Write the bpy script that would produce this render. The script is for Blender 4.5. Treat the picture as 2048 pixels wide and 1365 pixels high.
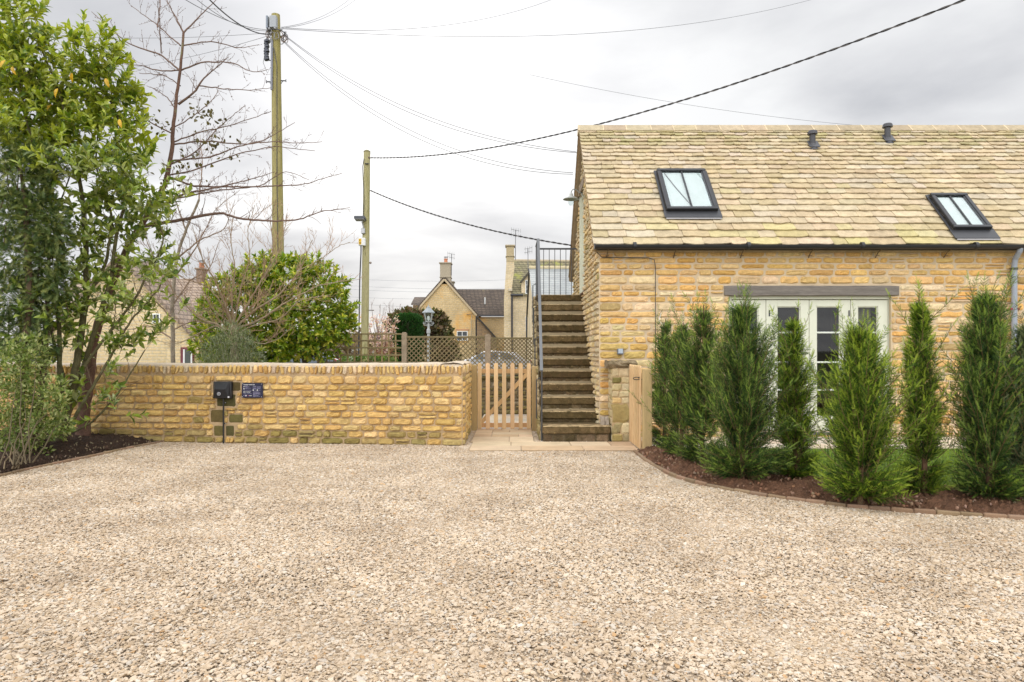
import bpy, math, random
import numpy as np
from mathutils import Vector, Matrix, Euler

S = bpy.context.scene
for o in list(bpy.data.objects): bpy.data.objects.remove(o)
COLL = S.collection
random.seed(7); RNG = np.random.default_rng(7)
R = math.radians
F = 1365.33; CX = 1030.0; HY = 700.0; EYE = 1.45

# ------------------------------------------------------------------ camera
cam = bpy.data.cameras.new('camera'); co = bpy.data.objects.new('camera', cam); COLL.objects.link(co)
co.location = (0, 0, EYE); co.rotation_euler = (R(90), 0, 0)
cam.lens = 24; cam.sensor_width = 36; cam.sensor_fit = 'HORIZONTAL'
cam.shift_x = (1024 - CX) / 2048.0; cam.shift_y = (HY - 682.5) / 2048.0
cam.clip_start = 0.05; cam.clip_end = 3000
S.camera = co

# ------------------------------------------------------------------ sky, sun, exposure
SUN_AZ = math.atan2(-215, F); SUN_EL = math.atan2(640, math.hypot(F, 215))
SUND = Vector((math.sin(SUN_AZ)*math.cos(SUN_EL), math.cos(SUN_AZ)*math.cos(SUN_EL), math.sin(SUN_EL)))
W = bpy.data.worlds.new('World'); S.world = W; W.use_nodes = True
nt = W.node_tree; nt.nodes.clear()
def N(tree, t, **kw):
    n = tree.nodes.new(t)
    for k, v in kw.items():
        if k in n.inputs.keys() if isinstance(k, str) else False: n.inputs[k].default_value = v
        else: setattr(n, k, v)
    return n
wo = N(nt, 'ShaderNodeOutputWorld'); tc = N(nt, 'ShaderNodeTexCoord')
sky = N(nt, 'ShaderNodeTexSky', sky_type='NISHITA', sun_disc=False, sun_elevation=SUN_EL, sun_rotation=SUN_AZ)
b1 = N(nt, 'ShaderNodeBackground'); b1.inputs[1].default_value = 0.08; nt.links.new(sky.outputs[0], b1.inputs[0])
sep = N(nt, 'ShaderNodeSeparateXYZ'); nt.links.new(tc.outputs['Generated'], sep.inputs[0])
zp = N(nt, 'ShaderNodeMath', operation='ADD'); zp.inputs[1].default_value = 0.22; nt.links.new(sep.outputs[2], zp.inputs[0])
zm = N(nt, 'ShaderNodeMath', operation='MAXIMUM'); zm.inputs[1].default_value = 0.1; nt.links.new(zp.outputs[0], zm.inputs[0])
dx = N(nt, 'ShaderNodeMath', operation='DIVIDE'); nt.links.new(sep.outputs[0], dx.inputs[0]); nt.links.new(zm.outputs[0], dx.inputs[1])
dy = N(nt, 'ShaderNodeMath', operation='DIVIDE'); nt.links.new(sep.outputs[1], dy.inputs[0]); nt.links.new(zm.outputs[0], dy.inputs[1])
cb = N(nt, 'ShaderNodeCombineXYZ'); nt.links.new(dx.outputs[0], cb.inputs[0]); nt.links.new(dy.outputs[0], cb.inputs[1])
mp = N(nt, 'ShaderNodeMapping'); mp.inputs['Location'].default_value = (3.1, 1.7, 0); mp.inputs['Scale'].default_value = (0.55, 0.75, 1)
nt.links.new(cb.outputs[0], mp.inputs[0])
ns = N(nt, 'ShaderNodeTexNoise'); ns.inputs['Scale'].default_value = 1.7; ns.inputs['Detail'].default_value = 7; ns.inputs['Roughness'].default_value = 0.52
ns.inputs['Distortion'].default_value = 0.3
nt.links.new(mp.outputs[0], ns.inputs['Vector'])
cr = N(nt, 'ShaderNodeValToRGB'); e = cr.color_ramp.elements
e[0].position = 0.36; e[0].color = (0.56, 0.57, 0.60, 1); e[1].position = 0.62; e[1].color = (0.95, 0.955, 0.96, 1)
m_ = cr.color_ramp.elements.new(0.48); m_.color = (0.74, 0.745, 0.765, 1)
nt.links.new(ns.outputs[0], cr.inputs[0])
nrm = N(nt, 'ShaderNodeVectorMath', operation='NORMALIZE'); nt.links.new(tc.outputs['Generated'], nrm.inputs[0])
dt = N(nt, 'ShaderNodeVectorMath', operation='DOT_PRODUCT'); nt.links.new(nrm.outputs[0], dt.inputs[0]); dt.inputs[1].default_value = SUND
gm = N(nt, 'ShaderNodeMath', operation='MAXIMUM'); gm.inputs[1].default_value = 0; nt.links.new(dt.outputs['Value'], gm.inputs[0])
gp = N(nt, 'ShaderNodeMath', operation='POWER'); gp.inputs[1].default_value = 38; nt.links.new(gm.outputs[0], gp.inputs[0])
gl = N(nt, 'ShaderNodeMath', operation='MULTIPLY'); gl.inputs[1].default_value = 0.50; nt.links.new(gp.outputs[0], gl.inputs[0])
ad = N(nt, 'ShaderNodeMixRGB', blend_type='ADD'); ad.inputs[0].default_value = 1
nt.links.new(cr.outputs[0], ad.inputs[1]); nt.links.new(gl.outputs[0], ad.inputs[2])
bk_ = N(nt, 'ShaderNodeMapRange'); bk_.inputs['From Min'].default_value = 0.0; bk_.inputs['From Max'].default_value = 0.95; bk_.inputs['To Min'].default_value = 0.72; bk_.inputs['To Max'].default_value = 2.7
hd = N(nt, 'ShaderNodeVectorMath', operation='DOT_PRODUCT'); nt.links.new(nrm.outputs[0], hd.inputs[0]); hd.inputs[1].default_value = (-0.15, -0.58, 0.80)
nt.links.new(hd.outputs['Value'], bk_.inputs['Value'])   # sky boosted overhead and behind the camera, brightness added to light the facing walls
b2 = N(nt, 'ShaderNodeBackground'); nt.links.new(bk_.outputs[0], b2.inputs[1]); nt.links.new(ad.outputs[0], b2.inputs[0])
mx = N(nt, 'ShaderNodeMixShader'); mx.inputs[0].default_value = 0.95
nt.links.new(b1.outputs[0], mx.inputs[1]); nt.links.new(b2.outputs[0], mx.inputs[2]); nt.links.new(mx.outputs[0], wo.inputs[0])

sl = bpy.data.lights.new('sun', 'SUN'); sl.energy = 0.6; sl.angle = R(22); sl.color = (1, 0.96, 0.9)
so = bpy.data.objects.new('sun', sl); COLL.objects.link(so); so.location = (0, 0, 20)
so.rotation_euler = (-SUND).to_track_quat('-Z', 'Y').to_euler()
S.view_settings.view_transform = 'Standard'; S.view_settings.look = 'None'
S.view_settings.exposure = 0.50; S.view_settings.gamma = 1

# ------------------------------------------------------------------ helpers
def P(x, y, Y): return np.array([(x-CX)*Y/F, Y, EYE-(y-HY)*Y/F])
def G(x, y, z=0.0):
    Y = (EYE-z)*F/(y-HY); return np.array([(x-CX)*Y/F, Y, z])
def arr(a): return np.asarray(a, dtype=float)
def jit(c, a=0.1):
    k = 1+random.uniform(-a, a); return tuple(max(0, min(1, v*k*(1+random.uniform(-a*.25, a*.25)))) for v in c)
def mixc(a, b, t): return tuple(x*(1-t)+y*t for x, y in zip(a, b))

class MB:
    def __init__(s): s.V = []; s.C = []; s.L = []; s.T = []; s.M = []; s.n = 0
    def add(s, V, Fc, col=(1, 1, 1), mat=0):
        V = arr(V).reshape(-1, 3); c = np.empty((len(V), 3)); c[:] = col
        s.V.append(V); s.C.append(c)
        if isinstance(Fc, np.ndarray):
            s.L.append((Fc+s.n).ravel()); s.T.append(np.full(len(Fc), Fc.shape[1])); s.M.append(np.full(len(Fc), mat))
        else:
            for f in Fc:
                s.L.append(np.array(f)+s.n)
            s.T.append(np.array([len(f) for f in Fc])); s.M.append(np.full(len(Fc), mat))
        s.n += len(V); return s
    def build(s, name, mats, parent=None, smooth=False, origin=None, label=None, cat=None, group=None, kind=None):
        V = np.concatenate(s.V); C = np.concatenate(s.C); L = np.concatenate(s.L); T = np.concatenate(s.T); M = np.concatenate(s.M)
        if parent is not None: off = arr(parent['_w'])
        elif origin is not None: off = arr(origin)
        else: off = np.array([(V[:, 0].min()+V[:, 0].max())/2, (V[:, 1].min()+V[:, 1].max())/2, V[:, 2].min()])
        me = bpy.data.meshes.new(name)
        me.vertices.add(len(V)); me.vertices.foreach_set('co', (V-off).ravel())
        me.loops.add(len(L)); me.loops.foreach_set('vertex_index', L.astype(np.int32))
        me.polygons.add(len(T)); st = np.zeros(len(T), np.int32); st[1:] = np.cumsum(T)[:-1]
        me.polygons.foreach_set('loop_start', st); me.polygons.foreach_set('loop_total', T.astype(np.int32))
        me.polygons.foreach_set('material_index', M.astype(np.int32))
        me.polygons.foreach_set('use_smooth', np.full(len(T), bool(smooth)))
        a = me.attributes.new('col', 'FLOAT_COLOR', 'POINT'); a.data.foreach_set('color', np.c_[C, np.ones(len(C))].ravel())
        for m in (mats if isinstance(mats, (list, tuple)) else [mats]): me.materials.append(m)
        me.update(); me.validate()
        o = bpy.data.objects.new(name, me); COLL.objects.link(o)
        if parent is not None: o.parent = parent; o['_w'] = list(off)
        else: o.location = off; o['_w'] = list(off)
        if label: o['label'] = label
        if cat: o['category'] = cat
        if group: o['group'] = group
        if kind: o['kind'] = kind
        return o

def thing(name, label, cat, loc=(0, 0, 0), group=None):
    o = bpy.data.objects.new(name, None); COLL.objects.link(o); o.location = loc; o.empty_display_size = 0.2
    o['label'] = label; o['category'] = cat; o['_w'] = [float(v) for v in loc]
    if group: o['group'] = group
    return o
def tag(o, label, cat, group=None):
    o['label'] = label; o['category'] = cat
    if group: o['group'] = group
    return o
def copy_tree(o, parent=None):
    c = o.copy(); COLL.objects.link(c)
    if parent is not None: c.parent = parent
    for ch in [x for x in bpy.data.objects if x.parent == o]: copy_tree(ch, c)
    return c

def cbox(mb, lo, hi, col=(1, 1, 1), b=0.004, mat=0, M=None, jitter=0):
    lo = arr(lo); hi = arr(hi); lo, hi = np.minimum(lo, hi), np.maximum(lo, hi)
    b = min(b, (hi-lo).min()*0.45); V = []
    for i in range(8):
        s = [(i >> k) & 1 for k in range(3)]
        c = [hi[k] if s[k] else lo[k] for k in range(3)]
        for ax in range(3):
            p = [c[k] if k == ax else (c[k]-b if s[k] else c[k]+b) for k in range(3)]
            V.append(p)
    V = arr(V)
    if jitter: V = V+np.repeat(RNG.normal(0, jitter, (8, 3)), 3, axis=0)
    idx = lambda i, ax: i*3+ax
    Fs = []
    for ax in range(3):
        o1, o2 = (ax+1) % 3, (ax+2) % 3
        for sgn in (0, 1):
            q = [sgn << ax, (sgn << ax) | (1 << o1), (sgn << ax) | (1 << o1) | (1 << o2), (sgn << ax) | (1 << o2)]
            f = [idx(i, ax) for i in q]
            Fs.append(tuple(f if sgn else f[::-1]))
    for ax in range(3):
        o1, o2 = (ax+1) % 3, (ax+2) % 3
        for a in (0, 1):
            for c in (0, 1):
                i = (a << o1) | (c << o2); j = i | (1 << ax)
                f = (idx(i, o1), idx(j, o1), idx(j, o2), idx(i, o2))
                Fs.append(f if (a ^ c) else f[::-1])
    for i in range(8):
        f = (idx(i, 0), idx(i, 1), idx(i, 2)); par = bin(i).count('1') % 2
        Fs.append(f if par else f[::-1])
    if M is not None:
        M = np.array(M); V = V@M[:3, :3].T+M[:3, 3]
    mb.add(V, Fs, col, mat)

def beam(mb, p, q, w, h, col=(1, 1, 1), b=0.003, mat=0, up=(0, 0, 1)):
    p = Vector(p); q = Vector(q); d = (q-p); L = d.length; d.normalize(); u = Vector(up)
    s = d.cross(u)
    if s.length < 1e-4: s = d.cross(Vector((0, 1, 0)))
    s.normalize(); u = s.cross(d)
    M = Matrix(((s.x, d.x, u.x, p.x), (s.y, d.y, u.y, p.y), (s.z, d.z, u.z, p.z), (0, 0, 0, 1)))
    cbox(mb, (-w/2, 0, -h/2), (w/2, L, h/2), col, b, mat, M)

def tube(mb, pts, rad, k=6, col=(1, 1, 1), mat=0, cap=True):
    pts = arr(pts); n = len(pts); rad = np.broadcast_to(arr(rad), (n,))
    t = np.gradient(pts, axis=0); t /= np.maximum(np.linalg.norm(t, axis=1, keepdims=True), 1e-9)
    ref = np.array([0.31, 0.17, 0.93]) if abs(t[0, 2]) < 0.8 else np.array([0.95, 0.2, 0.1])
    a = np.cross(t, ref); a /= np.maximum(np.linalg.norm(a, axis=1, keepdims=True), 1e-9); b = np.cross(t, a)
    th = np.arange(k)*2*math.pi/k
    V = pts[:, None, :]+rad[:, None, None]*(np.cos(th)[None, :, None]*a[:, None, :]+np.sin(th)[None, :, None]*b[:, None, :])
    V = V.reshape(-1, 3); i = np.arange(n-1)[:, None]*k; j = np.arange(k)[None, :]; j2 = (j+1) % k
    Fq = np.stack([i+j, i+j2, i+k+j2, i+k+j], -1).reshape(-1, 4)
    mb.add(V, Fq, col, mat)
    if cap:
        mb.add(V[-k:], [tuple(range(k))], col, mat); mb.add(V[:k], [tuple(range(k))[::-1]], col, mat)

def lathe(mb, prof, c, k=20, col=(1, 1, 1), mat=0, sq=False):
    th = np.arange(k)*2*math.pi/k+(math.pi/k if sq else 0)
    V = [[c[0]+r*math.cos(a), c[1]+r*math.sin(a), c[2]+z] for r, z in prof for a in th]
    n = len(prof); i = np.arange(n-1)[:, None]*k; j = np.arange(k)[None, :]; j2 = (j+1) % k
    mb.add(V, np.stack([i+j, i+j2, i+k+j2, i+k+j], -1).reshape(-1, 4), col, mat)

def sphere(mb, c, r, k=10, col=(1, 1, 1), mat=0):
    r = np.broadcast_to(arr(r), (3,)); V = []; n = max(4, k//2)
    for i in range(n+1):
        ph = math.pi*i/n
        for j in range(k):
            a = 2*math.pi*j/k; V.append([c[0]+r[0]*math.sin(ph)*math.cos(a), c[1]+r[1]*math.sin(ph)*math.sin(a), c[2]-r[2]*math.cos(ph)])
    i = np.arange(n)[:, None]*k; j = np.arange(k)[None, :]; j2 = (j+1) % k
    mb.add(V, np.stack([i+j, i+j2, i+k+j2, i+k+j], -1).reshape(-1, 4), col, mat)

def prism(mb, poly, d, col=(1, 1, 1), mat=0):
    """poly: list of 3D points (planar), d: extrusion vector"""
    p = arr(poly); q = p+arr(d); n = len(p)
    mb.add(np.r_[p, q], [tuple(range(n))[::-1], tuple(range(n, 2*n))]+[(i, (i+1) % n, n+(i+1) % n, n+i) for i in range(n)], col, mat)

def grid(mb, fn, us, vs, col=(1, 1, 1), mat=0):
    V = [fn(u, v) for v in vs for u in us]; nu, nv = len(us), len(vs)
    i = np.arange(nv-1)[:, None]*nu; j = np.arange(nu-1)[None, :]
    mb.add(V, np.stack([i+j, i+j+1, i+nu+j+1, i+nu+j], -1).reshape(-1, 4), col, mat)

# ------------------------------------------------------------------ materials
def mat_base(name):
    m = bpy.data.materials.new(name); m.use_nodes = True; t = m.node_tree; bs = t.nodes['Principled BSDF']; return m, t, bs
def noise(t, scale, detail=4, rough=0.6, vec=None, w=0):
    n = t.nodes.new('ShaderNodeTexNoise'); n.inputs['Scale'].default_value = scale; n.inputs['Detail'].default_value = detail; n.inputs['Roughness'].default_value = rough
    if vec is not None: t.links.new(vec, n.inputs['Vector'])
    return n
def ramp(t, src, stops):
    r = t.nodes.new('ShaderNodeValToRGB'); el = r.color_ramp.elements
    while len(el) < len(stops): el.new(0.5)
    for e_, (p, c) in zip(el, stops): e_.position = p; e_.color = (*c, 1) if len(c) == 3 else c
    t.links.new(src, r.inputs[0]); return r
def mixn(t, mode, fac, a, b):
    n = t.nodes.new('ShaderNodeMixRGB'); n.blend_type = mode
    for i, v in ((0, fac), (1, a), (2, b)):
        if hasattr(v, 'is_output') or isinstance(v, bpy.types.NodeSocket): t.links.new(v, n.inputs[i])
        elif isinstance(v, (int, float)): n.inputs[i].default_value = v
        else: n.inputs[i].default_value = (*v, 1)
    return n.outputs[0]
def bump(t, h, strength, dist, normal=None):
    b = t.nodes.new('ShaderNodeBump'); b.inputs['Strength'].default_value = strength; b.inputs['Distance'].default_value = dist
    t.links.new(h, b.inputs['Height'])
    if normal is not None: t.links.new(normal, b.inputs['Normal'])
    return b.outputs[0]
def objvec(t, scale=(1, 1, 1)):
    tc = t.nodes.new('ShaderNodeTexCoord'); mp = t.nodes.new('ShaderNodeMapping'); mp.inputs['Scale'].default_value = scale
    t.links.new(tc.outputs['Object'], mp.inputs[0]); return mp.outputs[0]
def attrcol(t, name='col'):
    a = t.nodes.new('ShaderNodeAttribute'); a.attribute_name = name; return a.outputs['Color']

def make_mat(name, rough=0.8, base=None, n1=(12, 0.35), n2=(90, 0.25), stain=None, bumps=((60, 0.4, 0.006),), spec=0.3, metal=0, vscale=(1, 1, 1), stain_scale=3, coat=0):
    """base colour (attribute 'col' when None) varied by two noises, optional stain colour patches, bumps"""
    m, t, bs = mat_base(name); v = objvec(t, vscale)
    c = attrcol(t) if base is None else None
    if c is None:
        rgb = t.nodes.new('ShaderNodeRGB'); rgb.outputs[0].default_value = (*base, 1); c = rgb.outputs[0]
    for sc, amt in (n1, n2):
        if amt:
            nn = noise(t, sc, 5, 0.65, v); r = ramp(t, nn.outputs[0], [(0.3, (1-amt,)*3), (0.7, (1+amt*0.6,)*3)])
            c = mixn(t, 'MULTIPLY', 1.0, c, r.outputs[0])
    if stain:
        for k, (scol, lo, hi, sc) in enumerate(stain):
            nn = noise(t, sc, 6, 0.7, v); r = ramp(t, nn.outputs[0], [(lo, (0, 0, 0)), (hi, (1, 1, 1))])
            c = mixn(t, 'MIX', r.outputs[0], c, scol)
    t.links.new(c, bs.inputs['Base Color'])
    bs.inputs['Roughness'].default_value = rough; bs.inputs['Specular IOR Level'].default_value = spec; bs.inputs['Metallic'].default_value = metal
    if coat: bs.inputs['Coat Weight'].default_value = coat
    nr = None
    for sc, st, ds in bumps:
        nn = noise(t, sc, 6, 0.7, v); nr = bump(t, nn.outputs[0], st, ds, nr)
    if nr is not None: t.links.new(nr, bs.inputs['Normal'])
    return m

M = {}
M['stone'] = make_mat('honey_limestone', 0.92, None, (14, 0.22), (110, 0.22), [((0.34, 0.25, 0.10), 0.66, 0.80, 5)], ((25, 0.7, 0.016), (120, 0.6, 0.005)))
M['mortar'] = make_mat('lime_mortar', 0.95, None, (6, 0.15), (150, 0.2), None, ((180, 0.5, 0.004), (30, 0.4, 0.006)))
M['tile'] = make_mat('stone_roof_tile', 0.9, None, (9, 0.22), (70, 0.2), [((0.40, 0.34, 0.14), 0.68, 0.84, 1.3), ((0.20, 0.17, 0.09), 0.66, 0.74, 9)], ((14, 0.6, 0.014), (70, 0.5, 0.006)))
M['step'] = make_mat('mossy_stone_step', 0.95, None, (9, 0.35), (60, 0.35), [((0.07, 0.050, 0.018), 0.47, 0.64, 7), ((0.42, 0.30, 0.12), 0.64, 0.72, 16)], ((20, 0.6, 0.012), (90, 0.6, 0.006)))
M['paving'] = make_mat('sandstone_paving', 0.85, None, (3, 0.15), (60, 0.10), None, ((40, 0.3, 0.004),))
M['oak'] = make_mat('weathered_oak', 0.85, None, (5, 0.25), (40, 0.25), None, ((45, 0.5, 0.004),), vscale=(0.25, 1, 4))
M['pine'] = make_mat('new_softwood', 0.7, None, (3, 0.12), (30, 0.18), [((0.42, 0.22, 0.08), 0.72, 0.76, 9)], ((50, 0.25, 0.002),), vscale=(6, 6, 0.5))
M['trellis'] = make_mat('greyed_trellis_wood', 0.9, None, (5, 0.25), (60, 0.25), None, ((60, 0.4, 0.003),))
M['polewood'] = make_mat('algae_pole_wood', 0.9, None, (3, 0.25), (25, 0.35), [((0.07, 0.055, 0.03), 0.60, 0.66, 6), ((0.22, 0.20, 0.035), 0.50, 0.70, 1.1)], ((30, 0.7, 0.01),), vscale=(5, 5, 0.35))
M['paint'] = make_mat('sage_paint', 0.45, None, (4, 0.04), (60, 0.03), None, ((120, 0.1, 0.001),), spec=0.4)
M['metal'] = make_mat('painted_metal', 0.4, None, (8, 0.1), (90, 0.12), None, ((90, 0.1, 0.001),), spec=0.5)
M['galv'] = make_mat('galvanised_steel', 0.38, None, (14, 0.15), (90, 0.1), None, ((60, 0.1, 0.001),), metal=0.8)
M['plastic'] = make_mat('black_plastic', 0.32, None, (6, 0.15), (90, 0.1), [((0.2, 0.2, 0.2), 0.70, 0.78, 7)], ((40, 0.2, 0.003),), spec=0.5)
M['matte'] = make_mat('matte_coat', 0.75, None, (8, 0.12), (90, 0.12), None, ((60, 0.2, 0.002),))
M['bark'] = make_mat('bark', 0.92, None, (12, 0.35), (70, 0.35), [((0.16, 0.18, 0.08), 0.58, 0.7, 6)], ((40, 0.8, 0.008),), vscale=(1, 1, 0.5))
M['twig'] = make_mat('twig_bark', 0.85, None, (12, 0.2), (60, 0.2), None, ())
M['soil'] = make_mat('bed_soil', 0.97, None, (6, 0.35), (60, 0.45), [((0.30, 0.19, 0.11), 0.66, 0.70, 55)], ((25, 1.0, 0.05), (90, 1.0, 0.02)))
M['render'] = make_mat('textile', 0.9, None, (5, 0.08), (60, 0.05), None, ())

def leaf_mat(name, rough=0.5, trans=0.35, spec=0.4):
    m, t, bs = mat_base(name); c = attrcol(t); v = objvec(t)
    nn = noise(t, 30, 3, 0.6, v); r = ramp(t, nn.outputs[0], [(0.3, (0.75,)*3), (0.7, (1.2,)*3)]); c = mixn(t, 'MULTIPLY', 1, c, r.outputs[0])
    t.links.new(c, bs.inputs['Base Color']); bs.inputs['Roughness'].default_value = rough; bs.inputs['Specular IOR Level'].default_value = spec
    tr = t.nodes.new('ShaderNodeBsdfTranslucent'); c2 = mixn(t, 'MULTIPLY', 1, c, (1.5, 1.5, 0.6)); t.links.new(c2, tr.inputs[0])
    ms = t.nodes.new('ShaderNodeMixShader'); ms.inputs[0].default_value = trans
    t.links.new(bs.outputs[0], ms.inputs[1]); t.links.new(tr.outputs[0], ms.inputs[2])
    t.links.new(ms.outputs[0], t.nodes['Material Output'].inputs[0]); return m
M['leaf'] = leaf_mat('glossy_leaf', 0.28, 0.3, 0.5)
M['needle'] = leaf_mat('needle_foliage', 0.55, 0.3, 0.3)
M['softleaf'] = leaf_mat('soft_leaf', 0.6, 0.35, 0.25)

def glass_mat(name, tint=(0.9, 0.95, 0.95), refl=0.12):
    m, t, bs = mat_base(name)
    gl = t.nodes.new('ShaderNodeBsdfGlossy'); gl.inputs['Roughness'].default_value = 0.02; tr = t.nodes.new('ShaderNodeBsdfTransparent'); tr.inputs[0].default_value = (*tint, 1)
    fr = t.nodes.new('ShaderNodeFresnel'); fr.inputs[0].default_value = 1.5
    ad = t.nodes.new('ShaderNodeMath'); ad.operation = 'ADD'; ad.inputs[1].default_value = refl; ad.use_clamp = True; t.links.new(fr.outputs[0], ad.inputs[0])
    ge = t.nodes.new('ShaderNodeNewGeometry'); iv = t.nodes.new('ShaderNodeMath'); iv.operation = 'SUBTRACT'; iv.inputs[0].default_value = 1; t.links.new(ge.outputs['Backfacing'], iv.inputs[1])
    mu = t.nodes.new('ShaderNodeMath'); mu.operation = 'MULTIPLY'; t.links.new(ad.outputs[0], mu.inputs[0]); t.links.new(iv.outputs[0], mu.inputs[1])
    ms = t.nodes.new('ShaderNodeMixShader'); t.links.new(mu.outputs[0], ms.inputs[0]); t.links.new(tr.outputs[0], ms.inputs[1]); t.links.new(gl.outputs[0], ms.inputs[2])
    t.links.new(ms.outputs[0], t.nodes['Material Output'].inputs[0]); return m
M['glass'] = glass_mat('window_glass')
M['glass_door'] = glass_mat('door_glass', (0.75, 0.75, 0.72), 0.01)
M['glass_d'] = glass_mat('dark_window_glass', (0.35, 0.36, 0.36), 0.1)

# ------------------------------------------------------------------ masonry
HONEY = [(0.64, 0.425, 0.15), (0.68, 0.46, 0.18), (0.61, 0.39, 0.13), (0.71, 0.50, 0.23), (0.58, 0.37, 0.13), (0.68, 0.48, 0.20)]
MIXED = [(0.74, 0.42, 0.13), (0.76, 0.47, 0.18), (0.74, 0.55, 0.31), (0.64, 0.34, 0.09), (0.66, 0.43, 0.19), (0.58, 0.45, 0.28), (0.82, 0.70, 0.50), (0.80, 0.64, 0.43), (0.70, 0.50, 0.20), (0.70, 0.46, 0.20)]
MOSS = [(0.20, 0.17, 0.05), (0.27, 0.22, 0.07), (0.33, 0.25, 0.09)]
MORTAR = (0.46, 0.33, 0.19)

def courses(w, h, ch=(0.08, 0.11), sl=(0.13, 0.34), limit=None, v0=0.0):
    """irregular courses: list of (u0,u1,v0,v1,course index)"""
    out = []; v = v0; k = 0
    while v < h-0.03:
        c = random.uniform(*ch); c = min(c, h-v)
        if h-(v+c) < 0.05: c = h-v
        a, b = (0, w) if limit is None else limit(v+c*0.9)
        if b-a > 0.08:
            u = a
            while u < b-0.02:
                L = random.uniform(*sl)*(0.75 if random.random() < 0.25 else 1)
                if b-(u+L) < 0.09: L = b-u
                if random.random() < 0.07 and c > 0.085:
                    m = v+c*random.uniform(0.42, 0.58); out.append((u, u+L, v, m, k)); out.append((u, u+L, m, v+c, k))
                else: out.append((u, u+L, v, v+c, k))
                u += L
        v += c; k += 1
    return out
def cut(rects, holes):
    """cut holes (u0,u1,v0,v1) out of rects"""
    for H in holes:
        res = []
        for r in rects:
            u0, u1, v0, v1, k = r
            if u1 <= H[0] or u0 >= H[1] or v1 <= H[2] or v0 >= H[3]: res.append(r); continue
            if H[0]-u0 > 0.05: res.append((u0, H[0], v0, v1, k))
            if u1-H[1] > 0.05: res.append((H[1], u1, v0, v1, k))
            if H[2]-v0 > 0.03: res.append((max(u0, H[0]), min(u1, H[1]), v0, H[2], k))
            if v1-H[3] > 0.03: res.append((max(u0, H[0]), min(u1, H[1]), H[3], v1, k))
        rects = res
    return rects
_s = np.sign(np.linspace(-1, 1, 8))*np.abs(np.linspace(-1, 1, 8))**0.72
_t = np.sign(np.linspace(-1, 1, 6))*np.abs(np.linspace(-1, 1, 6))**0.72
_SS, _TT = np.meshgrid(_s, _t)
_i = np.arange(5)[:, None]*8; _j = np.arange(7)[None, :]
_SF = np.stack([_i+_j, _i+_j+1, _i+8+_j+1, _i+8+_j], -1).reshape(-1, 4)
def stone(mb, O, U, V, Nn, r, depth=0.022, gap=0.007, col=(1, 1, 1), rough=0.004, mat=0, rnd=0.10, wob=1.0):
    u0, u1, v0, v1 = r[:4]; g = gap*random.uniform(0.6, 1.5)
    a = (u1-u0)/2-g; b = (v1-v0)/2-g; cu = (u0+u1)/2; cv = (v0+v1)/2
    if a < 0.008 or b < 0.008: return
    s, t = _SS, _TT; ra = rnd*b/a*1.4
    uu = s*(1-ra*np.abs(t)**3.5)*a; vv = t*(1-rnd*1.6*np.abs(s)**(3.5+2*a/b))*b
    e = RNG.normal(0, 1, 6)*wob
    vv = vv+b*0.07*(e[0]*s+e[1]*(s*s-0.4)+e[2]*np.sin(s*5+e[3]))*np.where(t > 0, 1, 0.7)
    uu = uu+b*0.10*(e[4]*t+e[5]*(t*t-.4))
    pr = ((1-np.abs(s)**9)*(1-np.abs(t)**5))**0.45
    dd = depth*random.uniform(0.55, 1.35)
    tx, ty = RNG.normal(0, 0.16, 2)
    w = pr*dd*(1+tx*s+ty*t)+(pr > 0)*RNG.normal(0, rough, s.shape)
    w = np.where(pr > 0.01, w, -0.004)
    X = O+(cu+uu)[..., None]*U+(cv+vv)[..., None]*V+w[..., None]*Nn
    mb.add(X.reshape(-1, 3), _SF, col, mat)
def masonry(mb, O, U, V, Nn, rects, palette, depth=0.022, gap=0.007, moss=0.0, mossrows=0, colfn=None, rough=0.003, var=0.13, rnd=0.10):
    O, U, V, Nn = map(arr, (O, U, V, Nn))
    for r in rects:
        c = random.choice(palette)
        if (r[4] < mossrows and random.random() < 0.75) or random.random() < moss: c = mixc(c, random.choice(MOSS), random.uniform(0.4, 0.95))
        if colfn: c = colfn(r, c)
        stone(mb, O, U, V, Nn, r, depth, gap, jit(c, var), rough, 0, rnd)
# ------------------------------------------------------------------ ground, drive, beds, paving
def smooth_curve(pts, n=60):
    pts = arr(pts); d = np.r_[0, np.cumsum(np.linalg.norm(np.diff(pts, axis=0), axis=1))]; t = np.linspace(0, d[-1], n)
    out = np.stack([np.interp(t, d, pts[:, k]) for k in range(pts.shape[1])], 1)
    for _ in range(3): out[1:-1] = (out[:-2]+2*out[1:-1]+out[2:])/4
    return out

m, t, bs = mat_base('village_ground'); v = objvec(t)
nn = noise(t, 0.08, 5, 0.6, v); r = ramp(t, nn.outputs[0], [(0.42, (0.17, 0.15, 0.11)), (0.58, (0.10, 0.13, 0.045))])
n2 = noise(t, 6, 5, 0.7, v); r2 = ramp(t, n2.outputs[0], [(0.3, (0.7,)*3), (0.7, (1.2,)*3)])
t.links.new(mixn(t, 'MULTIPLY', 1, r.outputs[0], r2.outputs[0]), bs.inputs['Base Color']); bs.inputs['Roughness'].default_value = 0.95
mb = MB(); mb.add([[-1500, -600, -0.03], [1500, -600, -0.03], [1500, 1800, -0.03], [-1500, 1800, -0.03]], [(0, 1, 2, 3)])
mb.build('ground', m, origin=(0, 0, -0.03), kind='structure')

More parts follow.
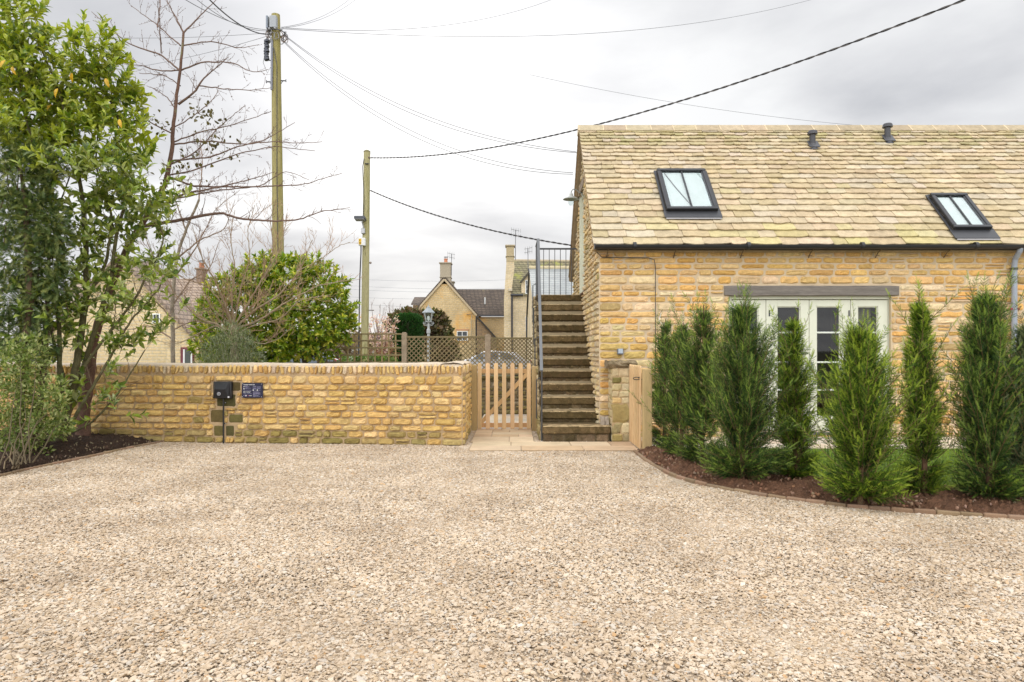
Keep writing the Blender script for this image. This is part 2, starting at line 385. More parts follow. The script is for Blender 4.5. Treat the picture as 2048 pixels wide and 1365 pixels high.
m, t, bs = mat_base('gravel_bed'); v = objvec(t)
vo = t.nodes.new('ShaderNodeTexVoronoi'); vo.inputs['Scale'].default_value = 55; t.links.new(v, vo.inputs['Vector'])
r = ramp(t, vo.outputs['Color'], [(0.2, (0.38, 0.29, 0.195)), (0.55, (0.48, 0.38, 0.27)), (0.9, (0.54, 0.45, 0.34))])
t.links.new(r.outputs[0], bs.inputs['Base Color']); bs.inputs['Roughness'].default_value = 0.95
t.links.new(bump(t, vo.outputs['Distance'], 0.8, 0.02), bs.inputs['Normal'])
mb = MB(); mb.add([[-16, -8, -0.006], [14, -8, -0.006], [14, 12.6, -0.006], [-16, 12.6, -0.006]], [(0, 1, 2, 3)])
mb.build('gravel_drive', m, origin=(0, 0, -0.006), kind='structure')

RB = smooth_curve([(1.70, 9.70), (1.70, 9.0), (1.72, 8.46), (1.81, 7.76), (2.10, 7.09), (2.42, 6.75), (3.03, 6.28), (3.67, 6.05), (4.34, 5.82), (5.6, 5.55), (7.5, 5.2), (9.5, 5.0)], 90)
LB = smooth_curve([(-6.4, 2.0), (-6.1, 5.0), (-5.9, 7.0), (-5.88, 7.9), (-5.76, 9.0), (-5.62, 10.1), (-5.5, 10.8)], 60)
def inbed(X, Y):
    """signed-ish mask of points in a bed"""
    left = (X < np.interp(Y, LB[:, 1], LB[:, 0])-0.0) & (Y > 2)
    yb = np.interp(X, RB[:, 0][20:], RB[:, 1][20:])
    right = ((X > 1.74) & (Y > yb))
    return left | right

def pnoise(x, y, s=1.0, seed=0):
    r_ = np.random.default_rng(seed); v_ = 0
    for k in range(7):
        a, b, c = r_.uniform(0, 6.3, 3); f = s*(1.6**k)
        v_ = v_+np.sin(f*(x*math.cos(a)+y*math.sin(a))+b)*np.sin(f*(y*math.cos(a)-x*math.sin(a))*1.1+c)*0.62**k
    return v_
# left bed: dark mulch rising behind its edge
SOIL_D = (0.065, 0.038, 0.024); SOIL_B = (0.21, 0.105, 0.058)
ys = np.linspace(2.0, 10.85, 150); ts = np.r_[0, np.geomspace(0.02, 6.5, 90)]
ex = np.interp(ys, LB[:, 1], LB[:, 0]); X = ex[:, None]-ts[None, :]; Y = np.repeat(ys[:, None], len(ts), 1)
prof = 0.17*(1-np.exp(-ts/0.55))[None, :]*np.ones_like(X)
Z = prof+0.022*pnoise(X, Y, 5, 3)*np.minimum(1, ts/0.1)[None, :]+0.010*RNG.normal(0, 1, X.shape)*np.minimum(1, ts/0.05)[None, :]
Z[:, 0] = -0.014
nu = len(ts); i = np.arange(len(ys)-1)[:, None]*nu; j = np.arange(nu-1)[None, :]
mb = MB(); mb.add(np.stack([X, Y, Z], -1).reshape(-1, 3), np.stack([i+j, i+nu+j, i+nu+j+1, i+j+1], -1).reshape(-1, 4), SOIL_D)
mb.build('soil_bed', M['soil'], smooth=False, kind='structure')
# right bed strip
c = RB; tan = np.gradient(c, axis=0); tan /= np.linalg.norm(tan, axis=1, keepdims=True); nr_ = np.stack([-tan[:, 1], tan[:, 0]], 1); nr_[:, 0] = np.abs(nr_[:, 0])
cc = smooth_curve(c, 420); tan = np.gradient(cc, axis=0); tan /= np.linalg.norm(tan, axis=1, keepdims=True); nr2 = np.stack([-tan[:, 1], tan[:, 0]], 1)
ts = np.linspace(0, 1.45, 50); wd = np.interp(np.arange(420), [0, 60, 120, 419], [0.55, 0.75, 1.0, 1.0])
XY = cc[:, None, :]+nr2[:, None, :]*(ts[None, :, None]*wd[:, None, None]); X = XY[..., 0]; Y = XY[..., 1]
tt = ts[None, :]/1.45
Z = 0.085*np.sin(np.clip(tt*1.15, 0, 1)*math.pi)**0.7+(0.03*pnoise(X, Y, 7, 5)+0.011*RNG.normal(0, 1, X.shape))*np.minimum(1, tt/0.08)
Z[:, 0] = -0.014; Z[:, -1] = -0.014
nu = len(ts); i = np.arange(419)[:, None]*nu; j = np.arange(nu-1)[None, :]
mb = MB(); mb.add(np.stack([X, Y, Z], -1).reshape(-1, 3), np.stack([i+j, i+j+1, i+nu+j+1, i+nu+j], -1).reshape(-1, 4), SOIL_B)
mb.build('soil_bed', M['soil'], kind='structure')
# stones and clods lying in the right bed (part of the ground cover)
mb = MB()
for _ in range(2600):
    k = random.randrange(415); tq = random.random()*0.9+0.03
    p = cc[k]+nr2[k]*tq*1.45*wd[k]; z = 0.085*math.sin(min(1, tq*1.15)*math.pi)**0.7+0.01
    s = random.uniform(0.005, 0.02); cbox(mb, (-s, -s*.8, -s*.5), (s, s*.8, s*.6), jit(random.choice([SOIL_B, SOIL_B, (0.26, 0.16, 0.10), (0.24, 0.15, 0.10)]), .3), s*.5,
        M=Matrix.Translation((p[0], p[1], z)) @ Euler((random.random()*3, random.random()*3, random.random()*3)).to_matrix().to_4x4())
for _ in range(1800):
    y = random.uniform(4.5, 10.7); q = random.random()**2*1.6; x = np.interp(y, LB[:, 1], LB[:, 0])-q-0.02; z = 0.17*(1-math.exp(-q/0.55))+0.012
    s = random.uniform(0.004, 0.014); cbox(mb, (-s*1.6, -s*.8, -s*.4), (s*1.6, s*.8, s*.5), jit(random.choice([SOIL_D, SOIL_D, (0.10, 0.06, 0.035), (0.25, 0.19, 0.12)]), .3), s*.4,
        M=Matrix.Translation((x, y, z)) @ Euler((random.random()*3, random.random()*3, random.random()*3)).to_matrix().to_4x4())
mb.build('soil_clods', M['matte'], origin=(0, 0, 0), kind='stuff', label='clods, chips and small stones scattered over the planting beds', cat='soil')
# thin edging strip of both beds
for crv, nm, lab, k0 in ((RB, 'bed_edging', 'low brown edging strip curving in front of the row of yews', 1), (LB, 'bed_edging', 'low edging strip between gravel and the dark soil bed under the tall laurel', -1)):
    mb = MB(); q = smooth_curve(crv, 60)
    for a, b in zip(q[:-1], q[1:]):
        beam(mb, (a[0], a[1], 0.008+random.uniform(-.004, .006)), (b[0]+random.uniform(-.006, .006), b[1], 0.008+random.uniform(-.004, .006)), 0.045, 0.05, jit((0.27, 0.18, 0.11), .2), 0.01)
    mb.build(nm, M['mortar'], label=lab, cat='edging')

# lawn behind the yews
q = (cc+nr2*1.0)[70:]; q = q[(q[:, 1] < 9.6) & (q[:, 0] > 2.25)]; nq = len(q)
mb = MB(); mb.add(np.r_[np.c_[q, np.full(nq, .012)], np.c_[q[:, 0], np.full(nq, 9.9), np.full(nq, .012)]], [(i, i+1, nq+i+1, nq+i) for i in range(nq-1)], (0.06, 0.10, 0.018))
mb.build('lawn', M['matte'], kind='structure')
n = 42000; gx = RNG.uniform(2.0, 9.5, n); gy = RNG.uniform(6.1, 9.88, n)
cd = np.min(np.hypot(gx[:, None]-cc[::6, 0][None], gy[:, None]-cc[::6, 1][None]), axis=1); keep = (cd > 1.0) & inbed(gx, gy); keep &= ~((gx < 2.3) & (cd < 0.8)); gx, gy = gx[keep], gy[keep]; n = len(gx)
a = RNG.uniform(0, 6.28, n); h = RNG.uniform(0.025, 0.06, n); w = 0.003
base = np.stack([gx, gy, np.full(n, 0.012)], 1); side = np.stack([np.cos(a), np.sin(a), np.zeros(n)], 1)*w
lean = RNG.normal(0, 0.35, (n, 2))*h[:, None]; tip = base+np.c_[lean, h]
V = np.stack([base-side, base+side, tip], 1).reshape(-1, 3); Fx = np.arange(3*n).reshape(-1, 3)
cg = arr([(0.19, 0.30, 0.035)])*RNG.uniform(0.6, 1.4, (n, 1))+RNG.uniform(0, .05, (n, 1))*arr([(1, .6, .1)])
mb = MB(); mb.add(V, Fx, np.repeat(cg, 3, axis=0)); mb.build('grass', M['softleaf'], origin=(0, 0, 0), kind='stuff', label='short green grass of the lawn behind the yews', cat='grass')

# paving
def slabs(mb, x0, x1, y0, y1, z, sx, sy, pal, gap=0.006):
    y = y0; row = 0
    while y < y1-0.02:
        dy_ = min(random.choice(sy), y1-y); dy_ = y1-y if y1-(y+dy_) < 0.12 else dy_
        x = x0
        while x < x1-0.02:
            dx_ = random.choice(sx)
            if x1-(x+dx_) < 0.18: dx_ = x1-x
            cbox(mb, (x+gap, y+gap, z-0.03), (x+dx_-gap, y+dy_-gap, z+random.uniform(-.002, .002)), jit(random.choice(pal), .07), 0.005); x += dx_
        y += dy_
SAND = [(0.50, 0.35, 0.21), (0.55, 0.40, 0.25), (0.47, 0.33, 0.20), (0.56, 0.43, 0.28)]
mb = MB(); mb.add([[-.66, 9.75, 0.012], [1.78, 9.75, 0.012], [1.78, 10.62, 0.012], [-.66, 10.62, 0.012]], [(0, 1, 2, 3)], (0.36, 0.27, 0.18))
mb.add([[-.69, 10.62, 0.012], [.30, 10.62, 0.012], [.30, 15.1, 0.012], [-.69, 15.1, 0.012]], [(0, 1, 2, 3)], (0.36, 0.27, 0.18))
slabs(mb, -.66, 1.78, 9.75, 10.18, 0.022, (0.9, 0.6, 0.75), (0.45,), SAND); slabs(mb, -.66, 1.78, 10.18, 10.62, 0.022, (0.6, 0.9), (0.45,), SAND)
slabs(mb, -.69, .30, 10.62, 12.34, 0.022, (0.3, 0.6, 0.45), (0.42, 0.3, 0.6), SAND)
slabs(mb, -.69, .30, 12.34, 15.1, 0.022, (0.3, 0.6, 0.45), (0.42, 0.3, 0.6), [(0.66, 0.56, 0.42), (0.6, 0.52, 0.42)])
mb.build('paved_path', M['paving'], kind='structure')
mb = MB(); mb.add([[1.95, 9.9, 0.016], [12, 9.9, 0.016], [12, 11.18, 0.016], [1.95, 11.18, 0.016]], [(0, 1, 2, 3)], (0.36, 0.30, 0.22))
slabs(mb, 1.95, 11, 9.92, 11.17, 0.026, (0.6, 0.9, 0.45), (0.42,), [(0.62, 0.52, 0.38), (0.58, 0.47, 0.34), (0.64, 0.56, 0.44)])
mb.build('terrace_paving', M['paving'], kind='structure')

# pebbles: geometry nodes over numpy points
n = 900000
py = np.sqrt(RNG.uniform(2.3**2, 10.85**2, n)); px = RNG.uniform(-1, 1, n)*(0.80*py+0.7)
ed = pnoise(px, py, 9, 9)*0.02
keep = ~inbed(px+ed, py+ed) & (py < 10.32+0.084*np.maximum(0, -.79-px)+(px > -.78)*0.4) & ~((px > -.67) & (px < 1.79) & (py > 9.77))
thin = RNG.random(n) < np.clip(1.2-0.03*py, 0, 1)
px, py = px[keep & thin], py[keep & thin]
ex = []   # gravel strips by the path, foot of stairs
for (x0, x1, y0, y1, k) in ((-.78, -.67, 10.3, 12.2, 1100), (.305, .44, 10.63, 12.1, 1100), (-.80, -.66, 9.7, 10.4, 500), (.3, 1.5, 10.60, 10.74, 350)):
    ex.append(np.c_[RNG.uniform(x0, x1, k), RNG.uniform(y0, y1, k)])
# a few strays on the paving edge and beds
st = np.c_[RNG.uniform(-.66, 1.7, 60), 9.76+RNG.exponential(0.05, 60)]
q = cc[RNG.integers(0, 420, 500)]+nr2[RNG.integers(0, 1, 500)]*0+RNG.normal(0, 0.03, (500, 2)); ex += [st, q]
ex = np.concatenate(ex); px = np.r_[px, ex[:, 0]]; py = np.r_[py, ex[:, 1]]; n = len(px)
sz = np.exp(RNG.normal(math.log(0.0060), 0.42, n)); sz = np.clip(sz, 0.003, 0.017)
hz = 0.006*pnoise(px, py, 2.2, 11)+RNG.uniform(-0.003, 0.005, n)
me = bpy.data.meshes.new('pebbles'); me.vertices.add(n); me.vertices.foreach_set('co', np.c_[px, py, hz].ravel())
asp = np.c_[sz*RNG.uniform(0.85, 1.7, n), sz*RNG.uniform(0.8, 1.1, n), sz*RNG.uniform(0.3, 0.58, n)]
a_ = me.attributes.new('scl', 'FLOAT_VECTOR', 'POINT'); a_.data.foreach_set('vector', asp.ravel())
rt = np.c_[RNG.normal(0, 0.24, n), RNG.normal(0, 0.24, n), RNG.uniform(0, 6.28, n)]
a_ = me.attributes.new('rot', 'FLOAT_VECTOR', 'POINT'); a_.data.foreach_set('vector', rt.ravel())
me.update(); peb = bpy.data.objects.new('pebbles', me); COLL.objects.link(peb)
peb['kind'] = 'stuff'; peb['label'] = 'pale cream pea gravel covering the driveway'; peb['category'] = 'gravel'
m, t, bs = mat_base('pebble_stone'); oi = t.nodes.new('ShaderNodeObjectInfo')
r = ramp(t, oi.outputs['Random'], [(0.0, (0.26, 0.20, 0.14)), (0.03, (0.42, 0.32, 0.21)), (0.13, (0.50, 0.385, 0.25)), (0.34, (0.56, 0.445, 0.315)), (0.56, (0.62, 0.505, 0.375)), (0.76, (0.66, 0.56, 0.43)), (0.87, (0.50, 0.45, 0.385)), (0.94, (0.73, 0.66, 0.55)), (0.99, (0.52, 0.33, 0.16))])
g_ = t.nodes.new('ShaderNodeNewGeometry'); nn = noise(t, 1.3, 4, 0.55, g_.outputs['Position']); r3 = ramp(t, nn.outputs[0], [(0.36, (0.76, 0.72, 0.68)), (0.62, (0.95, 0.93, 0.91))])
n5 = noise(t, 260, 3, 0.6, g_.outputs['Position']); r5 = ramp(t, n5.outputs[0], [(0.3, (0.8,)*3), (0.7, (1.12,)*3)])
c_ = mixn(t, 'MULTIPLY', 1, mixn(t, 'MULTIPLY', 1, r.outputs[0], r3.outputs[0]), r5.outputs[0]); t.links.new(c_, bs.inputs['Base Color']); bs.inputs['Roughness'].default_value = 0.85
M['pebble'] = m; me.materials.append(m)
ng = bpy.data.node_groups.new('pebble_scatter', 'GeometryNodeTree')
ng.interface.new_socket('Geometry', in_out='INPUT', socket_type='NodeSocketGeometry'); ng.interface.new_socket('Geometry', in_out='OUTPUT', socket_type='NodeSocketGeometry')
gi = ng.nodes.new('NodeGroupInput'); go = ng.nodes.new('NodeGroupOutput'); iop = ng.nodes.new('GeometryNodeInstanceOnPoints')
ico = ng.nodes.new('GeometryNodeMeshIcoSphere'); ico.inputs['Subdivisions'].default_value = 2; ico.inputs['Radius'].default_value = 1
sp = ng.nodes.new('GeometryNodeSetPosition'); nz = ng.nodes.new('ShaderNodeTexNoise'); nz.inputs['Scale'].default_value = 1.1
vm = ng.nodes.new('ShaderNodeVectorMath'); vm.operation = 'SUBTRACT'; vm.inputs[1].default_value = (0.5, 0.5, 0.5)
vs = ng.nodes.new('ShaderNodeVectorMath'); vs.operation = 'SCALE'; vs.inputs['Scale'].default_value = 1.3
ng.links.new(nz.outputs['Color'], vm.inputs[0]); ng.links.new(vm.outputs[0], vs.inputs[0]); ng.links.new(vs.outputs[0], sp.inputs['Offset']); ng.links.new(ico.outputs[0], sp.inputs['Geometry'])
ssm = ng.nodes.new('GeometryNodeSetShadeSmooth'); ssm.inputs['Shade Smooth'].default_value = False
sm = ng.nodes.new('GeometryNodeSetMaterial'); sm.inputs['Material'].default_value = m; ng.links.new(sp.outputs[0], ssm.inputs['Geometry']); ng.links.new(ssm.outputs[0], sm.inputs[0])
ng.links.new(gi.outputs[0], iop.inputs['Points']); ng.links.new(sm.outputs[0], iop.inputs['Instance'])
for nm, sk in (('rot', 'Rotation'), ('scl', 'Scale')):
    na = ng.nodes.new('GeometryNodeInputNamedAttribute'); na.data_type = 'FLOAT_VECTOR'; na.inputs['Name'].default_value = nm
    ng.links.new(na.outputs['Attribute'], iop.inputs[sk])
ng.links.new(iop.outputs[0], go.inputs[0])
md = peb.modifiers.new('scatter', 'NODES'); md.node_group = ng

# dry leaves and twig scraps blown over the gravel
mb = MB()
for _ in range(150):
    y = math.sqrt(random.uniform(9, 108)); x = random.uniform(-.75*y, .45*y) if random.random() < .6 else random.uniform(-5.5, -3); z = .012+.006*float(pnoise(np.array([x]), np.array([y]), 2.2, 11)[0]); s_ = random.uniform(.010, .022)
    if x > 1.6 or x < -5.4 or y > 10.2: continue
    a = random.random()*6.28; L_ = [(0, 0, 0), (.5, .35, .25), (1, 0, .1), (.5, -.35, .3)]
    mb.add([(x+s_*(p*math.cos(a)-q*math.sin(a)), y+s_*(p*math.sin(a)+q*math.cos(a)), z+s_*r_) for p, q, r_ in L_], [(0, 1, 2), (0, 2, 3)], jit(random.choice([(.16, .09, .04), (.24, .15, .07), (.10, .07, .04)]), .3))
mb.build('fallen_leaves', M['matte'], origin=(0, 0, 0), kind='stuff', label='few dry brown leaf scraps scattered over the gravel', cat='leaves')

# ------------------------------------------------------------------ rough slab (irregular rounded bar along x)
def rbar(mb, lo, hi, seg=10, b=0.012, nz=0.004, col=(1, 1, 1), mat=0, axis=0, M4=None):
    lo, hi = arr(lo), arr(hi); o = [k for k in range(3) if k != axis]
    y0, z0, y1, z1 = lo[o[0]], lo[o[1]], hi[o[0]], hi[o[1]]; b = min(b, (y1-y0)*.4, (z1-z0)*.4)
    cs = [(y0+b, z0), ((y0+y1)/2, z0), (y1-b, z0), (y1, z0+b), (y1, (z0+z1)/2), (y1, z1-b), (y1-b, z1), ((y0+y1)/2, z1), (y0+b, z1), (y0, z1-b), (y0, (z0+z1)/2), (y0, z0+b)]
    k = 12; V = []
    xs = np.linspace(lo[axis], hi[axis], seg+1)
    for i_, x in enumerate(xs):
        e_ = RNG.normal(0, nz, (k, 3)); sh = 1 if 0 < i_ < seg else 0.93
        for (y, z), ee in zip(cs, e_):
            p = np.zeros(3); p[axis] = x+ee[0]*.6; p[o[0]] = (y-(y0+y1)/2)*sh+(y0+y1)/2+ee[1]; p[o[1]] = (z-(z0+z1)/2)*sh+(z0+z1)/2+ee[2]; V.append(p)
    V = arr(V)
    if M4 is not None: A = np.array(M4); V = V@A[:3, :3].T+A[:3, 3]
    i_ = np.arange(seg)[:, None]*k; j_ = np.arange(k)[None, :]; j2 = (j_+1) % k
    mb.add(V, np.stack([i_+j_, i_+k+j_, i_+k+j2, i_+j2], -1).reshape(-1, 4), col, mat)
    mb.add(V[:k], [tuple(range(k))], col, mat); mb.add(V[-k:], [tuple(range(k))[::-1]], col, mat)

# ------------------------------------------------------------------ front boundary wall
WS = 0.084; WA = arr((-.79, 10.30)); WD = arr((-1, WS)); WD /= np.linalg.norm(WD)   # runs left from its right corner
WL = 7.9
def wall_uv(x, y):
    k = (x-CX)/F; X = (k*(WA[1]-WS*(-WA[0])+0*WS))  # solve X = k*Y, Y = 10.3+WS*(-.79-X)
    Yc = (10.3-WS*.79)/(1+WS*k); Xc = k*Yc
    return (WA[0]-Xc)/abs(WD[0]), EYE-(y-HY)*Yc/F, Yc
wall = thing('stone_boundary_wall', 'low honey stone wall with upright coping stones, carrying the black charger', 'wall', (-4.5, 10.6, 0))
U3 = arr((-WD[0], -WD[1], 0)); O3 = arr((WA[0], WA[1], 0))+arr((WD[0], WD[1], 0))*WL; N3 = arr((-WD[1]*-1*-1, 0, 0)); N3 = arr((WD[1]*-1, WD[0]*1, 0)); N3 = arr((-WS, -1, 0)); N3 /= np.linalg.norm(N3)
mb = MB(); HW = 1.055
def quad_prism(a, b, z0, z1, th, nrm, col, mat=1):
    prism(mb, [(*a, z0), (*b, z0), (*b, z1), (*a, z1)], -arr(nrm)*th, col, mat)
quad_prism(O3[:2], WA, -.1, HW+.14, 0.34, N3, MORTAR)
rects = courses(WL, HW, (0.088, 0.116), (0.15, 0.36))
dr = []
for (x0, x1, y0, y1) in ((424, 484, 763, 784), (432, 474, 786, 816), (420, 450, 818, 847), (457, 487, 828, 847), (427, 448, 850, 874), (451, 469, 850, 874)):
    ua, v1_, _ = wall_uv(x0, y0); ub, v0_, _ = wall_uv(x1, y1); dr.append((WL-ua, WL-ub, v0_, v1_, 5))
rects = cut(rects, dr)
masonry(mb, O3, U3, (0, 0, 1), N3, rects, HONEY, 0.038, 0.0060, 0.03, 2, None, 0.0045, 0.12, 0.13)
for r_ in dr: stone(mb, O3, U3, arr((0, 0, 1)), N3, r_, 0.008, 0.004, jit((0.12, 0.10, 0.035), .35), 0.0012, 0, 0.02, .15)
# right return towards the gate
O4 = arr((WA[0], WA[1], 0)); U4 = arr((-.012, 1.95, 0)); U4 /= np.linalg.norm(U4); N4 = arr((1, 0, 0))
prism(mb, [(-.79, 10.3+.34, -.1), (-.81, 12.2, -.1), (-.81, 12.2, HW+.14), (-.79, 10.64, HW+.14)], (-.34, 0, 0), MORTAR, 1)
masonry(mb, O4, U4, (0, 0, 1), N4, courses(1.9, HW, (0.080, 0.112), (0.12, 0.28)), HONEY, 0.026, 0.0065, 0.03, 1)
body = mb.build('wall_body', [M['stone'], M['mortar']], wall)
mb = MB()
def topz(u): return 0.02*math.exp(-((WL-u-0.45)/0.35)**2)+0.006*math.sin(u*3.1)
def coping(O, U, Nn, L, tz):
    u = 0.0
    while u < L-0.02:
        w_ = random.uniform(0.036, 0.072); w_ = min(w_, L-u); g = random.uniform(0.004, 0.022)
        lo_ = HW+random.uniform(0.0, 0.035); r_ = (u, u+w_, lo_, HW+.165+tz(u)-random.uniform(0, .012))
        stone(mb, O+arr((0, 0, 0)), U, arr((0, 0, 1)), Nn, r_, 0.030, 0.002, jit(random.choice(HONEY+[(0.66, 0.50, 0.30), (0.6, .48, .33)]), .13), 0.004, 0, 0.10)
        u += w_+g
coping(O3, U3, N3, WL, topz); coping(O4, U4, N4, 1.9, lambda u: 0.012)
# domed mortar cap
us = np.linspace(0, WL, 120)
def capf(u, v):
    a = v*math.pi; off = 0.012-0.18+0.18*math.cos(a); p = O3+U3*u+N3*off*1.0
    e_ = RNG.normal(0, .0022); return (p[0], p[1], HW+.13+0.058*math.sin(a)**0.45+topz(u)+e_)
grid(mb, capf, us, np.linspace(0, 1, 12), (0.56, 0.46, 0.34), 1)
def capf2(u, v):
    a = v*math.pi; off = 0.012-0.18+0.18*math.cos(a)
    return (-.79+off, 10.3+u, HW+.13+0.058*math.sin(a)**0.45+0.01+RNG.normal(0, .0022))
grid(mb, capf2, np.linspace(0.0, 1.9, 40), np.linspace(0, 1, 12), (0.56, 0.46, 0.34), 1)
mb.build('coping', [M['stone'], M['mortar']], wall)

# ev charger on the wall
ua, v1_, Yc = wall_uv(432, 763); ub, v0_, _ = wall_uv(467, 797)
cxu = WL-(ua+ub)/2; hw = abs(ua-ub)/2; cz = (v0_+v1_)/2; hh = abs(v1_-v0_)/2
Cb = O3+U3*cxu+arr((0, 0, cz))
Mw = Matrix(((U3[0], -N3[0], 0, Cb[0]), (U3[1], -N3[1], 0, Cb[1]), (0, 0, 1, Cb[2]), (0, 0, 0, 1)))
def tr(Mx, pts): A = np.array(Mx); return arr(pts)@A[:3, :3].T+A[:3, 3]
ch = thing('car_charger', 'black domed electric car charger fixed to the stone wall above its black conduit', 'charger', (Cb[0], Cb[1], v0_))
mb = MB(); cbox(mb, (-hw, -.075, -hh), (hw, .0, hh), (0.018, 0.018, 0.02), 0.012, 0, Mw)
# faceted front
f = [(-hw, -.075, -hh), (hw, -.075, -hh), (hw, -.075, hh), (-hw, -.075, hh)]; g = [(-hw*.62, -.125, -hh*.78), (hw*.62, -.125, -hh*.78), (hw*.70, -.105, hh*.82), (-hw*.70, -.105, hh*.82)]
g = [(-hw*.86, -.118, -hh*.92), (hw*.86, -.118, -hh*.92), (hw*.60, -.150, hh*.12), (-hw*.60, -.150, hh*.12)]; h_ = [(-hw*.85, -.088, hh*.96), (hw*.85, -.088, hh*.96)]
V = tr(Mw, f+g+h_); mb.add(V, [(0, 1, 5, 4), (1, 2, 9, 5), (5, 9, 6), (3, 0, 4, 8), (8, 4, 7), (4, 5, 6, 7), (7, 6, 9, 8), (2, 3, 8, 9)], (0.02, 0.02, 0.023))
mb.build('housing', M['plastic'], ch)
mb = MB(); sk = tr(Mw, [(-.018, -.137, -hh*.42), (-.018, -.152, -hh*.42)]); tube(mb, sk, 0.027, 20, (0.42, 0.42, 0.44)); tube(mb, tr(Mw, [(-.018, -.15, -hh*.42), (-.018, -.156, -hh*.42)]), 0.019, 20, (0.10, 0.10, 0.11)); tube(mb, tr(Mw, [(-.018, -.15, -hh*.42), (-.018, -.160, -hh*.42)]), 0.008, 12, (0.5, 0.5, 0.5))
mb.build('socket', M['metal'], ch)
mb = MB(); cbox(mb, (hw-.03, -.124, -hh*.88), (hw-.012, -.100, -hh*.72), (0.75, 0.75, 0.8), .001, 0, Mw); mb.build('status_label', M['metal'], ch)
mb = MB(); q0 = tr(Mw, [(.012, -.062, -hh), (.012, -.062, -hh-.10), (.012, -.060, -cz+.0)]); tube(mb, q0, 0.0125, 10, (0.02, 0.02, 0.02))
for zz in (0.30, 0.62): q1 = tr(Mw, [(.012, -.045, -cz+zz), (.012, -.045, -cz+zz+.02)]); tube(mb, q1, 0.018, 10, (0.02, 0.02, 0.02)); sphere(mb, tr(Mw, [(.035, -.04, -cz+zz+.01)])[0], .007, 8, (.4, .4, .4))
mb.build('conduit', M['plastic'], ch)

# ------------------------------------------------------------------ lettering
def text_mesh(body, size, bold=0.0):
    cu = bpy.data.curves.new('lettering', 'FONT'); cu.body = body; cu.size = size; cu.offset = bold; cu.extrude = 0.0004; cu.align_x = 'LEFT'
    o = bpy.data.objects.new('lettering', cu); COLL.objects.link(o); bpy.context.view_layer.update()
    dg = bpy.context.evaluated_depsgraph_get(); me_ = bpy.data.meshes.new_from_object(o.evaluated_get(dg))
    V = np.array([v_.co[:] for v_ in me_.vertices]); Fs = [tuple(p.vertices) for p in me_.polygons]
    bpy.data.objects.remove(o); bpy.data.curves.remove(cu); bpy.data.meshes.remove(me_); return V, Fs
def text_on(mb, Mx, body, x, z, h, depth, col, width=None, bold=0.0, mat=0, rot=False):
    V, Fs = text_mesh(body, 1.0, bold)
    hgt = V[:, 1].max()-V[:, 1].min(); V = V*h/hgt; V -= [V[:, 0].min(), V[:, 1].min(), 0]
    if width: V[:, 0] *= width/V[:, 0].max()
    p = np.stack([x+V[:, 0], -depth-V[:, 2]*1.0-0.0004, z+V[:, 1]], 1); mb.add(tr(Mx, p), Fs, col, mat)

# sign panel
ua, v1_, Yc = wall_uv(488, 766); ub, v0_, _ = wall_uv(530, 795.5)
Cs = O3+U3*(WL-ua)+arr((0, 0, v0_)); sw = abs(ua-ub); sh_ = v1_-v0_
Ms = Matrix(((U3[0], -N3[0], 0, Cs[0]), (U3[1], -N3[1], 0, Cs[1]), (0, 0, 1, Cs[2]), (0, 0, 0, 1)))
sg = thing('information_sign', 'small navy sign with white lettering screwed to the wall right of the charger', 'sign', tuple(Cs))
mb = MB(); pr = []; rr = .012
for (cx_, cz_, a0) in ((sw-rr, rr, -90), (sw-rr, sh_-rr, 0), (rr, sh_-rr, 90), (rr, rr, 180)):
    for k in range(5): a = R(a0+k*22.5); pr.append((cx_+rr*math.cos(a), -.074, cz_+rr*math.sin(a)))
dv = tr(Mw, [(0, .008, 0)])[0]-tr(Mw, [(0, 0, 0)])[0]
prism(mb, tr(Ms, pr), dv, (0.008, 0.008, 0.035)); mb.build('panel', M['metal'], sg)
mb = MB(); WHT = (0.85, 0.85, 0.82); LIL = (0.36, 0.34, 0.50)
sx = lambda p: (p-225)/1135*sw
sz_ = lambda q: (1080-q)/805*sh_
D0 = .0745
text_on(mb, Ms, 'CHARGE YOUR CAR', sx(325), sz_(385), (385-345)/805*sh_, D0, WHT, (925-325)/1135*sw, 0.03)
text_on(mb, Ms, '24/7 SUPPORT', sx(400), sz_(785), 38/805*sh_, D0, WHT, (710-400)/1135*sw, 0.03)
def bar(x0, x1, y0, y1, col=LIL): cbox(mb, (sx(x0), -D0-.0012, sz_(y1)), (sx(x1), -D0+.0002, sz_(y0)), col, 0.0002, 0, Ms)
bar(325, 368, 462, 495, WHT); bar(330, 362, 548, 625, WHT); bar(325, 378, 742, 790, WHT); bar(820, 878, 636, 684, WHT); bar(1038, 1094, 636, 684, WHT)
for (x0, x1, y) in ((335, 530, 443), (405, 655, 478), (405, 600, 503), (405, 720, 556), (405, 530, 588), (325, 750, 668), (325, 475, 857), (520, 765, 857), (830, 1010, 450), (825, 985, 500), (1040, 1255, 480), (1040, 1250, 505), (825, 1010, 562), (830, 1000, 588), (1040, 1235, 562), (1050, 1220, 588), (895, 1000, 655), (1105, 1240, 664), (845, 1140, 752), (845, 1230, 782), (845, 1200, 832), (845, 1245, 858), (845, 1215, 886), (845, 950, 912), (845, 1120, 968), (845, 1215, 995), (845, 930, 1022)):
    x = x0
    while x < x1-12:
        w_ = min(random.uniform(25, 70), x1-x); bar(x, x+w_, y-6, y+6, mixc(LIL, WHT, .35 if y in (450, 443, 968) else 0.0)); x += w_+9
bar(410, 500, 930, 1000, (0.55, 0.5, 0.55)); bar(470, 500, 975, 1000, (0.5, 0.12, 0.10)); bar(575, 610, 955, 985, (0.5, 0.05, 0.12)); bar(625, 765, 957, 982, (0.6, 0.6, 0.55)); bar(310, 375, 935, 990, (0.14, 0.12, 0.20))
mb.build('lettering', M['metal'], sg)
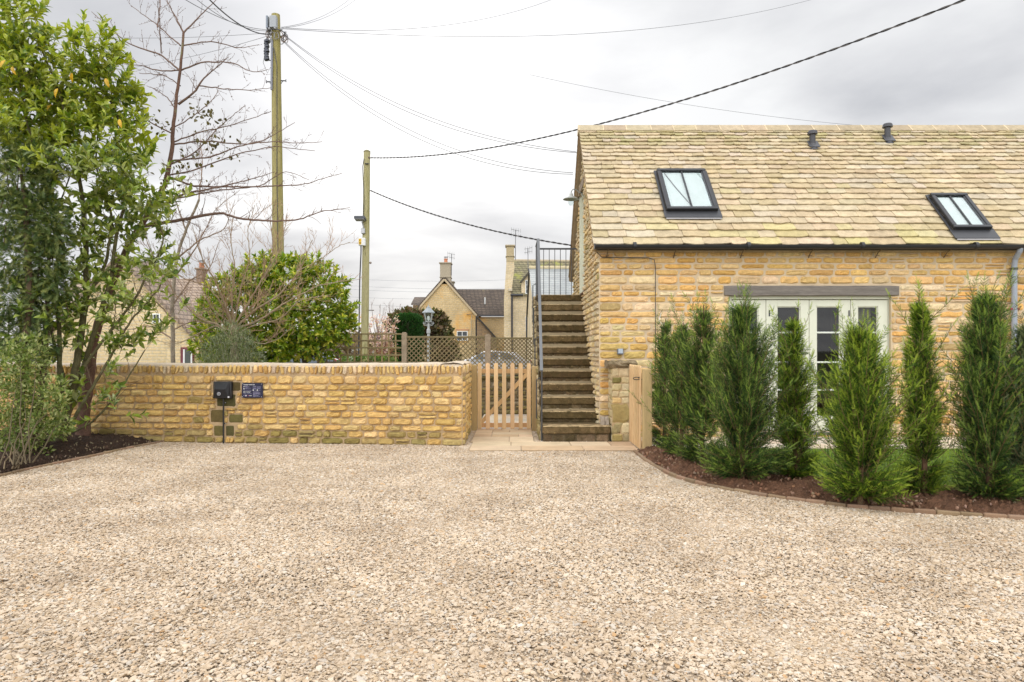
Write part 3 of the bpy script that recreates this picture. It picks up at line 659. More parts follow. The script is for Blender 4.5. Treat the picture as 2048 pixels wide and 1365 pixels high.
for (qx, qy) in ((283, 318), (1303, 325), (262, 1022), (1293, 1025)):
    mb = MB(); p = tr(Ms, [(sx(qx), -.03, sz_(qy)), (sx(qx), -.079, sz_(qy))]); tube(mb, p, .0042, 10, (0.8, 0.78, 0.7)); mb.build('screw', M['metal'], sg)

# ------------------------------------------------------------------ barn
BX = 1.38; BY = 11.20; BXR = 11.5; RY = 13.60; BB = 2*RY-BY
EY, EZ = 11.05, 3.12; RZ = EYE+442*RY/F; TAN = (RZ-EZ)/(RY-EY); PIT = math.atan(TAN)
def roofpt(x, y):
    k = (x-CX)/F; z = -(y-HY)/F; Yr = (EYE-EZ+TAN*EY)/(TAN-z); return arr((k*Yr, Yr, EYE+z*Yr))
barn = thing('stone_barn', 'honey stone barn with stone tiled roof, two black rooflights and sage glazed doors', 'barn', (6.0, 13.6, 0))
DX0, DX1, DZ0, DZ1 = (1458-CX)*BY/F, (1782-CX)*BY/F, EYE-(864-HY)*BY/F, EYE-(594-HY)*BY/F
LX0, LX1, LZ0, LZ1 = (1448-CX)*BY/F, (1797-CX)*BY/F, EYE-(593.5-HY)*BY/F, EYE-(572-HY)*BY/F
mb = MB(); T = 0.42; ZT = 3.22; MB_ = (0.60, 0.47, 0.31)
def bk(x0, x1, y0, y1, z0, z1): cbox(mb, (x0, y0, z0), (x1, y1, z1), MB_, 0.001, 1)
bk(BX, DX0, BY, BY+T, -.1, ZT-.15); bk(DX1, BXR, BY, BY+T, -.1, ZT-.15); bk(DX0, DX1, BY, BY+T, LZ1-.01, ZT-.15); bk(DX0, DX1, BY, BY+T, -.1, DZ0)
bk(BX, BXR, BB-.3, BB, -.1, ZT-.2)
# gable backing (thickness into +x) with door opening
GD = (13.55, 14.45, 2.57, 4.67)
def gab(z): return BY+max(0, (z-3.12)/TAN), BB-max(0, (z-3.12)/TAN)
def gpoly(y0, y1, z0, z1, clip=True):
    ys_ = [y0, y1]; pts = [(BX, y0, z0), (BX, y1, z0)]
    top = lambda y: min(z1, 3.0+TAN*(min(y-BY, BB-y)))
    yy = np.linspace(y1, y0, 24); pts += [(BX, y, top(y)) for y in yy]
    prism(mb, pts, (T, 0, 0), MB_, 1)
gpoly(BY+T, GD[0], -.1, 9); gpoly(GD[1], BB-.3, -.1, 9); gpoly(GD[0], GD[1], -.1, GD[2]); 
yy = np.linspace(GD[1], GD[0], 12); prism(mb, [(BX, GD[0], GD[3]), (BX, GD[1], GD[3])]+[(BX, y, 3.0+TAN*min(y-BY, BB-y)) for y in yy], (T, 0, 0), MB_, 1)
rects = courses(BXR-BX-2.2, ZT-.12, (0.085, 0.145), (0.17, 0.50))
rects = cut(rects, [(DX0-BX, DX1-BX, DZ0-.02, LZ0+.05), (LX0-BX, LX1-BX, LZ0, LZ1)])
def wcol(r, c):
    v = r[2]
    if v < 0.9 and random.random() < .25: c = mixc(c, (0.80, 0.66, 0.47), .5)
    c = mixc(c, (0.74, 0.46, 0.17), .34)
    if v > 2.6: c = mixc(c, random.choice([(0.62, 0.36, 0.10), (0.66, 0.42, 0.15)]), .6)
    if (r[0] < 0.5 and v < 1.9 and random.random() < .5): c = mixc(c, (0.42, 0.34, 0.09), .45)
    return c
masonry(mb, (BX, BY, 0), (1, 0, 0), (0, 0, 1), (0, -1, 0), rects, MIXED, 0.022, 0.009, 0.02, 1, wcol, 0.004, 0.13, 0.13)
lim = lambda v: (max(0, (v-3.02)/TAN), (BB-BY)-max(0, (v-3.02)/TAN))
rects = cut(courses(BB-BY, 5.65, (0.07, 0.12), (0.12, 0.34), lim), [(GD[0]-BY, GD[1]-BY, GD[2], GD[3])])
masonry(mb, (BX, BY, 0), (0, 1, 0), (0, 0, 1), (-1, 0, 0), rects, [(0.60, 0.45, 0.24), (0.64, 0.50, 0.29), (0.55, 0.42, 0.24), (0.66, 0.48, 0.22), (0.52, 0.43, 0.28)], 0.030, 0.009, 0.03, 2, None, 0.005, .14)
mb.build('wall', [M['stone'], M['mortar']], barn)
mb = MB(); rbar(mb, (LX0, BY-.035, LZ0+.01), (LX1, BY+.3, LZ1), 24, .010, .002, (0.20, 0.175, 0.15)); mb.build('lintel', M['oak'], barn)

# roof slopes
mb = MB()
SL = math.hypot(RY-EY, RZ-EZ); ud = arr((0, math.cos(PIT), math.sin(PIT))); nd = arr((0, -math.sin(PIT), math.cos(PIT)))
VX = BX-.115
prism(mb, [(VX+.03, EY+.06, EZ-.03), (BXR, EY+.06, EZ-.03), (BXR, RY, RZ-.03), (VX+.03, RY, RZ-.03)], (0, 0.05, -.05), (0.40, 0.31, 0.2), 0)
prism(mb, [(VX+.03, 2*RY-EY-.06, EZ-.03), (BXR, 2*RY-EY-.06, EZ-.03), (BXR, RY, RZ-.03), (VX+.03, RY, RZ-.03)], (0, -.05, -.05), (0.40, 0.31, 0.2), 0)
TC = [(0.50, 0.395, 0.25), (0.53, 0.42, 0.27), (0.46, 0.36, 0.22), (0.55, 0.45, 0.305), (0.50, 0.40, 0.26), (0.45, 0.36, 0.20), (0.51, 0.435, 0.33)]
def tile(x0, x1, s0, L, th, col, back=False):
    nu_, nv_ = 7, 4; us_ = np.linspace(0, 1, nu_); vs_ = np.array([0, 0.06, 0.5, 1.0])
    w_ = x1-x0; e0 = RNG.normal(0, .010, nu_); e0 = np.convolve(np.r_[e0[0], e0, e0[-1]], [.3, .4, .3], 'valid'); tl = random.uniform(-.004, .004)
    V = np.zeros((nv_, nu_, 3)); 
    for a_, v_ in enumerate(vs_):
        for b_, u_ in enumerate(us_):
            x_ = x0+u_*w_; s_ = s0+v_*L+(e0[b_] if a_ < 2 else 0)+abs(2*(u_-.5))**6*0.011*(1 if a_ < 2 else 0)
            h = (th+.028)*(1-0.84*v_)+0.010+(RNG.normal(0, .0022)) - (0.004 if a_ == 0 else 0)+tl*(u_-.5)*2
            p = arr((x_, EY, EZ))+ud*s_+nd*h
            if back: p[1] = 2*RY-p[1]
            V[a_, b_] = p
    low = V[0].copy(); low -= (nd*[1, -1 if back else 1, 1])*th*0.80
    lft = V[:, 0].copy()-(nd*[1, -1 if back else 1, 1])*th*.9; rgt = V[:, -1].copy()-(nd*[1, -1 if back else 1, 1])*th*.9
    allv = np.r_[V.reshape(-1, 3), low, lft, rgt]; n0 = nu_*nv_
    Fs = [(a_*nu_+b_, a_*nu_+b_+1, (a_+1)*nu_+b_+1, (a_+1)*nu_+b_) for a_ in range(nv_-1) for b_ in range(nu_-1)]
    Fs += [(n0+b_, n0+b_+1, b_+1, b_) for b_ in range(nu_-1)]
    n1 = n0+nu_; n2_ = n1+nv_
    Fs += [(n1+a_, a_*nu_, (a_+1)*nu_, n1+a_+1) for a_ in range(nv_-1)]+[(a_*nu_+nu_-1, n2_+a_, n2_+a_+1, (a_+1)*nu_+nu_-1) for a_ in range(nv_-1)]
    mb.add(allv, Fs, col, 0)
s = 0.0; k = 0; NROW = 24
exps = np.linspace(0.205, 0.120, NROW); exps *= (SL-0.10)/exps.sum()
for e_ in exps:
    x = VX+random.uniform(0, .01); 
    wr = np.interp(s/SL, [0, 1], [0.42, 0.24])
    while x < BXR-1.0:
        w_ = wr*random.uniform(0.55, 1.35); 
        c_ = mixc(random.choice(TC), (0.50, 0.40, 0.25), .35)
        if s > SL*0.8 and random.random() < .5: c_ = mixc(c_, (0.34, 0.31, 0.12), random.uniform(.2, .6))
        if s < SL*0.12 and random.random() < .25: c_ = mixc(c_, (0.50, 0.45, 0.14), .35)
        tile(x, x+w_-0.005, s+random.uniform(-.006, .006), e_*1.6, random.uniform(0.018, 0.030), jit(c_, .09)); x += w_
    s += e_; k += 1
s = 0.0
for e_ in exps:
    x = VX
    for q_ in range(4):
        w_ = random.uniform(.3, .5); tile(x, x+w_-.005, s, e_*1.5, .026, jit(random.choice(TC), .1), True); x += w_
    tile(x, BXR-1, s, e_*1.5, .026, jit(random.choice(TC), .1), True)
    s += e_
# verge bedding under tile ends
for sgn in (1, -1):
    ya, yb_ = (EY+.02, RY) if sgn == 1 else (2*RY-EY-.02, RY)
    beam(mb, (VX+.06, ya, EZ-.045), (VX+.06, yb_, RZ-.045), 0.10, 0.05, (0.34, 0.22, 0.11), .005)
roof = mb.build('roof', M['tile'], barn)
# ridge
mb = MB(); x = VX
while x < BXR-1:
    L = random.uniform(0.44, 0.50); c_ = jit((0.42, 0.34, 0.22), .12)
    for sg_ in (1, -1):
        a = arr((x+.006, RY, RZ+.085)); 
        pr = [(x+.006, RY, RZ+.075), (x+.006, RY-sg_*.155, RZ-.075), (x+.006, RY-sg_*.135, RZ-.10), (x+.006, RY, RZ+.03)]
        prism(mb, pr, (L-.012, 0, 0), c_, 0)
    prism(mb, [(x-.012, RY, RZ+.080), (x-.012, RY-.16, RZ-.073), (x-.012, RY-.13, RZ-.11), (x-.012, RY+.13, RZ-.11), (x-.012, RY+.16, RZ-.073)], (.022, 0, 0), (0.62, 0.50, 0.33), 0)
    x += L
mb.build('ridge', M['step' if False else 'tile'], roof)

# rooflights
def on_roof(x, s_, h): return arr((x, EY, EZ))+ud*s_+nd*h
def roof_frame(X0, s0):  # matrix: local x -> X, local y -> up slope, local z -> normal
    o_ = on_roof(X0, s0, 0); return Matrix(((1, ud[0], nd[0], o_[0]), (0, ud[1], nd[1], o_[1]), (0, ud[2], nd[2], o_[2]), (0, 0, 0, 1)))
def rooflight(tl, tr_, bl, br, fl):
    a, b, c_, d_, e2 = map(lambda q: roofpt(*q), (tl, tr_, bl, br, fl))
    X0 = (a[0]+c_[0])/2; X1 = (b[0]+d_[0])/2; sfun = lambda p: (p[1]-EY)/math.cos(PIT)
    s1 = (sfun(a)+sfun(b))/2; s0 = (sfun(c_)+sfun(d_))/2; sf = sfun(e2); w_ = X1-X0; L = s1-s0
    Mr = roof_frame(X0, s0) @ Matrix.Translation((0, 0, .034)); K = (0.022, 0.023, 0.026)
    mb = MB(); cbox(mb, (-.05, -(s0-sf), .035), (w_+.05, 0.01, .052), (0.035, 0.036, 0.04), .004, 0, Mr)
    cbox(mb, (-.045, 0.01, .035), (0, L+.03, .054), K, .003, 0, Mr); cbox(mb, (w_, 0.01, .035), (w_+.045, L+.03, .054), K, .003, 0, Mr); cbox(mb, (0, L, .035), (w_, L+.045, .056), K, .003, 0, Mr)
    cbox(mb, (-.03, -(s0-sf)-.035, .030), (w_+.03, -(s0-sf)-.002, .044), (0.28, 0.27, 0.27), .003, 0, Mr)
    fr = thing_part('roof_window', barn, mb, M['metal'])
    mb = MB(); t_ = .062
    cbox(mb, (0, 0, .056), (w_, t_, .118), K, .008, 0, Mr); cbox(mb, (0, L-t_, .056), (w_, L, .122), K, .008, 0, Mr)
    cbox(mb, (0, t_+.001, .056), (t_, L-t_-.001, .115), K, .008, 0, Mr); cbox(mb, (w_-t_, t_+.001, .056), (w_, L-t_-.001, .115), K, .008, 0, Mr)
    q_ = .022; cbox(mb, (t_+.001, t_, .06), (t_+q_, L-t_, .098), (0.045, 0.047, 0.05), .003, 0, Mr); cbox(mb, (w_-t_-q_, t_, .06), (w_-t_-.001, L-t_, .098), (0.045, 0.047, 0.05), .003, 0, Mr)
    mb.build('frame', M['metal'], fr)
    mb = MB(); cbox(mb, (w_/2-.013, t_, .078), (w_/2+.013, L-t_, .104), K, .004, 0, Mr); mb.build('glazing_bar', M['metal'], fr)
    mb = MB(); cbox(mb, (t_+q_, t_, .080), (w_/2-.013, L-t_, .086), (1, 1, 1), .0005, 0, Mr); cbox(mb, (w_/2+.013, t_, .080), (w_-t_-q_, L-t_, .086), (1, 1, 1), .0005, 0, Mr); mb.build('pane', M['glass'], fr)
    mb = MB(); cbox(mb, (t_+q_+.03, t_+.03, .062), (w_-t_-q_-.03, L-t_-.03, .066), (0.66, 0.64, 0.61), .0005, 0, Mr)
    cbox(mb, (t_+q_-.01, t_-.01, .058), (w_-t_-q_+.01, L-t_+.01, .0615), (0.8, 0.8, 0.78), .0005, 0, Mr); mb.build('blind', M['render'], fr)
    return Mr, w_, L, fr
def thing_part(name, parent, mb, mat): return mb.build(name, mat, parent)
Mr, w_, L, fr = rooflight((1310, 352), (1408, 351), (1331, 432), (1436, 431), (1332, 443)) if False else rooflight((1312, 352), (1408, 351), (1331, 432), (1432, 431), (1333, 443))
mb = MB(); A = np.array(Mr); pp = [tr(Mr, [(.13, L-.10, .072)])[0], tr(Mr, [(.5*w_*.6, L*.55, .0725)])[0], tr(Mr, [(w_/2+.02, .10, .072)])[0]]; tube(mb, pp, .010, 6, (0.03, 0.03, 0.03)); mb.build('blind_cord', M['metal'], fr)
rooflight((1850, 401), (1926, 400), (1905, 469), (1976, 468), (1920, 485))
# vents near the ridge
for (bx, by, ty, sc) in ((1628, 297, 262, 1.0), (1778, 285, 248, 1.0)):
    p = roofpt(bx, by); tz = EYE-(ty-HY)*p[1]/F; px_ = p[0]-.03
    K = (0.045, 0.045, 0.05); mb = MB(); tube(mb, [(px_, p[1]+.0, p[2]), (px_, p[1]+.0, tz-.05)], .056, 18, K)
    lathe(mb, [(.0, 0.0), (.072, 0.0), (.088, -.02), (.094, -.07), (.080, -.072), (.05, -.07)], (px_, p[1]+.0, tz), 20, K)
    ap = mb.build('roof_vent', M['metal'], roof, smooth=False)
    Mv = roof_frame(p[0]-.05, (p[1]-EY)/math.cos(PIT)-.02) @ Matrix.Translation((0, 0, .034)); mb = MB(); 
    cbox(mb, (-.07, -.05, .03), (.13, .16, .046), (0.06, 0.06, 0.065), .004, 0, Mv)
    o_ = tr(Mv, [(0, .10, .04)])[0]; lathe(mb, [(.13, -.08), (.09, -.02), (.06, .05)], (px_, p[1]+.0, p[2]+.03), 18, K)
    mb.build('vent_flashing', M['metal'], barn)
# gutter, brackets, downpipe
mb = MB(); gz = 3.125; gy = 10.985
def gut(u, v): a = R(180+v*180); return (u, gy+.058*math.cos(a), gz+.058*math.sin(a))
grid(mb, gut, np.linspace(VX+.02, BXR-1, 40), np.linspace(0, 1, 10), (0.016, 0.016, 0.018))
def gut2(u, v): a = R(180+v*180); return (u, gy+.052*math.cos(a), gz+.052*math.sin(a))
grid(mb, gut2, np.linspace(VX+.02, BXR-1, 2), np.linspace(0, 1, 10), (0.016, 0.016, 0.018))
tube(mb, [(VX+.02, gy-.057, gz), (BXR-1, gy-.057, gz)], .006, 6, (0.016, 0.016, 0.018)); tube(mb, [(VX+.014, gy, gz-.012), (VX+.022, gy, gz-.012)], .055, 12, (0.016, 0.016, 0.018))
x = 1.9
while x < BXR-1.2: tube(mb, [(x, gy, gz-.004), (x+.05, gy, gz-.004)], .063, 14, (0.016, 0.016, 0.018)); x += 1.83
cbox(mb, (VX+.05, EY-.02, EZ-.06), (BXR-1, EY+.03, EZ+.005), (0.02, 0.02, 0.02), .003)
gut_o = mb.build('gutter', M['metal'], barn)
for xx in (1350, 1485, 1622, 1757, 1895, 1215):
    X_ = (xx-CX)*11.1/F; mb = MB(); tube(mb, [(X_, 11.0, 3.07), (X_, 11.10, 3.04), (X_, 11.16, 2.99), (X_, 11.2, 2.96)], .007, 6, (0.10, 0.07, 0.04)); tube(mb, [(X_-.03, 11.13, 2.985), (X_+.03, 11.13, 2.985)], .006, 6, (0.15, 0.1, 0.06)); mb.build('bracket', M['metal'], gut_o)
mb = MB(); X_ = (2030.5-CX)*11.1/F; tube(mb, [(X_, gy, gz-.03), (X_, gy+.02, gz-.09), (X_, 11.10, gz-.2), (X_, 11.12, gz-.3), (X_, 11.12, .05)], .042, 16, (0.30, 0.33, 0.38))
for z_ in (2.75, 1.6, .5): tube(mb, [(X_, 11.12, z_), (X_, 11.12, z_+.035)], .052, 16, (0.05, 0.05, 0.05))
for z_ in (2.1,): cbox(mb, (X_-.08, 11.10, z_), (X_+.08, 11.17, z_+.03), (0.25, 0.02, 0.03), .004)
mb.build('downpipe', M['metal'], barn)
# thin cable on wall
mb = MB(); c2 = [(1188, 498), (1195, 506), (1204, 515), (1250, 515.5), (1296, 516), (1309, 520), (1311, 535), (1311, 650), (1311, 740)]
tube(mb, [((a-CX)*11.15/F, 11.155, EYE-(b-HY)*11.15/F) for a, b in c2], .0065, 6, (0.05, 0.045, 0.04)); mb.build('wall_cable', M['metal'], barn)

# glazed doors: frame, four leaves
SG = (0.66, 0.66, 0.53); YD = BY+.05
mb = MB(); fx = lambda x: (x-CX)*(YD)/F; fz = lambda y: EYE-(y-HY)*YD/F
cbox(mb, (DX0+.002, YD, DZ0), (fx(1463.5), YD+.09, DZ1+.02), SG, .004); cbox(mb, (fx(1777.5), YD, DZ0), (DX1-.002, YD+.09, DZ1+.02), SG, .004)
cbox(mb, (fx(1463.5), YD, fz(599)), (fx(1777.5), YD+.09, DZ1+.02), SG, .004)
cbox(mb, (DX0, BY-.04, DZ0-.05), (DX1, YD+.10, DZ0-.001), (0.13, 0.12, 0.115), .006)
dset = mb.build('glazed_door_set', M['paint'], barn)
for (x0, x1, g0, g1) in ((1464.5, 1532, 1480, 1517.5), (1533, 1618.5, 1555, 1601.5), (1619.5, 1701.5, 1634, 1681.5), (1702.5, 1776.5, 1716.5, 1757)):
    mb = MB(); y0_ = YD+.012; y1_ = YD+.065; a, b, c_, d_ = fx(x0), fx(g0), fx(g1), fx(x1); zt, zb, gt, gb = fz(600.5), DZ0+.012, fz(613.5), fz(834)
    cbox(mb, (a, y0_, zb), (b, y1_, zt), SG, .003); cbox(mb, (c_, y0_, zb), (d_, y1_, zt), SG, .003)
    cbox(mb, (b, y0_, gt), (c_, y1_, zt), SG, .003); cbox(mb, (b, y0_, zb), (c_, y1_, gb), SG, .003)
    mo = .014   # glazing moulding
    for (p0, p1, q0, q1) in ((b, b+mo, gb, gt), (c_-mo, c_, gb, gt), (b, c_, gt-mo, gt), (b, c_, gb, gb+mo)): cbox(mb, (p0, y0_+.016, q0), (p1, y1_-.01, q1), mixc(SG, (1, 1, 1), .08), .003)
    for yb_ in (665.5, 725, 780.5): cbox(mb, (b, y0_+.012, fz(yb_)-.014), (c_, y1_-.012, fz(yb_)+.014), (0.66, 0.68, 0.60), .004)
    leaf = mb.build('door_leaf', M['paint'], barn) if False else mb.build('door_leaf', M['paint'], dset)
    mb = MB(); cbox(mb, (b, y0_+.026, gb), (c_, y0_+.034, gt), (1, 1, 1), .0005); mb.build('pane', M['glass_door'], dset)
for (hx, hy) in ((1539, 627), (1698.5, 627), (1541, 823), (1698, 823)):
    mb = MB(); cbox(mb, (fx(hx)-.008, YD-.006, fz(hy)-.05), (fx(hx)+.008, YD+.014, fz(hy)+.05), (0.02, 0.022, 0.03), .003); mb.build('hinge', M['metal'], dset)
mb = MB(); cbox(mb, (fx(1621), YD-.012, fz(742)), (fx(1624.5), YD+.012, fz(724)), (0.25, 0.26, 0.27), .003); tube(mb, [(fx(1622.7), YD-.01, fz(730)), (fx(1622.7), YD-.05, fz(730)), (fx(1614), YD-.05, fz(731))], .008, 8, (0.3, .3, .3)); mb.build('handle', M['galv'], dset)
# room behind the doors
mb = MB()
cbox(mb, (DX0-.5, BY+T, .10), (DX1+.5, 15.6, .13), (0.16, 0.10, 0.06), .002); cbox(mb, (DX0-.5, 14.4, .13), (DX1+.5, 14.5, 2.75), (0.20, 0.16, 0.12), .002); cbox(mb, (DX0-.55, BY+T, .13), (DX0-.5, 14.4, 2.75), (0.25, 0.2, 0.15), .002); cbox(mb, (DX1+.5, BY+T, .13), (DX1+.55, 14.4, 2.75), (0.25, 0.2, 0.15), .002); cbox(mb, (DX0-.5, BY+T, 2.75), (DX1+.5, 14.4, 2.8), (0.3, 0.27, 0.2), .002)
mb.build('room_lining', M['matte'], barn)
mb = MB(); 
def curt(u, v): return (fx(1712)+u*(fx(1752)-fx(1712)), YD+.16+.025*math.sin(u*32), DZ0+v*(DZ1-DZ0))
grid(mb, curt, np.linspace(0, 1, 60), [0, 1], (0.42, 0.40, 0.30)); mb.build('curtain', M['render'], barn, smooth=True)
# gable door, its lintel and sill
mb = MB(); cbox(mb, (BX+.02, GD[0], GD[2]+.03), (BX+.10, GD[0]+.06, GD[3]), SG, .004); cbox(mb, (BX-.015, GD[1]-.07, GD[2]+.03), (BX+.10, GD[1], GD[3]), SG, .004); cbox(mb, (BX+.02, GD[0]+.06, GD[3]-.06), (BX+.10, GD[1]-.07, GD[3]), SG, .004)
cbox(mb, (BX+.05, GD[0]+.06, GD[2]+.03), (BX+.09, GD[1]-.07, GD[3]-.06), SG, .003)
for k in range(1, 6): y = GD[0]+.06+k*.13; cbox(mb, (BX+.046, y-.003, GD[2]+.06), (BX+.052, y+.003, GD[3]-.08), mixc(SG, (0, 0, 0), .3), .001)
gd = mb.build('gable_door', M['paint'], barn); mb = MB(); sphere(mb, (BX+.02, GD[0]+.14, 3.6), .025, 10, (.3, .3, .3)); mb.build('handle', M['galv'], gd)
mb = MB(); rbar(mb, (BX-.05, GD[0]-.12, GD[2]-.01), (BX+.12, GD[1]+.05, GD[2]+.035), 8, .01, .002, (0.16, 0.09, 0.045), axis=1); mb.build('door_sill', M['oak'], barn)
mb = MB(); rbar(mb, (BX-.045, GD[0]-.18, GD[3]+.01), (BX+.12, GD[1]+.18, GD[3]+.19), 8, .01, .003, (0.26, 0.19, 0.13), axis=1); mb.build('door_lintel', M['oak'], barn)
mb = MB(); cbox(mb, (BX-.05, 13.3, 5.02), (BX+.01, 13.38, 5.15), (0.09, 0.09, 0.1), .01); mb.build('alarm_box', M['plastic'], barn)

# barn lamp
by_ = 14.0; sx_ = (1142-CX)*by_/F; lz = EYE-(395-HY)*by_/F; GREY = (0.34, 0.36, 0.34)
lamp = thing('barn_lamp', 'grey enamelled swan-neck lamp with glass jar on the gable above the stairs', 'wall lamp', (BX, by_, lz))
mb = MB(); tube(mb, [(BX+.01, by_, lz+.08), (BX-.02, by_, lz+.08)], .045, 14, GREY); q = [(BX, by_, lz+.08), (BX-.06, by_, lz+.10), (BX-.12, by_, lz+.155), (sx_+.04, by_, lz+.165), (sx_+.006, by_, lz+.12), (sx_, by_, lz+.07)]; tube(mb, q, .011, 8, GREY); mb.build('arm', M['galv'], lamp)
mb = MB(); lathe(mb, [(.02, .08), (.035, .075), (.045, .03), (.06, .02), (.16, -.035), (.165, -.045), (.05, .0), (.0, .0)], (sx_, by_, lz), 28, (0.42, 0.43, 0.40)); mb.build('lamp_shade', M['metal'], lamp, smooth=True)
mb = MB(); lathe(mb, [(.048, .0), (.055, -.05), (.052, -.12), (.03, -.155), (0, -.16)], (sx_, by_, lz-.01), 20, (1, 1, 1)); mb.build('glass_jar', M['glass'], lamp, smooth=True)
# small square wall light on the front
q = ((1239.5-CX)*BY/F, BY, EYE-(703.5-HY)*BY/F); wl = thing('wall_box_light', 'small square grey box light on the barn wall above the pillar', 'wall light', q)
mb = MB(); cbox(mb, (q[0]-.048, BY-.09, q[2]-.048), (q[0]+.048, BY-.0, q[2]+.048), (0.16, 0.18, 0.21), .006); mb.build('housing', M['metal'], wl)
mb = MB(); cbox(mb, (q[0]-.036, BY-.096, q[2]-.030), (q[0]+.036, BY-.088, q[2]+.042), (0.40, 0.46, 0.52), .003); mb.build('lens', M['metal'], wl)

# ------------------------------------------------------------------ outside staircase
st = thing('stone_staircase', 'mossy outside stone staircase climbing the barn gable', 'staircase', (.9, 12.4, 0))
SX0, SX1 = .435, BX-.002; RIS = .2144; GO = .267; TT_ = [0.17, 0.14, 0.06]
STC = [(0.12, 0.078, 0.032), (0.10, 0.064, 0.026), (0.16, 0.108, 0.048)]
for k in range(1, 13):
    fy = 10.75 if k == 1 else 11.02+GO*(k-1); top = .245 if k == 1 else RIS*k
    x1 = 1.505 if k == 1 else SX1; dep = (11.02+GO*k)-fy+.05 if k < 12 else .34
    mb = MB()
    bl = top-.118; prev = -.02 if k == 1 else (.245 if k == 2 else RIS*(k-1))
    if k == 1: # slab in front of the wall corner: keep off the barn wall
        rbar(mb, (SX0, fy, bl), (x1, BY-.005, top), 26, .012, .003, jit(STC[2], .1)); rbar(mb, (SX0, BY-.004, bl), (SX1, BY+.2, top), 20, .004, .001, jit(STC[2], .1))
    else: rbar(mb, (SX0, fy, bl), (x1, fy+dep, top), 26, .012, .003, jit(random.choice(STC), .12))
    # worn nosing: thin paler skim on the tread top
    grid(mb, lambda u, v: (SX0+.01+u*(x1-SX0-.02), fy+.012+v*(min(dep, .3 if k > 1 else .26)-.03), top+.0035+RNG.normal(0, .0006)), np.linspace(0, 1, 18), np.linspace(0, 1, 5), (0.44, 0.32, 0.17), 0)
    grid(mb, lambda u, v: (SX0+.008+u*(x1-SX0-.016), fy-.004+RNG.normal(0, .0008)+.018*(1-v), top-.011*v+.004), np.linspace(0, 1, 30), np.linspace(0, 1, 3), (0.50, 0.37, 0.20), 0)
    x = SX0+.01
    while x < x1-.03:
        w_ = min(random.uniform(.12, .34), x1-.02-x)
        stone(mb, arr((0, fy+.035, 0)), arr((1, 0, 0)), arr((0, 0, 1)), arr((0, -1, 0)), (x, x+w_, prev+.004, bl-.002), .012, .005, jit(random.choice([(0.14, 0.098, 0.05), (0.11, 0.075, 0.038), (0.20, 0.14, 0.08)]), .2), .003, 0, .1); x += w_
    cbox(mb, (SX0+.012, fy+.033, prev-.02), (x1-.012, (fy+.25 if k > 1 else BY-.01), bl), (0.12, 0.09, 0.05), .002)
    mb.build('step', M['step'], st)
# landing and stair body
mb = MB(); LZ_ = RIS*12
cbox(mb, (SX0-.02, 14.30, LZ_-.10), (SX1, 15.0, LZ_-.004), (0.30, 0.24, 0.14), .01); 
poly = [(SX0-.035, 10.85, -.05), (SX0-.035, 15.0, -.05), (SX0-.035, 15.0, LZ_-.11), (SX0-.035, 14.0, LZ_-.11), (SX0-.035, 11.3, .22), (SX0-.035, 10.85, .12)]
prism(mb, poly, (SX1-SX0+.03, 0, 0), (0.28, 0.22, 0.13), 1)
def slim(v):
    return (max(0.0, (v-.10)/RIS*GO-.05), 4.2)
masonry(mb, (SX0-.035, 10.85, 0), (0, 1, 0), (0, 0, 1), (-1, 0, 0), courses(4.15, LZ_-.02, (.09, .14), (.14, .35), slim), [(0.40, 0.31, 0.18), (0.34, 0.26, 0.14), (0.46, 0.36, 0.2)], .022, .008, .2, 3)
mb.build('stair_body', [M['stone'], M['mortar']], st)
# railing
IR = (0.05, 0.052, 0.056); mb = MB()
ptsr = [(.452, 10.80, 0.0), (.452, 10.80, 1.045)]
a = P(1083, 742, 10.86); b = P(1076.5, 478, 13.96)
beam(mb, (a[0], a[1], a[2]), (b[0], b[1], b[2]), .052, .020, (0.13, 0.135, 0.14), .004)
beam(mb, (b[0], b[1], b[2]-.008), (b[0]-.01, 14.95, b[2]-.012), .045, .016, IR, .004)
beam(mb, (a[0]+.004, a[1]-.01, 0.0), (a[0]+.004, a[1]-.01, a[2]+.01), .022, .045, IR, .004, up=(0, 1, 0))
RT = 3.66
beam(mb, (b[0]-.006, 14.95, RT), (BX+.06, 14.95, RT), .012, .04, IR, .003)
hr = mb.build('handrail', M['metal'], st)
for k in range(8):
    x = b[0]+.03+k*.122; mb = MB(); tube(mb, [(x, 14.95, LZ_-.02), (x, 14.95, RT)], .0075, 6, IR); mb.build('baluster', M['metal'], hr)
mb = MB(); tube(mb, [(b[0]-.01, 14.95, LZ_-.3), (b[0]-.01, 14.95, b[2]-.01)], .013, 8, IR); mb.build('baluster', M['metal'], hr)
mb = MB(); tube(mb, [(b[0], 13.96, LZ_-.3), (b[0], 13.96, b[2]-.005)], .015, 8, IR); mb.build('baluster', M['metal'], hr)
for k in range(7):
    y = 14.08+k*.12; mb = MB(); tube(mb, [(b[0]-.01, y, LZ_-.02), (b[0]-.01, y, b[2]-.012)], .0075, 6, IR); mb.build('baluster', M['metal'], hr)
for (yy_, z0, z1) in ((11.45, .30, .95), (12.3, .95, 1.65), (13.1, 1.55, 2.25), (13.75, 2.0, 2.75)):
    mb = MB(); xs_ = SX0-.075; tube(mb, [(SX0-.03, yy_, z0), (xs_, yy_, z0), (xs_, yy_, z1), (SX0-.01, yy_, z1+.03)], .010, 6, IR); mb.build('side_bracket', M['metal'], hr)
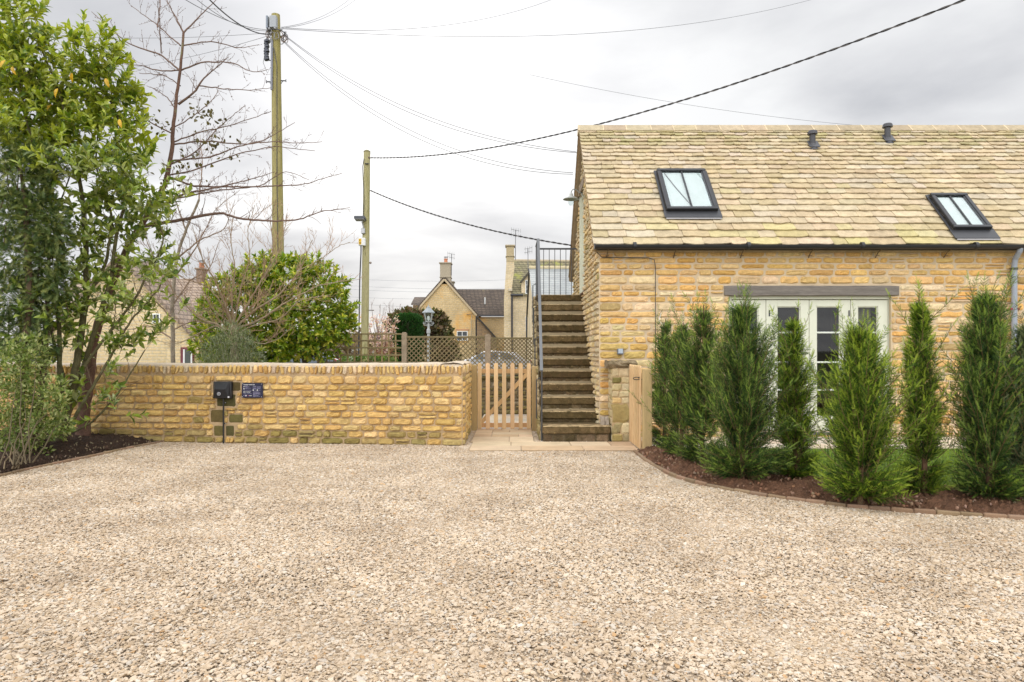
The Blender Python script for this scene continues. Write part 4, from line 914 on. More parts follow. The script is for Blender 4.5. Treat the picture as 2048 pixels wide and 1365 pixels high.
# two loose blocks on the first step
for k, (x0, rz, lb) in enumerate(((1.405, .06, 'left of two small grey blocks standing on the bottom stair by the wall'), (1.478, -.10, 'right of two small grey blocks standing on the bottom stair against the pillar'))):
    mb = MB(); rbar(mb, (-.030, -.05, 0), (.030, .05, .125), 5, .006, .002, (0.42, 0.36, 0.29), axis=2, M4=Matrix.Translation((x0, 10.97, .249)) @ Matrix.Rotation(rz, 4, 'Y' if k else 'Z'))
    mb.build('concrete_block', M['mortar'], label=lb, cat='block', group='loose blocks on the bottom stair')

# pillar beside stairs
pl = thing('stone_pillar', 'squared honey stone pillar with rough dark cap between stairs and open gate', 'pillar', (1.66, 10.95, 0))
PX0, PX1, PY0 = 1.53, 1.80, 10.76; mb = MB(); cbox(mb, (PX0+.004, PY0+.004, -.05), (PX1, BY-.03, 1.17), MORTAR, .004, 1)
rows = [(0, .12), (.12, .30), (.30, .60), (.60, .70), (.70, .80), (.80, .92), (.92, 1.02), (1.02, 1.17)]
rr_ = []
for i_, (z0, z1) in enumerate(rows):
    s_ = random.choice((.4, .62, .55)) if z1-z0 < .25 else 1; c_ = PX1-PX0
    rr_ += [(0, c_*s_, z0, z1, i_)]+([(c_*s_, c_, z0, z1, i_)] if s_ < 1 else [])
masonry(mb, (PX0, PY0, 0), (1, 0, 0), (0, 0, 1), (0, -1, 0), rr_, [(0.56, 0.44, 0.24), (0.50, 0.40, 0.23), (0.60, 0.44, 0.20), (0.62, 0.50, 0.30)], .010, .004, .06, 2, None, .0015, .1, .03)
masonry(mb, (PX0, PY0, 0), (0, 1, 0), (0, 0, 1), (-1, 0, 0), courses(.42, 1.17, (.1, .14), (.12, .25)), [(0.56, 0.44, 0.24), (0.50, 0.40, 0.23)], .010, .004, .1, 1, None, .0015, .1, .03)
mb.build('pillar_shaft', [M['stone'], M['mortar']], pl)
mb = MB(); rbar(mb, (PX0-.07, PY0-.05, 1.172), (PX1+.12, BY-.025, 1.275), 10, .03, .008, (0.26, 0.20, 0.12)); mb.build('cap', M['step'], pl)

# ------------------------------------------------------------------ picket gates
PINE = (0.68, 0.46, 0.24)
def picket(mb, x, z0, z1, w=.073, th=.02, y=0, col=PINE):
    pr = [(x-w/2, y, z0), (x+w/2, y, z0), (x+w/2, y, z1-w/2)]+[(x+w/2*math.cos(R(a)), y, z1-w/2+w/2*math.sin(R(a))) for a in range(20, 180, 20)]+[(x-w/2, y, z1-w/2)]
    prism(mb, pr, (0, th, 0), col)
def make_gate(name, label, loc, rot, ws, H, posts):
    g = thing(name, label, 'gate', loc)
    for x in ws:
        mb = MB(); picket(mb, x, .03, H, y=-.02, col=jit(PINE, .1)); o = mb.build('picket', M['pine'], None, origin=(0, 0, 0)); o.parent = g
    xa, xb = ws[0]-.03, ws[-1]+.03
    for (z0, z1) in ((.05, .13), (H-.19, H-.11)):
        mb = MB(); cbox(mb, (xa, .002, z0), (xb, .042, z1), jit((0.50, 0.30, 0.13), .1), .004); o = mb.build('rail', M['pine'], None, origin=(0, 0, 0)); o.parent = g
    mb = MB(); beam(mb, (xa+.06, .024, .14), (xb-.06, .024, H-.20), .04, .07, (0.54, 0.34, 0.15), .004); o = mb.build('brace', M['pine'], None, origin=(0, 0, 0)); o.parent = g
    for z in (.09, H-.15):
        mb = MB(); cbox(mb, (xb-.18, .043, z-.012), (xb+.02, .050, z+.012), (0.02, 0.02, 0.02), .002); o = mb.build('hinge', M['metal'], None, origin=(0, 0, 0)); o.parent = g
    g.rotation_euler = (0, 0, rot); return g
YG = 12.3; gx_ = lambda x: (x-CX)*YG/F
gxs = [gx_(v) for v in (959.3, 975.7, 992, 1008.3, 1024.9, 1041.4, 1057.6)]; g0 = (gxs[0]+gxs[-1])/2
gate = make_gate('picket_gate', 'closed pale wood picket gate between the boundary wall and the stairs', (g0, YG, 0), 0, [v-g0 for v in gxs], 1.215, None)
def post(x0, x1, y0, y1, h, label, col):
    mb = MB(); cbox(mb, (x0, y0, -.05), (x1, y1, h), col, .008); mb.build('gate_post', M['pine'], label=label, cat='post', group='timber gate posts')
post(gx_(942.8), gx_(954.3), YG-.05, YG+.06, 1.18, 'square timber post at the end of the boundary wall, left of the closed gate', (0.40, 0.28, 0.12))
post(gx_(1063.3), gx_(1075.5), YG-.12, YG-.01, 1.155, 'square timber post between the closed gate and the stair side', (0.40, 0.28, 0.13))
# open gate folded back beside the pillar, seen end on
L2 = .92; n2g = 7; ws = [-(L2/2)+.035+k*(L2-.07)/(n2g-1) for k in range(n2g)]
gate2 = make_gate('picket_gate', 'open picket gate seen edge on beside the stone pillar', (1.80, 10.18, 0), R(-90), ws, 1.225, None)
# latch with ring on the open gate
mb = MB(); ly, lz2 = 9.80, 1.045; tube(mb, [(1.84, ly, lz2), (1.80, ly-.03, lz2+.02), (1.76, ly-.06, lz2)], .008, 6, (0.015, 0.015, 0.015)); 
tube(mb, [(1.79+.05*math.cos(a)-.05, ly-.04, lz2-.005+.018*math.sin(a)) for a in np.linspace(0, 6.28, 14)], .006, 6, (0.015, 0.015, 0.015)); cbox(mb, (1.80, ly-.06, lz2-.03), (1.835, ly-.02, lz2+.035), (0.015, 0.015, 0.015), .004)
mb.V = [v-arr((1.80, 10.18, 0)) for v in mb.V]; mb.V = [np.stack([-v[:, 1], v[:, 0], v[:, 2]], 1) for v in mb.V]
o = mb.build('latch', M['metal'], None, origin=(0, 0, 0)); o.parent = gate2
post(1.785, 1.905, 9.48, 9.60, 1.185, 'thick timber post in front of the open gate, beside the first yew', (0.50, 0.36, 0.17))

# ------------------------------------------------------------------ retaining wall and trellis beyond the gate
YT = 15.3
rw = thing('retaining_wall', 'dark mossy rubble wall seen through the picket gate, under the trellis', 'wall', (-1.5, 15.4, 0))
mb = MB(); cbox(mb, (-5.0, YT-.08, -.1), (.42, YT+.25, .80), (0.20, 0.16, 0.10), .01, 1)
masonry(mb, (-1.6, YT-.08, 0), (1, 0, 0), (0, 0, 1), (0, -1, 0), courses(2.0, .82, (.06, .12), (.1, .3)), [(0.20, 0.15, 0.07), (0.26, 0.20, 0.10), (0.15, 0.12, 0.05), (0.34, 0.27, 0.17)], .02, .01, .3, 2)
mb.build('rubble_face', [M['stone'], M['mortar']], rw)
mb = MB(); rbar(mb, (-5.0, YT-.14, .80), (.41, YT+.05, .86), 40, .015, .006, (0.18, 0.15, 0.06)); mb.build('coping', M['step'], rw)
tf = thing('trellis_fence', 'weathered trellis fence, squares left and diamonds right, above the wall top', 'fence', (-2, YT, .86))
tx = lambda x: (x-CX)*YT/F
tz = lambda y: EYE-(y-HY)*YT/F
TW = (0.25, 0.195, 0.10); PW = (0.36, 0.28, 0.19)
for (x0, x1, yt) in ((634.5, 643.5, 693), (803.5, 813.5, 667), (970, 981.5, 670.5)):
    mb = MB(); cbox(mb, (tx(x0), YT-.03, .80), (tx(x1), YT+.08, tz(yt)), jit(PW, .06), .006)
    xm = (tx(x0)+tx(x1))/2; cbox(mb, (xm-.045, YT-.02, tz(yt)-.001), (xm+.045, YT+.07, tz(yt)+.022), jit(PW, .06), .012); mb.build('post', M['trellis'], tf)
mb = MB(); xs_ = np.arange(667.7, 803, 13.72)
for x in xs_: cbox(mb, (tx(x)-.017, YT, .86), (tx(x)+.017, YT+.014, tz(667)), jit((0.34, 0.255, 0.12), .1), .002)
for y in (668.5, 682, 696, 710.5, 725, 739): cbox(mb, (tx(668 if y < 690 else 643), YT-.014, tz(y)-.017), (tx(804), YT-.001, tz(y)+.017), jit(TW, .1), .002)
for x in (653.5,): cbox(mb, (tx(x)-.017, YT, .86), (tx(x)+.017, YT+.014, tz(695)), jit(TW, .1), .002)
mb.build('square_lattice', M['trellis'], tf)
def diag(x0, x1, zt, zb, s1, s2):
    mb = MB(); X0, X1 = tx(x0), tx(x1); Wd, Hd = X1-X0, zt-zb
    for sgn, sp_, off in ((1, s1, 0), (-1, s2, .012)):
        c_ = -Hd
        while c_ < Wd:
            # line x = c+z (sgn 1) or x = c+H-z, clipped
            z0 = max(0, -c_); z1 = min(Hd, Wd-c_)
            if z1-z0 > .03:
                a = (X0+c_+z0, zb+z0) if sgn == 1 else (X0+c_+z0, zt-z0); b = (X0+c_+z1, zb+z1) if sgn == 1 else (X0+c_+z1, zt-z1)
                beam(mb, (a[0], YT+off, a[1]), (b[0], YT+off, b[1]), .011, .024, jit(TW, .15), .001, up=(0, 1, 0) if False else (0, 0, 1))
            c_ += sp_*math.sqrt(1)
    for z in (zt, zb): cbox(mb, (X0, YT-.012, z-.02), (X1, YT+.03, z+.02), jit(TW, .08), .003)
    mb.build('diamond_lattice', M['trellis'], tf)
diag(813.5, 970, tz(674.5), .90, .105, .105); diag(981.5, 1069, tz(677), .90, .085, .085)
# ------------------------------------------------------------------ vegetation tools
def unit(a): a = arr(a); return a/np.maximum(np.linalg.norm(a, axis=-1, keepdims=True), 1e-9)
def place(mb, TV, TF, pos, ydir, zdir, scl, cols, mat=0):
    """copies of template (TV along +y, face normal +z) at many places"""
    pos = arr(pos); n = len(pos)
    if n == 0: return
    y = unit(ydir); x = unit(np.cross(y, zdir)); z = np.cross(x, y); scl = np.broadcast_to(arr(scl).reshape(-1, 1) if np.ndim(scl) < 2 else scl, (n, 3))
    T_ = TV[None]*scl[:, None, :]
    V = pos[:, None]+T_[..., 0:1]*x[:, None]+T_[..., 1:2]*y[:, None]+T_[..., 2:3]*z[:, None]
    m_ = len(TV); Fx = (TF[None]+(np.arange(n)*m_)[:, None, None]).reshape(-1, TF.shape[1])
    mb.add(V.reshape(-1, 3), Fx, np.repeat(np.broadcast_to(cols, (n, 3)), m_, axis=0), mat)
# broad leaf: folded, curved, 8 quads
_yy = np.array([0, .18, .45, .75, 1.0]); _ww = np.array([.03, .17, .21, .14, .01]); _zz = np.array([0, .05, .07, .02, -.09])
LV = np.concatenate([[(-w_, y_, z_+w_*.35) , (0, y_, z_), (w_, y_, z_+w_*.35)] for y_, w_, z_ in zip(_yy, _ww, _zz)]).reshape(-1, 3)
LF = np.array([(3*i+j, 3*i+j+1, 3*i+4+j, 3*i+3+j) for i in range(4) for j in range(2)])
# small leaf: 2 quads
SV = arr([(0, 0, 0), (.22, .4, .06), (.0, 1, -.04), (-.22, .4, .06), (0, .45, 0)]); SFc = np.array([(0, 1, 4), (1, 2, 4), (2, 3, 4), (3, 0, 4)])
NV = arr([(-.07, 0, 0), (.07, 0, 0), (.05, .6, .03), (0, 1, 0), (-.05, .6, .03)]); NFc = np.array([(0, 1, 2), (0, 2, 3), (0, 3, 4)])
def spray_template(n=11, nl=.24, wf=1.0):
    V = [(-.012, 0, 0), (.012, 0, 0), (0, 1, 0)]; Fs = [(0, 1, 2)]
    r_ = random.Random(3)
    for i in range(n):
        y = .04+.94*i/n
        for sg_ in (-1, 1):
            a = R(50+r_.uniform(-10, 10)); l = nl*(1-.45*(i/n)**2)*r_.uniform(.85, 1.1); w_ = .040; dz = r_.uniform(-.05, .09)
            b = len(V); V += [(0, y-w_*wf, 0), (0, y+w_*wf, 0), (sg_*l*math.sin(a), y+l*math.cos(a), dz)]; Fs.append((b, b+1, b+2))
    return arr(V), np.array(Fs)
SPV, SPF = spray_template(16, .20, .60)
SPV2, SPF2 = spray_template(7, .34, 1.5)
def rdir(n): return unit(RNG.normal(0, 1, (n, 3)))

def yew(base, H, HW_, seed, cl, ntop=5, nbr=150, lean=(0, 0), name='yew_tree', label='', group=None, cat='yew', open_top=1.0):
    global RNG
    RNG = np.random.default_rng(seed); rr = random.Random(seed)
    bx, by, bz = base; t = thing(name, label, cat, base, group)
    prof = lambda u: np.interp(u, [0, .05, .18, .45, .68, .85, 1.0], [.80, 1.0, 1.05, .95, .74, .42, .10])
    mbt = MB(); tube(mbt, [(bx, by, bz-.05), (bx+.01, by, bz+H*.3), (bx+lean[0]*.6, by, bz+H*.7), (bx+lean[0], by, bz+H*.94)], [.028, .022, .014, .005], 7, (0.16, 0.09, 0.05))
    mbt.build('trunk', M['bark'], t)
    mbc = MB(); POS = []; DIR = []; NRM = []; SCL = []; COL = []
    dark, mid, lite = [arr(c) for c in cl]
    def add_branch(p0, d0, L, up=.35, dens=1.0, bright=0.0):
        n = max(5, int(L/.028)); p = arr(p0); d = unit(arr(d0)); pts = [p.copy()]
        for i in range(n):
            d = unit(d+arr((0, 0, up*.06))+RNG.normal(0, .05, 3)); p = p+d*L/n; pts.append(p.copy())
        pts = arr(pts); tube(mbc, pts[::2] if len(pts) > 6 else pts, np.linspace(.0045, .0016, len(pts[::2] if len(pts) > 6 else pts)), 3, (0.17, 0.12, 0.05), 1, False)
        pl_n = unit(np.cross(d, rdir(1)[0]))
        for i in range(1, len(pts)):
            f = i/len(pts)
            if RNG.random() > dens: continue
            dd = unit(pts[i]-pts[i-1])
            for sg_ in (-1, 1):
                side = pl_n*sg_+RNG.normal(0, .45, 3); side -= dd*np.dot(side, dd); side = unit(side)
                POS.append(pts[i]); DIR.append(dd*.75+side*.75+arr((0, 0, .12))); NRM.append(np.cross(dd, side)+RNG.normal(0, .35, 3))
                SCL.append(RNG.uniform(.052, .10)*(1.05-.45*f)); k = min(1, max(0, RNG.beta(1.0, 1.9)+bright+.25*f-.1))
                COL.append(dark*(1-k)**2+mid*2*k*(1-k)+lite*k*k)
        POS.append(pts[-1]); DIR.append(d); NRM.append(rdir(1)[0]); SCL.append(.08); COL.append(lite)
    for i in range(int(nbr*2.5)):
        u0 = RNG.random()**1.35*.86; az = RNG.uniform(0, 2*math.pi); rise = RNG.uniform(.10, .30)
        u1 = min(1.0, u0+rise*.45+.02); rad = HW_*prof(u1)*RNG.uniform(.5, 1.0)*(1+.16*math.sin(az*2+seed)+.14*math.sin(u0*11+az*3+seed))
        p0 = arr((bx+lean[0]*u0+.2*rad*math.cos(az), by+.2*rad*math.sin(az), bz+.04+u0*H))
        p1 = arr((bx+lean[0]*u1+rad*math.cos(az), by+rad*math.sin(az), bz+.04+u0*H+rad*rr.uniform(.55, 1.5)*(1 if u0 > .12 else .15)))
        add_branch(p0, p1-p0, np.linalg.norm(p1-p0), .5)
    for i in range(ntop):
        az = RNG.uniform(0, 6.28); u0 = RNG.uniform(.58, .80); L = H*(1.0-u0)*RNG.uniform(.85, 1.22)
        sp_ = RNG.uniform(.10, .62)*open_top
        p0 = arr((bx+lean[0]*u0+.03*math.cos(az), by+.03*math.sin(az), bz+u0*H)); add_branch(p0, (math.cos(az)*sp_+lean[0]*.3, math.sin(az)*sp_, 1), L, .1, .85, .12)
    p0 = arr((bx+lean[0]*.8, by, bz+.78*H)); add_branch(p0, (lean[0]*.2, 0, 1), H*.22, 0, .8, .1)
    for i in range(int(ntop*4.2)):   # long side shoots breaking the outline
        az = RNG.uniform(0, 6.28); u0 = RNG.uniform(.12, .62); L = RNG.uniform(.25, .6)
        p0 = arr((bx+lean[0]*u0+HW_*.5*math.cos(az), by+HW_*.5*math.sin(az), bz+u0*H)); add_branch(p0, (math.cos(az)*.75, math.sin(az)*.75, .8), L, .3, .8, .1)
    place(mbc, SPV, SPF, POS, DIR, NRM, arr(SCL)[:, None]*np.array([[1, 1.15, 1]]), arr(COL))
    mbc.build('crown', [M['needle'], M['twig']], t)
    return t
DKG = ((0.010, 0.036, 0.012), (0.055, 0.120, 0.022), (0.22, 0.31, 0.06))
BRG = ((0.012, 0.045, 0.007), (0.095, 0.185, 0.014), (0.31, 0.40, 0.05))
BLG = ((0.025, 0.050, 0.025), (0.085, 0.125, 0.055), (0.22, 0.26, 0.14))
GRP = 'young yews planted in a row along the gravel'
for i, (x, y, top, hwpx, cl, ntop, nbr, lean, lab) in enumerate([
    (1328, 899, 622, 34, DKG, 4, 120, 0.02, 'slim dark yew at the left end of the row, beside the open gate post'),
    (1362, 915, 628, 36, DKG, 4, 120, 0.03, 'slim dark yew, second from the gate post, tied with white string'),
    (1404, 930, 590, 44, DKG, 5, 150, 0.02, 'bluish green yew partly hidden behind the broad dark yew left of the doors'),
    (1484, 962, 583, 66, DKG, 8, 250, 0.0, 'tall broad dark yew in front of the left door leaf'),
    (1590, 960, 614, 44, BRG, 4, 170, -0.02, 'narrow bright green yew in front of the middle of the doors'),
    (1720, 1002, 632, 84, BRG, 9, 290, 0.0, 'wide bushy bright yew with feathery side shoots before the right doors'),
    (1848, 992, 566, 48, BRG, 4, 190, -0.05, 'narrow yellowish yew with one tall spiky leader right of the doors'),
    (1978, 1000, 556, 78, DKG, 8, 290, -0.03, 'tall dark yew with long leader shoots near the right edge'),
    (2052, 1002, 628, 62, BLG, 5, 220, 0.02, 'grey green yew cut by the right edge of the picture')]):
    hwpx *= (1.22 if x < 1500 else .98); b = G(x, y, .05); H_ = EYE-(top-HY)*b[1]/F-.05; yew(b, H_, hwpx*b[1]/F, 100+i, cl, ntop, nbr, (lean, 0), label=lab, group=GRP)
# white string tied to a yew
mb = MB(); b = P(1328, 655, 10.0); q = [b+arr((.015*k*math.cos(k*1.3), -.12, .018*k*math.sin(k*.9)+.012*k)) for k in range(9)]; tube(mb, q, .005, 5, (0.8, 0.8, 0.78)); mb.build('tie_string', M['render'], label='white string tied loosely round the top of a slim dark yew', cat='string')

# ---- branches
def limb(mb, pts, r0, r1, col, k=6, n=None):
    pts = arr(pts); d = np.r_[0, np.cumsum(np.linalg.norm(np.diff(pts, axis=0), axis=1))]; n = n or max(4, int(d[-1]/.08)+2)
    tt_ = np.linspace(0, d[-1], n); q = np.stack([np.interp(tt_, d, pts[:, i]) for i in range(3)], 1)
    for _ in range(2): q[1:-1] = (q[:-2]+2*q[1:-1]+q[2:])/4
    q[1:-1] += RNG.normal(0, .004, q[1:-1].shape)
    tube(mb, q, np.linspace(r0, r1, n), k, col, 0, False); return q
def twigs(mb, q, r, lev, col, spacing=.16, L=.5, up=.35, buds=True, spread=.8, minr=.0022):
    """recursive side twigs along polyline q"""
    seg = np.linalg.norm(np.diff(q, axis=0), axis=1).sum(); n = int(seg/spacing)
    for i in range(n):
        f = (i+RNG.uniform(.2, .9))/max(1, n)*.92+.06; k = min(len(q)-2, int(f*(len(q)-1))); p = q[k]; d = unit(q[k+1]-q[k])
        s_ = rdir(1)[0]; s_ -= d*np.dot(s_, d); s_ = unit(s_); dd = unit(d*.75+s_*spread+arr((0, 0, up*RNG.uniform(0, 1))))
        l = L*RNG.uniform(.35, 1.1)*(1.1-.6*f); m_ = max(3, int(l/.09)); pts = [p]
        for j in range(m_): dd = unit(dd+RNG.normal(0, .13, 3)+arr((0, 0, up*.16))); pts.append(pts[-1]+dd*l/m_)
        pts = arr(pts); r0 = max(minr, r*(1-.6*f)*.55); tube(mb, pts, np.linspace(r0, max(minr*.7, r0*.35), len(pts)), 4 if r0 > .004 else 3, col, 0, False)
        if buds and lev <= 1:
            for j in range(1, len(pts)):
                if RNG.random() < .7: b_ = pts[j]+rdir(1)[0]*.008; s2 = .0065; mb.add([b_+arr((s2, 0, 0)), b_+arr((-s2, 0, 0)), b_+arr((0, s2, 0)), b_+arr((0, 0, s2*2))], [(0, 1, 3), (1, 2, 3), (2, 0, 3)], (0.13, 0.07, 0.05))
        if lev > 0: twigs(mb, pts, r0, lev-1, col, spacing*.8, L*.5, up, buds, spread, minr)

RNG = np.random.default_rng(21)
def pxl(pts, Y0, Y1=None, jy=0.0):
    Y1 = Y0 if Y1 is None else Y1; n = len(pts); return arr([P(x, y, Y0+(Y1-Y0)*i/max(1, n-1)+random.uniform(-jy, jy)) for i, (x, y) in enumerate(pts)])
c1 = lambda L: [(x/2.73, y/2.73) for x, y in L]
# tall bare cherry in the left bed
bt = thing('bare_cherry_tree', 'tall bare cherry tree with reddish trunk rising from the left bed over the wall', 'tree', tuple(G(165, 872, .14)))
TB = (0.15, 0.085, 0.06); TW1 = (0.17, 0.11, 0.085)
mb = MB(); tr_ = limb(mb, pxl([(165, 880), (168, 820), (178, 760), (185, 690), (205, 620), (232, 550), (262, 480), (300, 425), (325, 385), (338, 340), (345, 290), (347, 250), (352, 205), (360, 140), (366, 90), (367, 66)], 10.5, 10.9), .001, .001, TB, 3, 60); mb = MB(); tube(mb, tr_, np.interp(np.linspace(0, 1, 60), [0, .05, .2, .45, .62, .8, 1], [.12, .085, .070, .052, .038, .026, .018]), 12, TB, 0, False)
q = tr_[24:]; mb.build('trunk', M['bark'], bt)
limbs = [(c1([(980, 385), (880, 300), (700, 240), (500, 65)]), .016), (c1([(985, 250), (860, 140), (715, 30)]), .012), (c1([(990, 385), (850, 390), (780, 355), (640, 350)]), .012),
 (c1([(1000, 250), (1150, 225), (1300, 265), (1415, 245)]), .012), (c1([(990, 385), (1100, 340), (1260, 340), (1390, 400), (1465, 380)]), .014), (c1([(975, 570), (1060, 510), (1100, 440), (1250, 310)]), .022),
 (c1([(1090, 470), (1200, 485), (1370, 495), (1480, 480)]), .010), (c1([(950, 790), (1100, 770), (1340, 790), (1440, 770), (1610, 670)]), .014), (c1([(930, 880), (1150, 860), (1300, 800), (1480, 770), (1640, 785), (1760, 775)]), .014),
 (c1([(915, 960), (1060, 930), (1300, 840), (1500, 800), (1720, 825)]), .013), (c1([(900, 960), (1060, 1020), (1400, 1020), (1650, 1010), (1870, 945)]), .018), (c1([(800, 1170), (1000, 1060), (1160, 1030), (1330, 990), (1500, 940)]), .02),
 (c1([(760, 1240), (1000, 1200), (1200, 1160), (1300, 1195), (1480, 1210), (1650, 1200), (1730, 1160), (1910, 1135)]), .030), (c1([(870, 1100), (1040, 1070), (1200, 1040), (1420, 1020), (1560, 930), (1690, 985)]), .014),
 (c1([(1003, 180), (940, 60), (890, -40)]), .016), (c1([(1003, 180), (1080, 100), (1130, 50), (1190, -10)]), .014), (c1([(860, 150), (880, -30)]), .01), (c1([(960, 600), (900, 520), (830, 480), (800, 470)]), .010),
 (c1([(945, 700), (1050, 640), (1150, 560), (1190, 500)]), .010), (c1([(940, 730), (860, 690), (760, 640), (640, 560)]), .012), (c1([(985, 470), (900, 410), (760, 400)]), .010), (c1([(880, 290), (870, 100), (860, 10)]), .010),
 (c1([(930, 900), (1060, 840), (1200, 690), (1340, 575)]), .014), (c1([(940, 780), (1100, 720), (1250, 690), (1480, 610)]), .012)]
for L_, r_ in limbs:
    mb = MB(); q = limb(mb, pxl(L_, 10.9, 10.9+random.uniform(-.9, .9)), r_, .004, TW1, 6)
    twigs(mb, q, r_*.55, 2 if L_[0][1] > 180 else 1, TW1, .15, .42, .5, True, .8, .0027); mb.build('branch', M['twig'], bt)
# few old leaves and berries clinging to it
mb = MB(); n = 170; ctr = [(330, 250), (400, 225), (415, 285), (445, 295), (370, 330), (350, 375), (425, 250)]
pos = []
for k in range(n): c_ = random.choice(ctr); pos.append(P(c_[0]+random.gauss(0, 20), c_[1]+random.gauss(0, 14), 10.9+random.gauss(0, .3)))
place(mb, LV, LF, pos, rdir(n)-arr((0, 0, .6)), rdir(n), RNG.uniform(.05, .085, n)[:, None]*arr([[1.6, 1, 1]]), arr([(0.10, 0.085, 0.045)])*RNG.uniform(.5, 1.5, (n, 1)))
mb.build('old_leaves', M['softleaf'], bt)

# ---- broad-leaf shoots
def shoots(mb, centres, dirs, nleaf=9, ll=(.10, .16), L=.22, cols=None, stemcol=(0.16, 0.15, 0.05), droop=.25, up=.2):
    n = len(centres); dirs = unit(dirs)
    ref = rdir(n); a = unit(np.cross(dirs, ref)); b = np.cross(dirs, a)
    for i in range(n):
        pass
    ST = arr([(-.004, 0, 0), (.004, 0, 0), (0, 0, .006), (-.002, 1, 0), (.002, 1, 0), (0, 1, .003)]); SF_ = np.array([(0, 1, 4, 3), (1, 2, 5, 4), (2, 0, 3, 5)])
    Ls = L*RNG.uniform(.6, 1.3, n)
    place(mb, ST, SF_, centres-dirs*.04, dirs, ref, np.c_[np.ones(n), Ls, np.ones(n)], stemcol, 1)
    for k in range(nleaf):
        f = (k+.6)/nleaf; ang = k*2.4+RNG.uniform(0, .8, n); rad = a*np.cos(ang)[:, None]+b*np.sin(ang)[:, None]
        th = (1.15-.65*f)*RNG.uniform(.8, 1.2, n); d = dirs*np.cos(th)[:, None]+rad*np.sin(th)[:, None]; d[:, 2] -= droop*RNG.uniform(0, 1, n)*(1.2-f)
        nr_ = dirs*np.sin(th)[:, None]-rad*np.cos(th)[:, None]+arr((0, 0, .3)); nr_ = nr_+RNG.normal(0, .18, nr_.shape)
        c_ = cols[RNG.integers(0, len(cols), n)]*RNG.uniform(.75, 1.25, (n, 1))
        place(mb, LV, LF, centres+dirs*(Ls*f)[:, None], d, nr_, RNG.uniform(*ll, n)*(1.05-.2*f), c_)
def blob_points(c, rad, n, hollow=.45):
    d = rdir(n); r_ = RNG.uniform(hollow**3, 1, n)**(1/3); return arr(c)+d*r_[:, None]*arr(rad), d

LAU = arr([(0.40, 0.47, 0.04), (0.30, 0.38, 0.035), (0.52, 0.56, 0.08), (0.15, 0.24, 0.03), (0.44, 0.50, 0.12)])*.82
LAUM = arr([(0.30, 0.38, 0.06), (0.22, 0.30, 0.04), (0.42, 0.49, 0.12), (0.44, 0.48, 0.22), (0.11, 0.18, 0.03)])*.80
lt = thing('laurel_tree', 'tall leaning laurel with many stems and yellow green leaves at the left edge', 'tree', tuple(G(130, 868, .17)))
mb = MB(); BK = (0.13, 0.115, 0.055)
for L_, r0, Ya, Yb in (([(118, 890), (140, 800), (158, 700), (172, 600), (172, 500), (165, 400), (150, 300), (120, 190), (80, 90)], .062, 9.9, 9.8), ([(112, 890), (150, 790), (190, 660), (222, 560), (232, 470), (260, 380), (262, 300), (215, 190), (195, 110)], .045, 9.95, 10.1),
   ([(100, 885), (118, 800), (120, 690), (112, 560), (118, 470), (85, 350), (50, 230), (25, 80)], .04, 9.8, 9.6), ([(125, 880), (170, 800), (230, 700), (262, 640), (300, 600), (330, 560)], .028, 9.7, 9.6),
   ([(150, 760), (200, 690), (270, 600), (330, 480), (300, 400)], .024, 9.8, 9.9), ([(130, 870), (180, 850), (235, 790), (290, 700)], .016, 9.7, 9.8), ([(90, 880), (60, 780), (40, 640), (60, 480), (20, 330)], .032, 9.9, 9.7),
   ([(172, 600), (215, 520), (225, 430), (190, 330), (200, 230)], .026, 9.9, 10), ([(108, 880), (130, 760), (95, 640), (130, 520), (110, 430), (150, 330)], .026, 10, 10.1)):
    q = limb(mb, pxl(L_, Ya, Yb, .05), r0, .008, BK, 8); twigs(mb, q[len(q)//4:], .014, 2, (.17, .12, .075), .20, .6, .3, False, .9, .003)
mb.build('stem', M['bark'], lt)
mb = MB()
def addblobs(mb, lst, Y, cols, dens, ll, nleaf=9, L=.22, yr=.9, up=.6, droop=.25, hollow=.3):
    s_ = Y/F
    for b_ in lst:
        x, y, rx, ry = b_[:4]; k = b_[4] if len(b_) > 4 else 1.0
        vol = rx*ry*s_*s_; n = max(3, int(vol*dens*k))
        p, d = blob_points(P(x, y, Y+random.uniform(-.35, .35)), (rx*s_, max(rx, ry)*s_*yr, ry*s_), n, hollow)
        shoots(mb, p, d*.6+arr((0, 0, up))+RNG.normal(0, .25, d.shape), nleaf, ll, L, cols, droop=droop)
addblobs(mb, [(45, 60, 42, 55), (15, 150, 60, 60), (85, 150, 55, 60), (60, 220, 75, 60), (190, 120, 45, 55), (215, 185, 50, 50), (140, 235, 60, 55), (245, 235, 42, 45), (190, 290, 60, 45), (20, 270, 50, 50), (270, 300, 32, 40, .6), (110, 320, 60, 40, .6), (10, 60, 30, 40, .5)], 9.8, LAU, 380, (.11, .17))
addblobs(mb, [(195, 360, 70, 50), (285, 370, 48, 50, .8), (250, 430, 60, 45, .9), (160, 430, 60, 50, .6), (310, 440, 40, 40, .5), (215, 500, 60, 45, .6), (290, 505, 42, 40, .5), (250, 575, 60, 35, .6), (320, 545, 40, 35, .5), (255, 640, 60, 40, .6), (165, 640, 45, 50, .6), (220, 715, 40, 30, .5), (290, 680, 35, 30, .35), (120, 720, 40, 40, .5), (130, 580, 50, 45, .8), (150, 500, 50, 40, .6), (130, 650, 45, 40, .6), (60, 420, 45, 50, .45), (70, 340, 45, 40, .5), (40, 560, 30, 40, .25), (110, 760, 30, 30, .4), (60, 760, 35, 30, .3), (340, 620, 30, 40, .25), (160, 800, 45, 40, .45), (200, 770, 40, 30, .35), (210, 830, 40, 16, .3), (110, 860, 45, 22, .5), (80, 640, 30, 60, .4), (360, 400, 24, 30, .25), (340, 470, 26, 30, .3)], 9.7, LAUM, 330, (.10, .16), 8, .2)
mb.build('crown', [M['leaf'], M['twig']], lt)
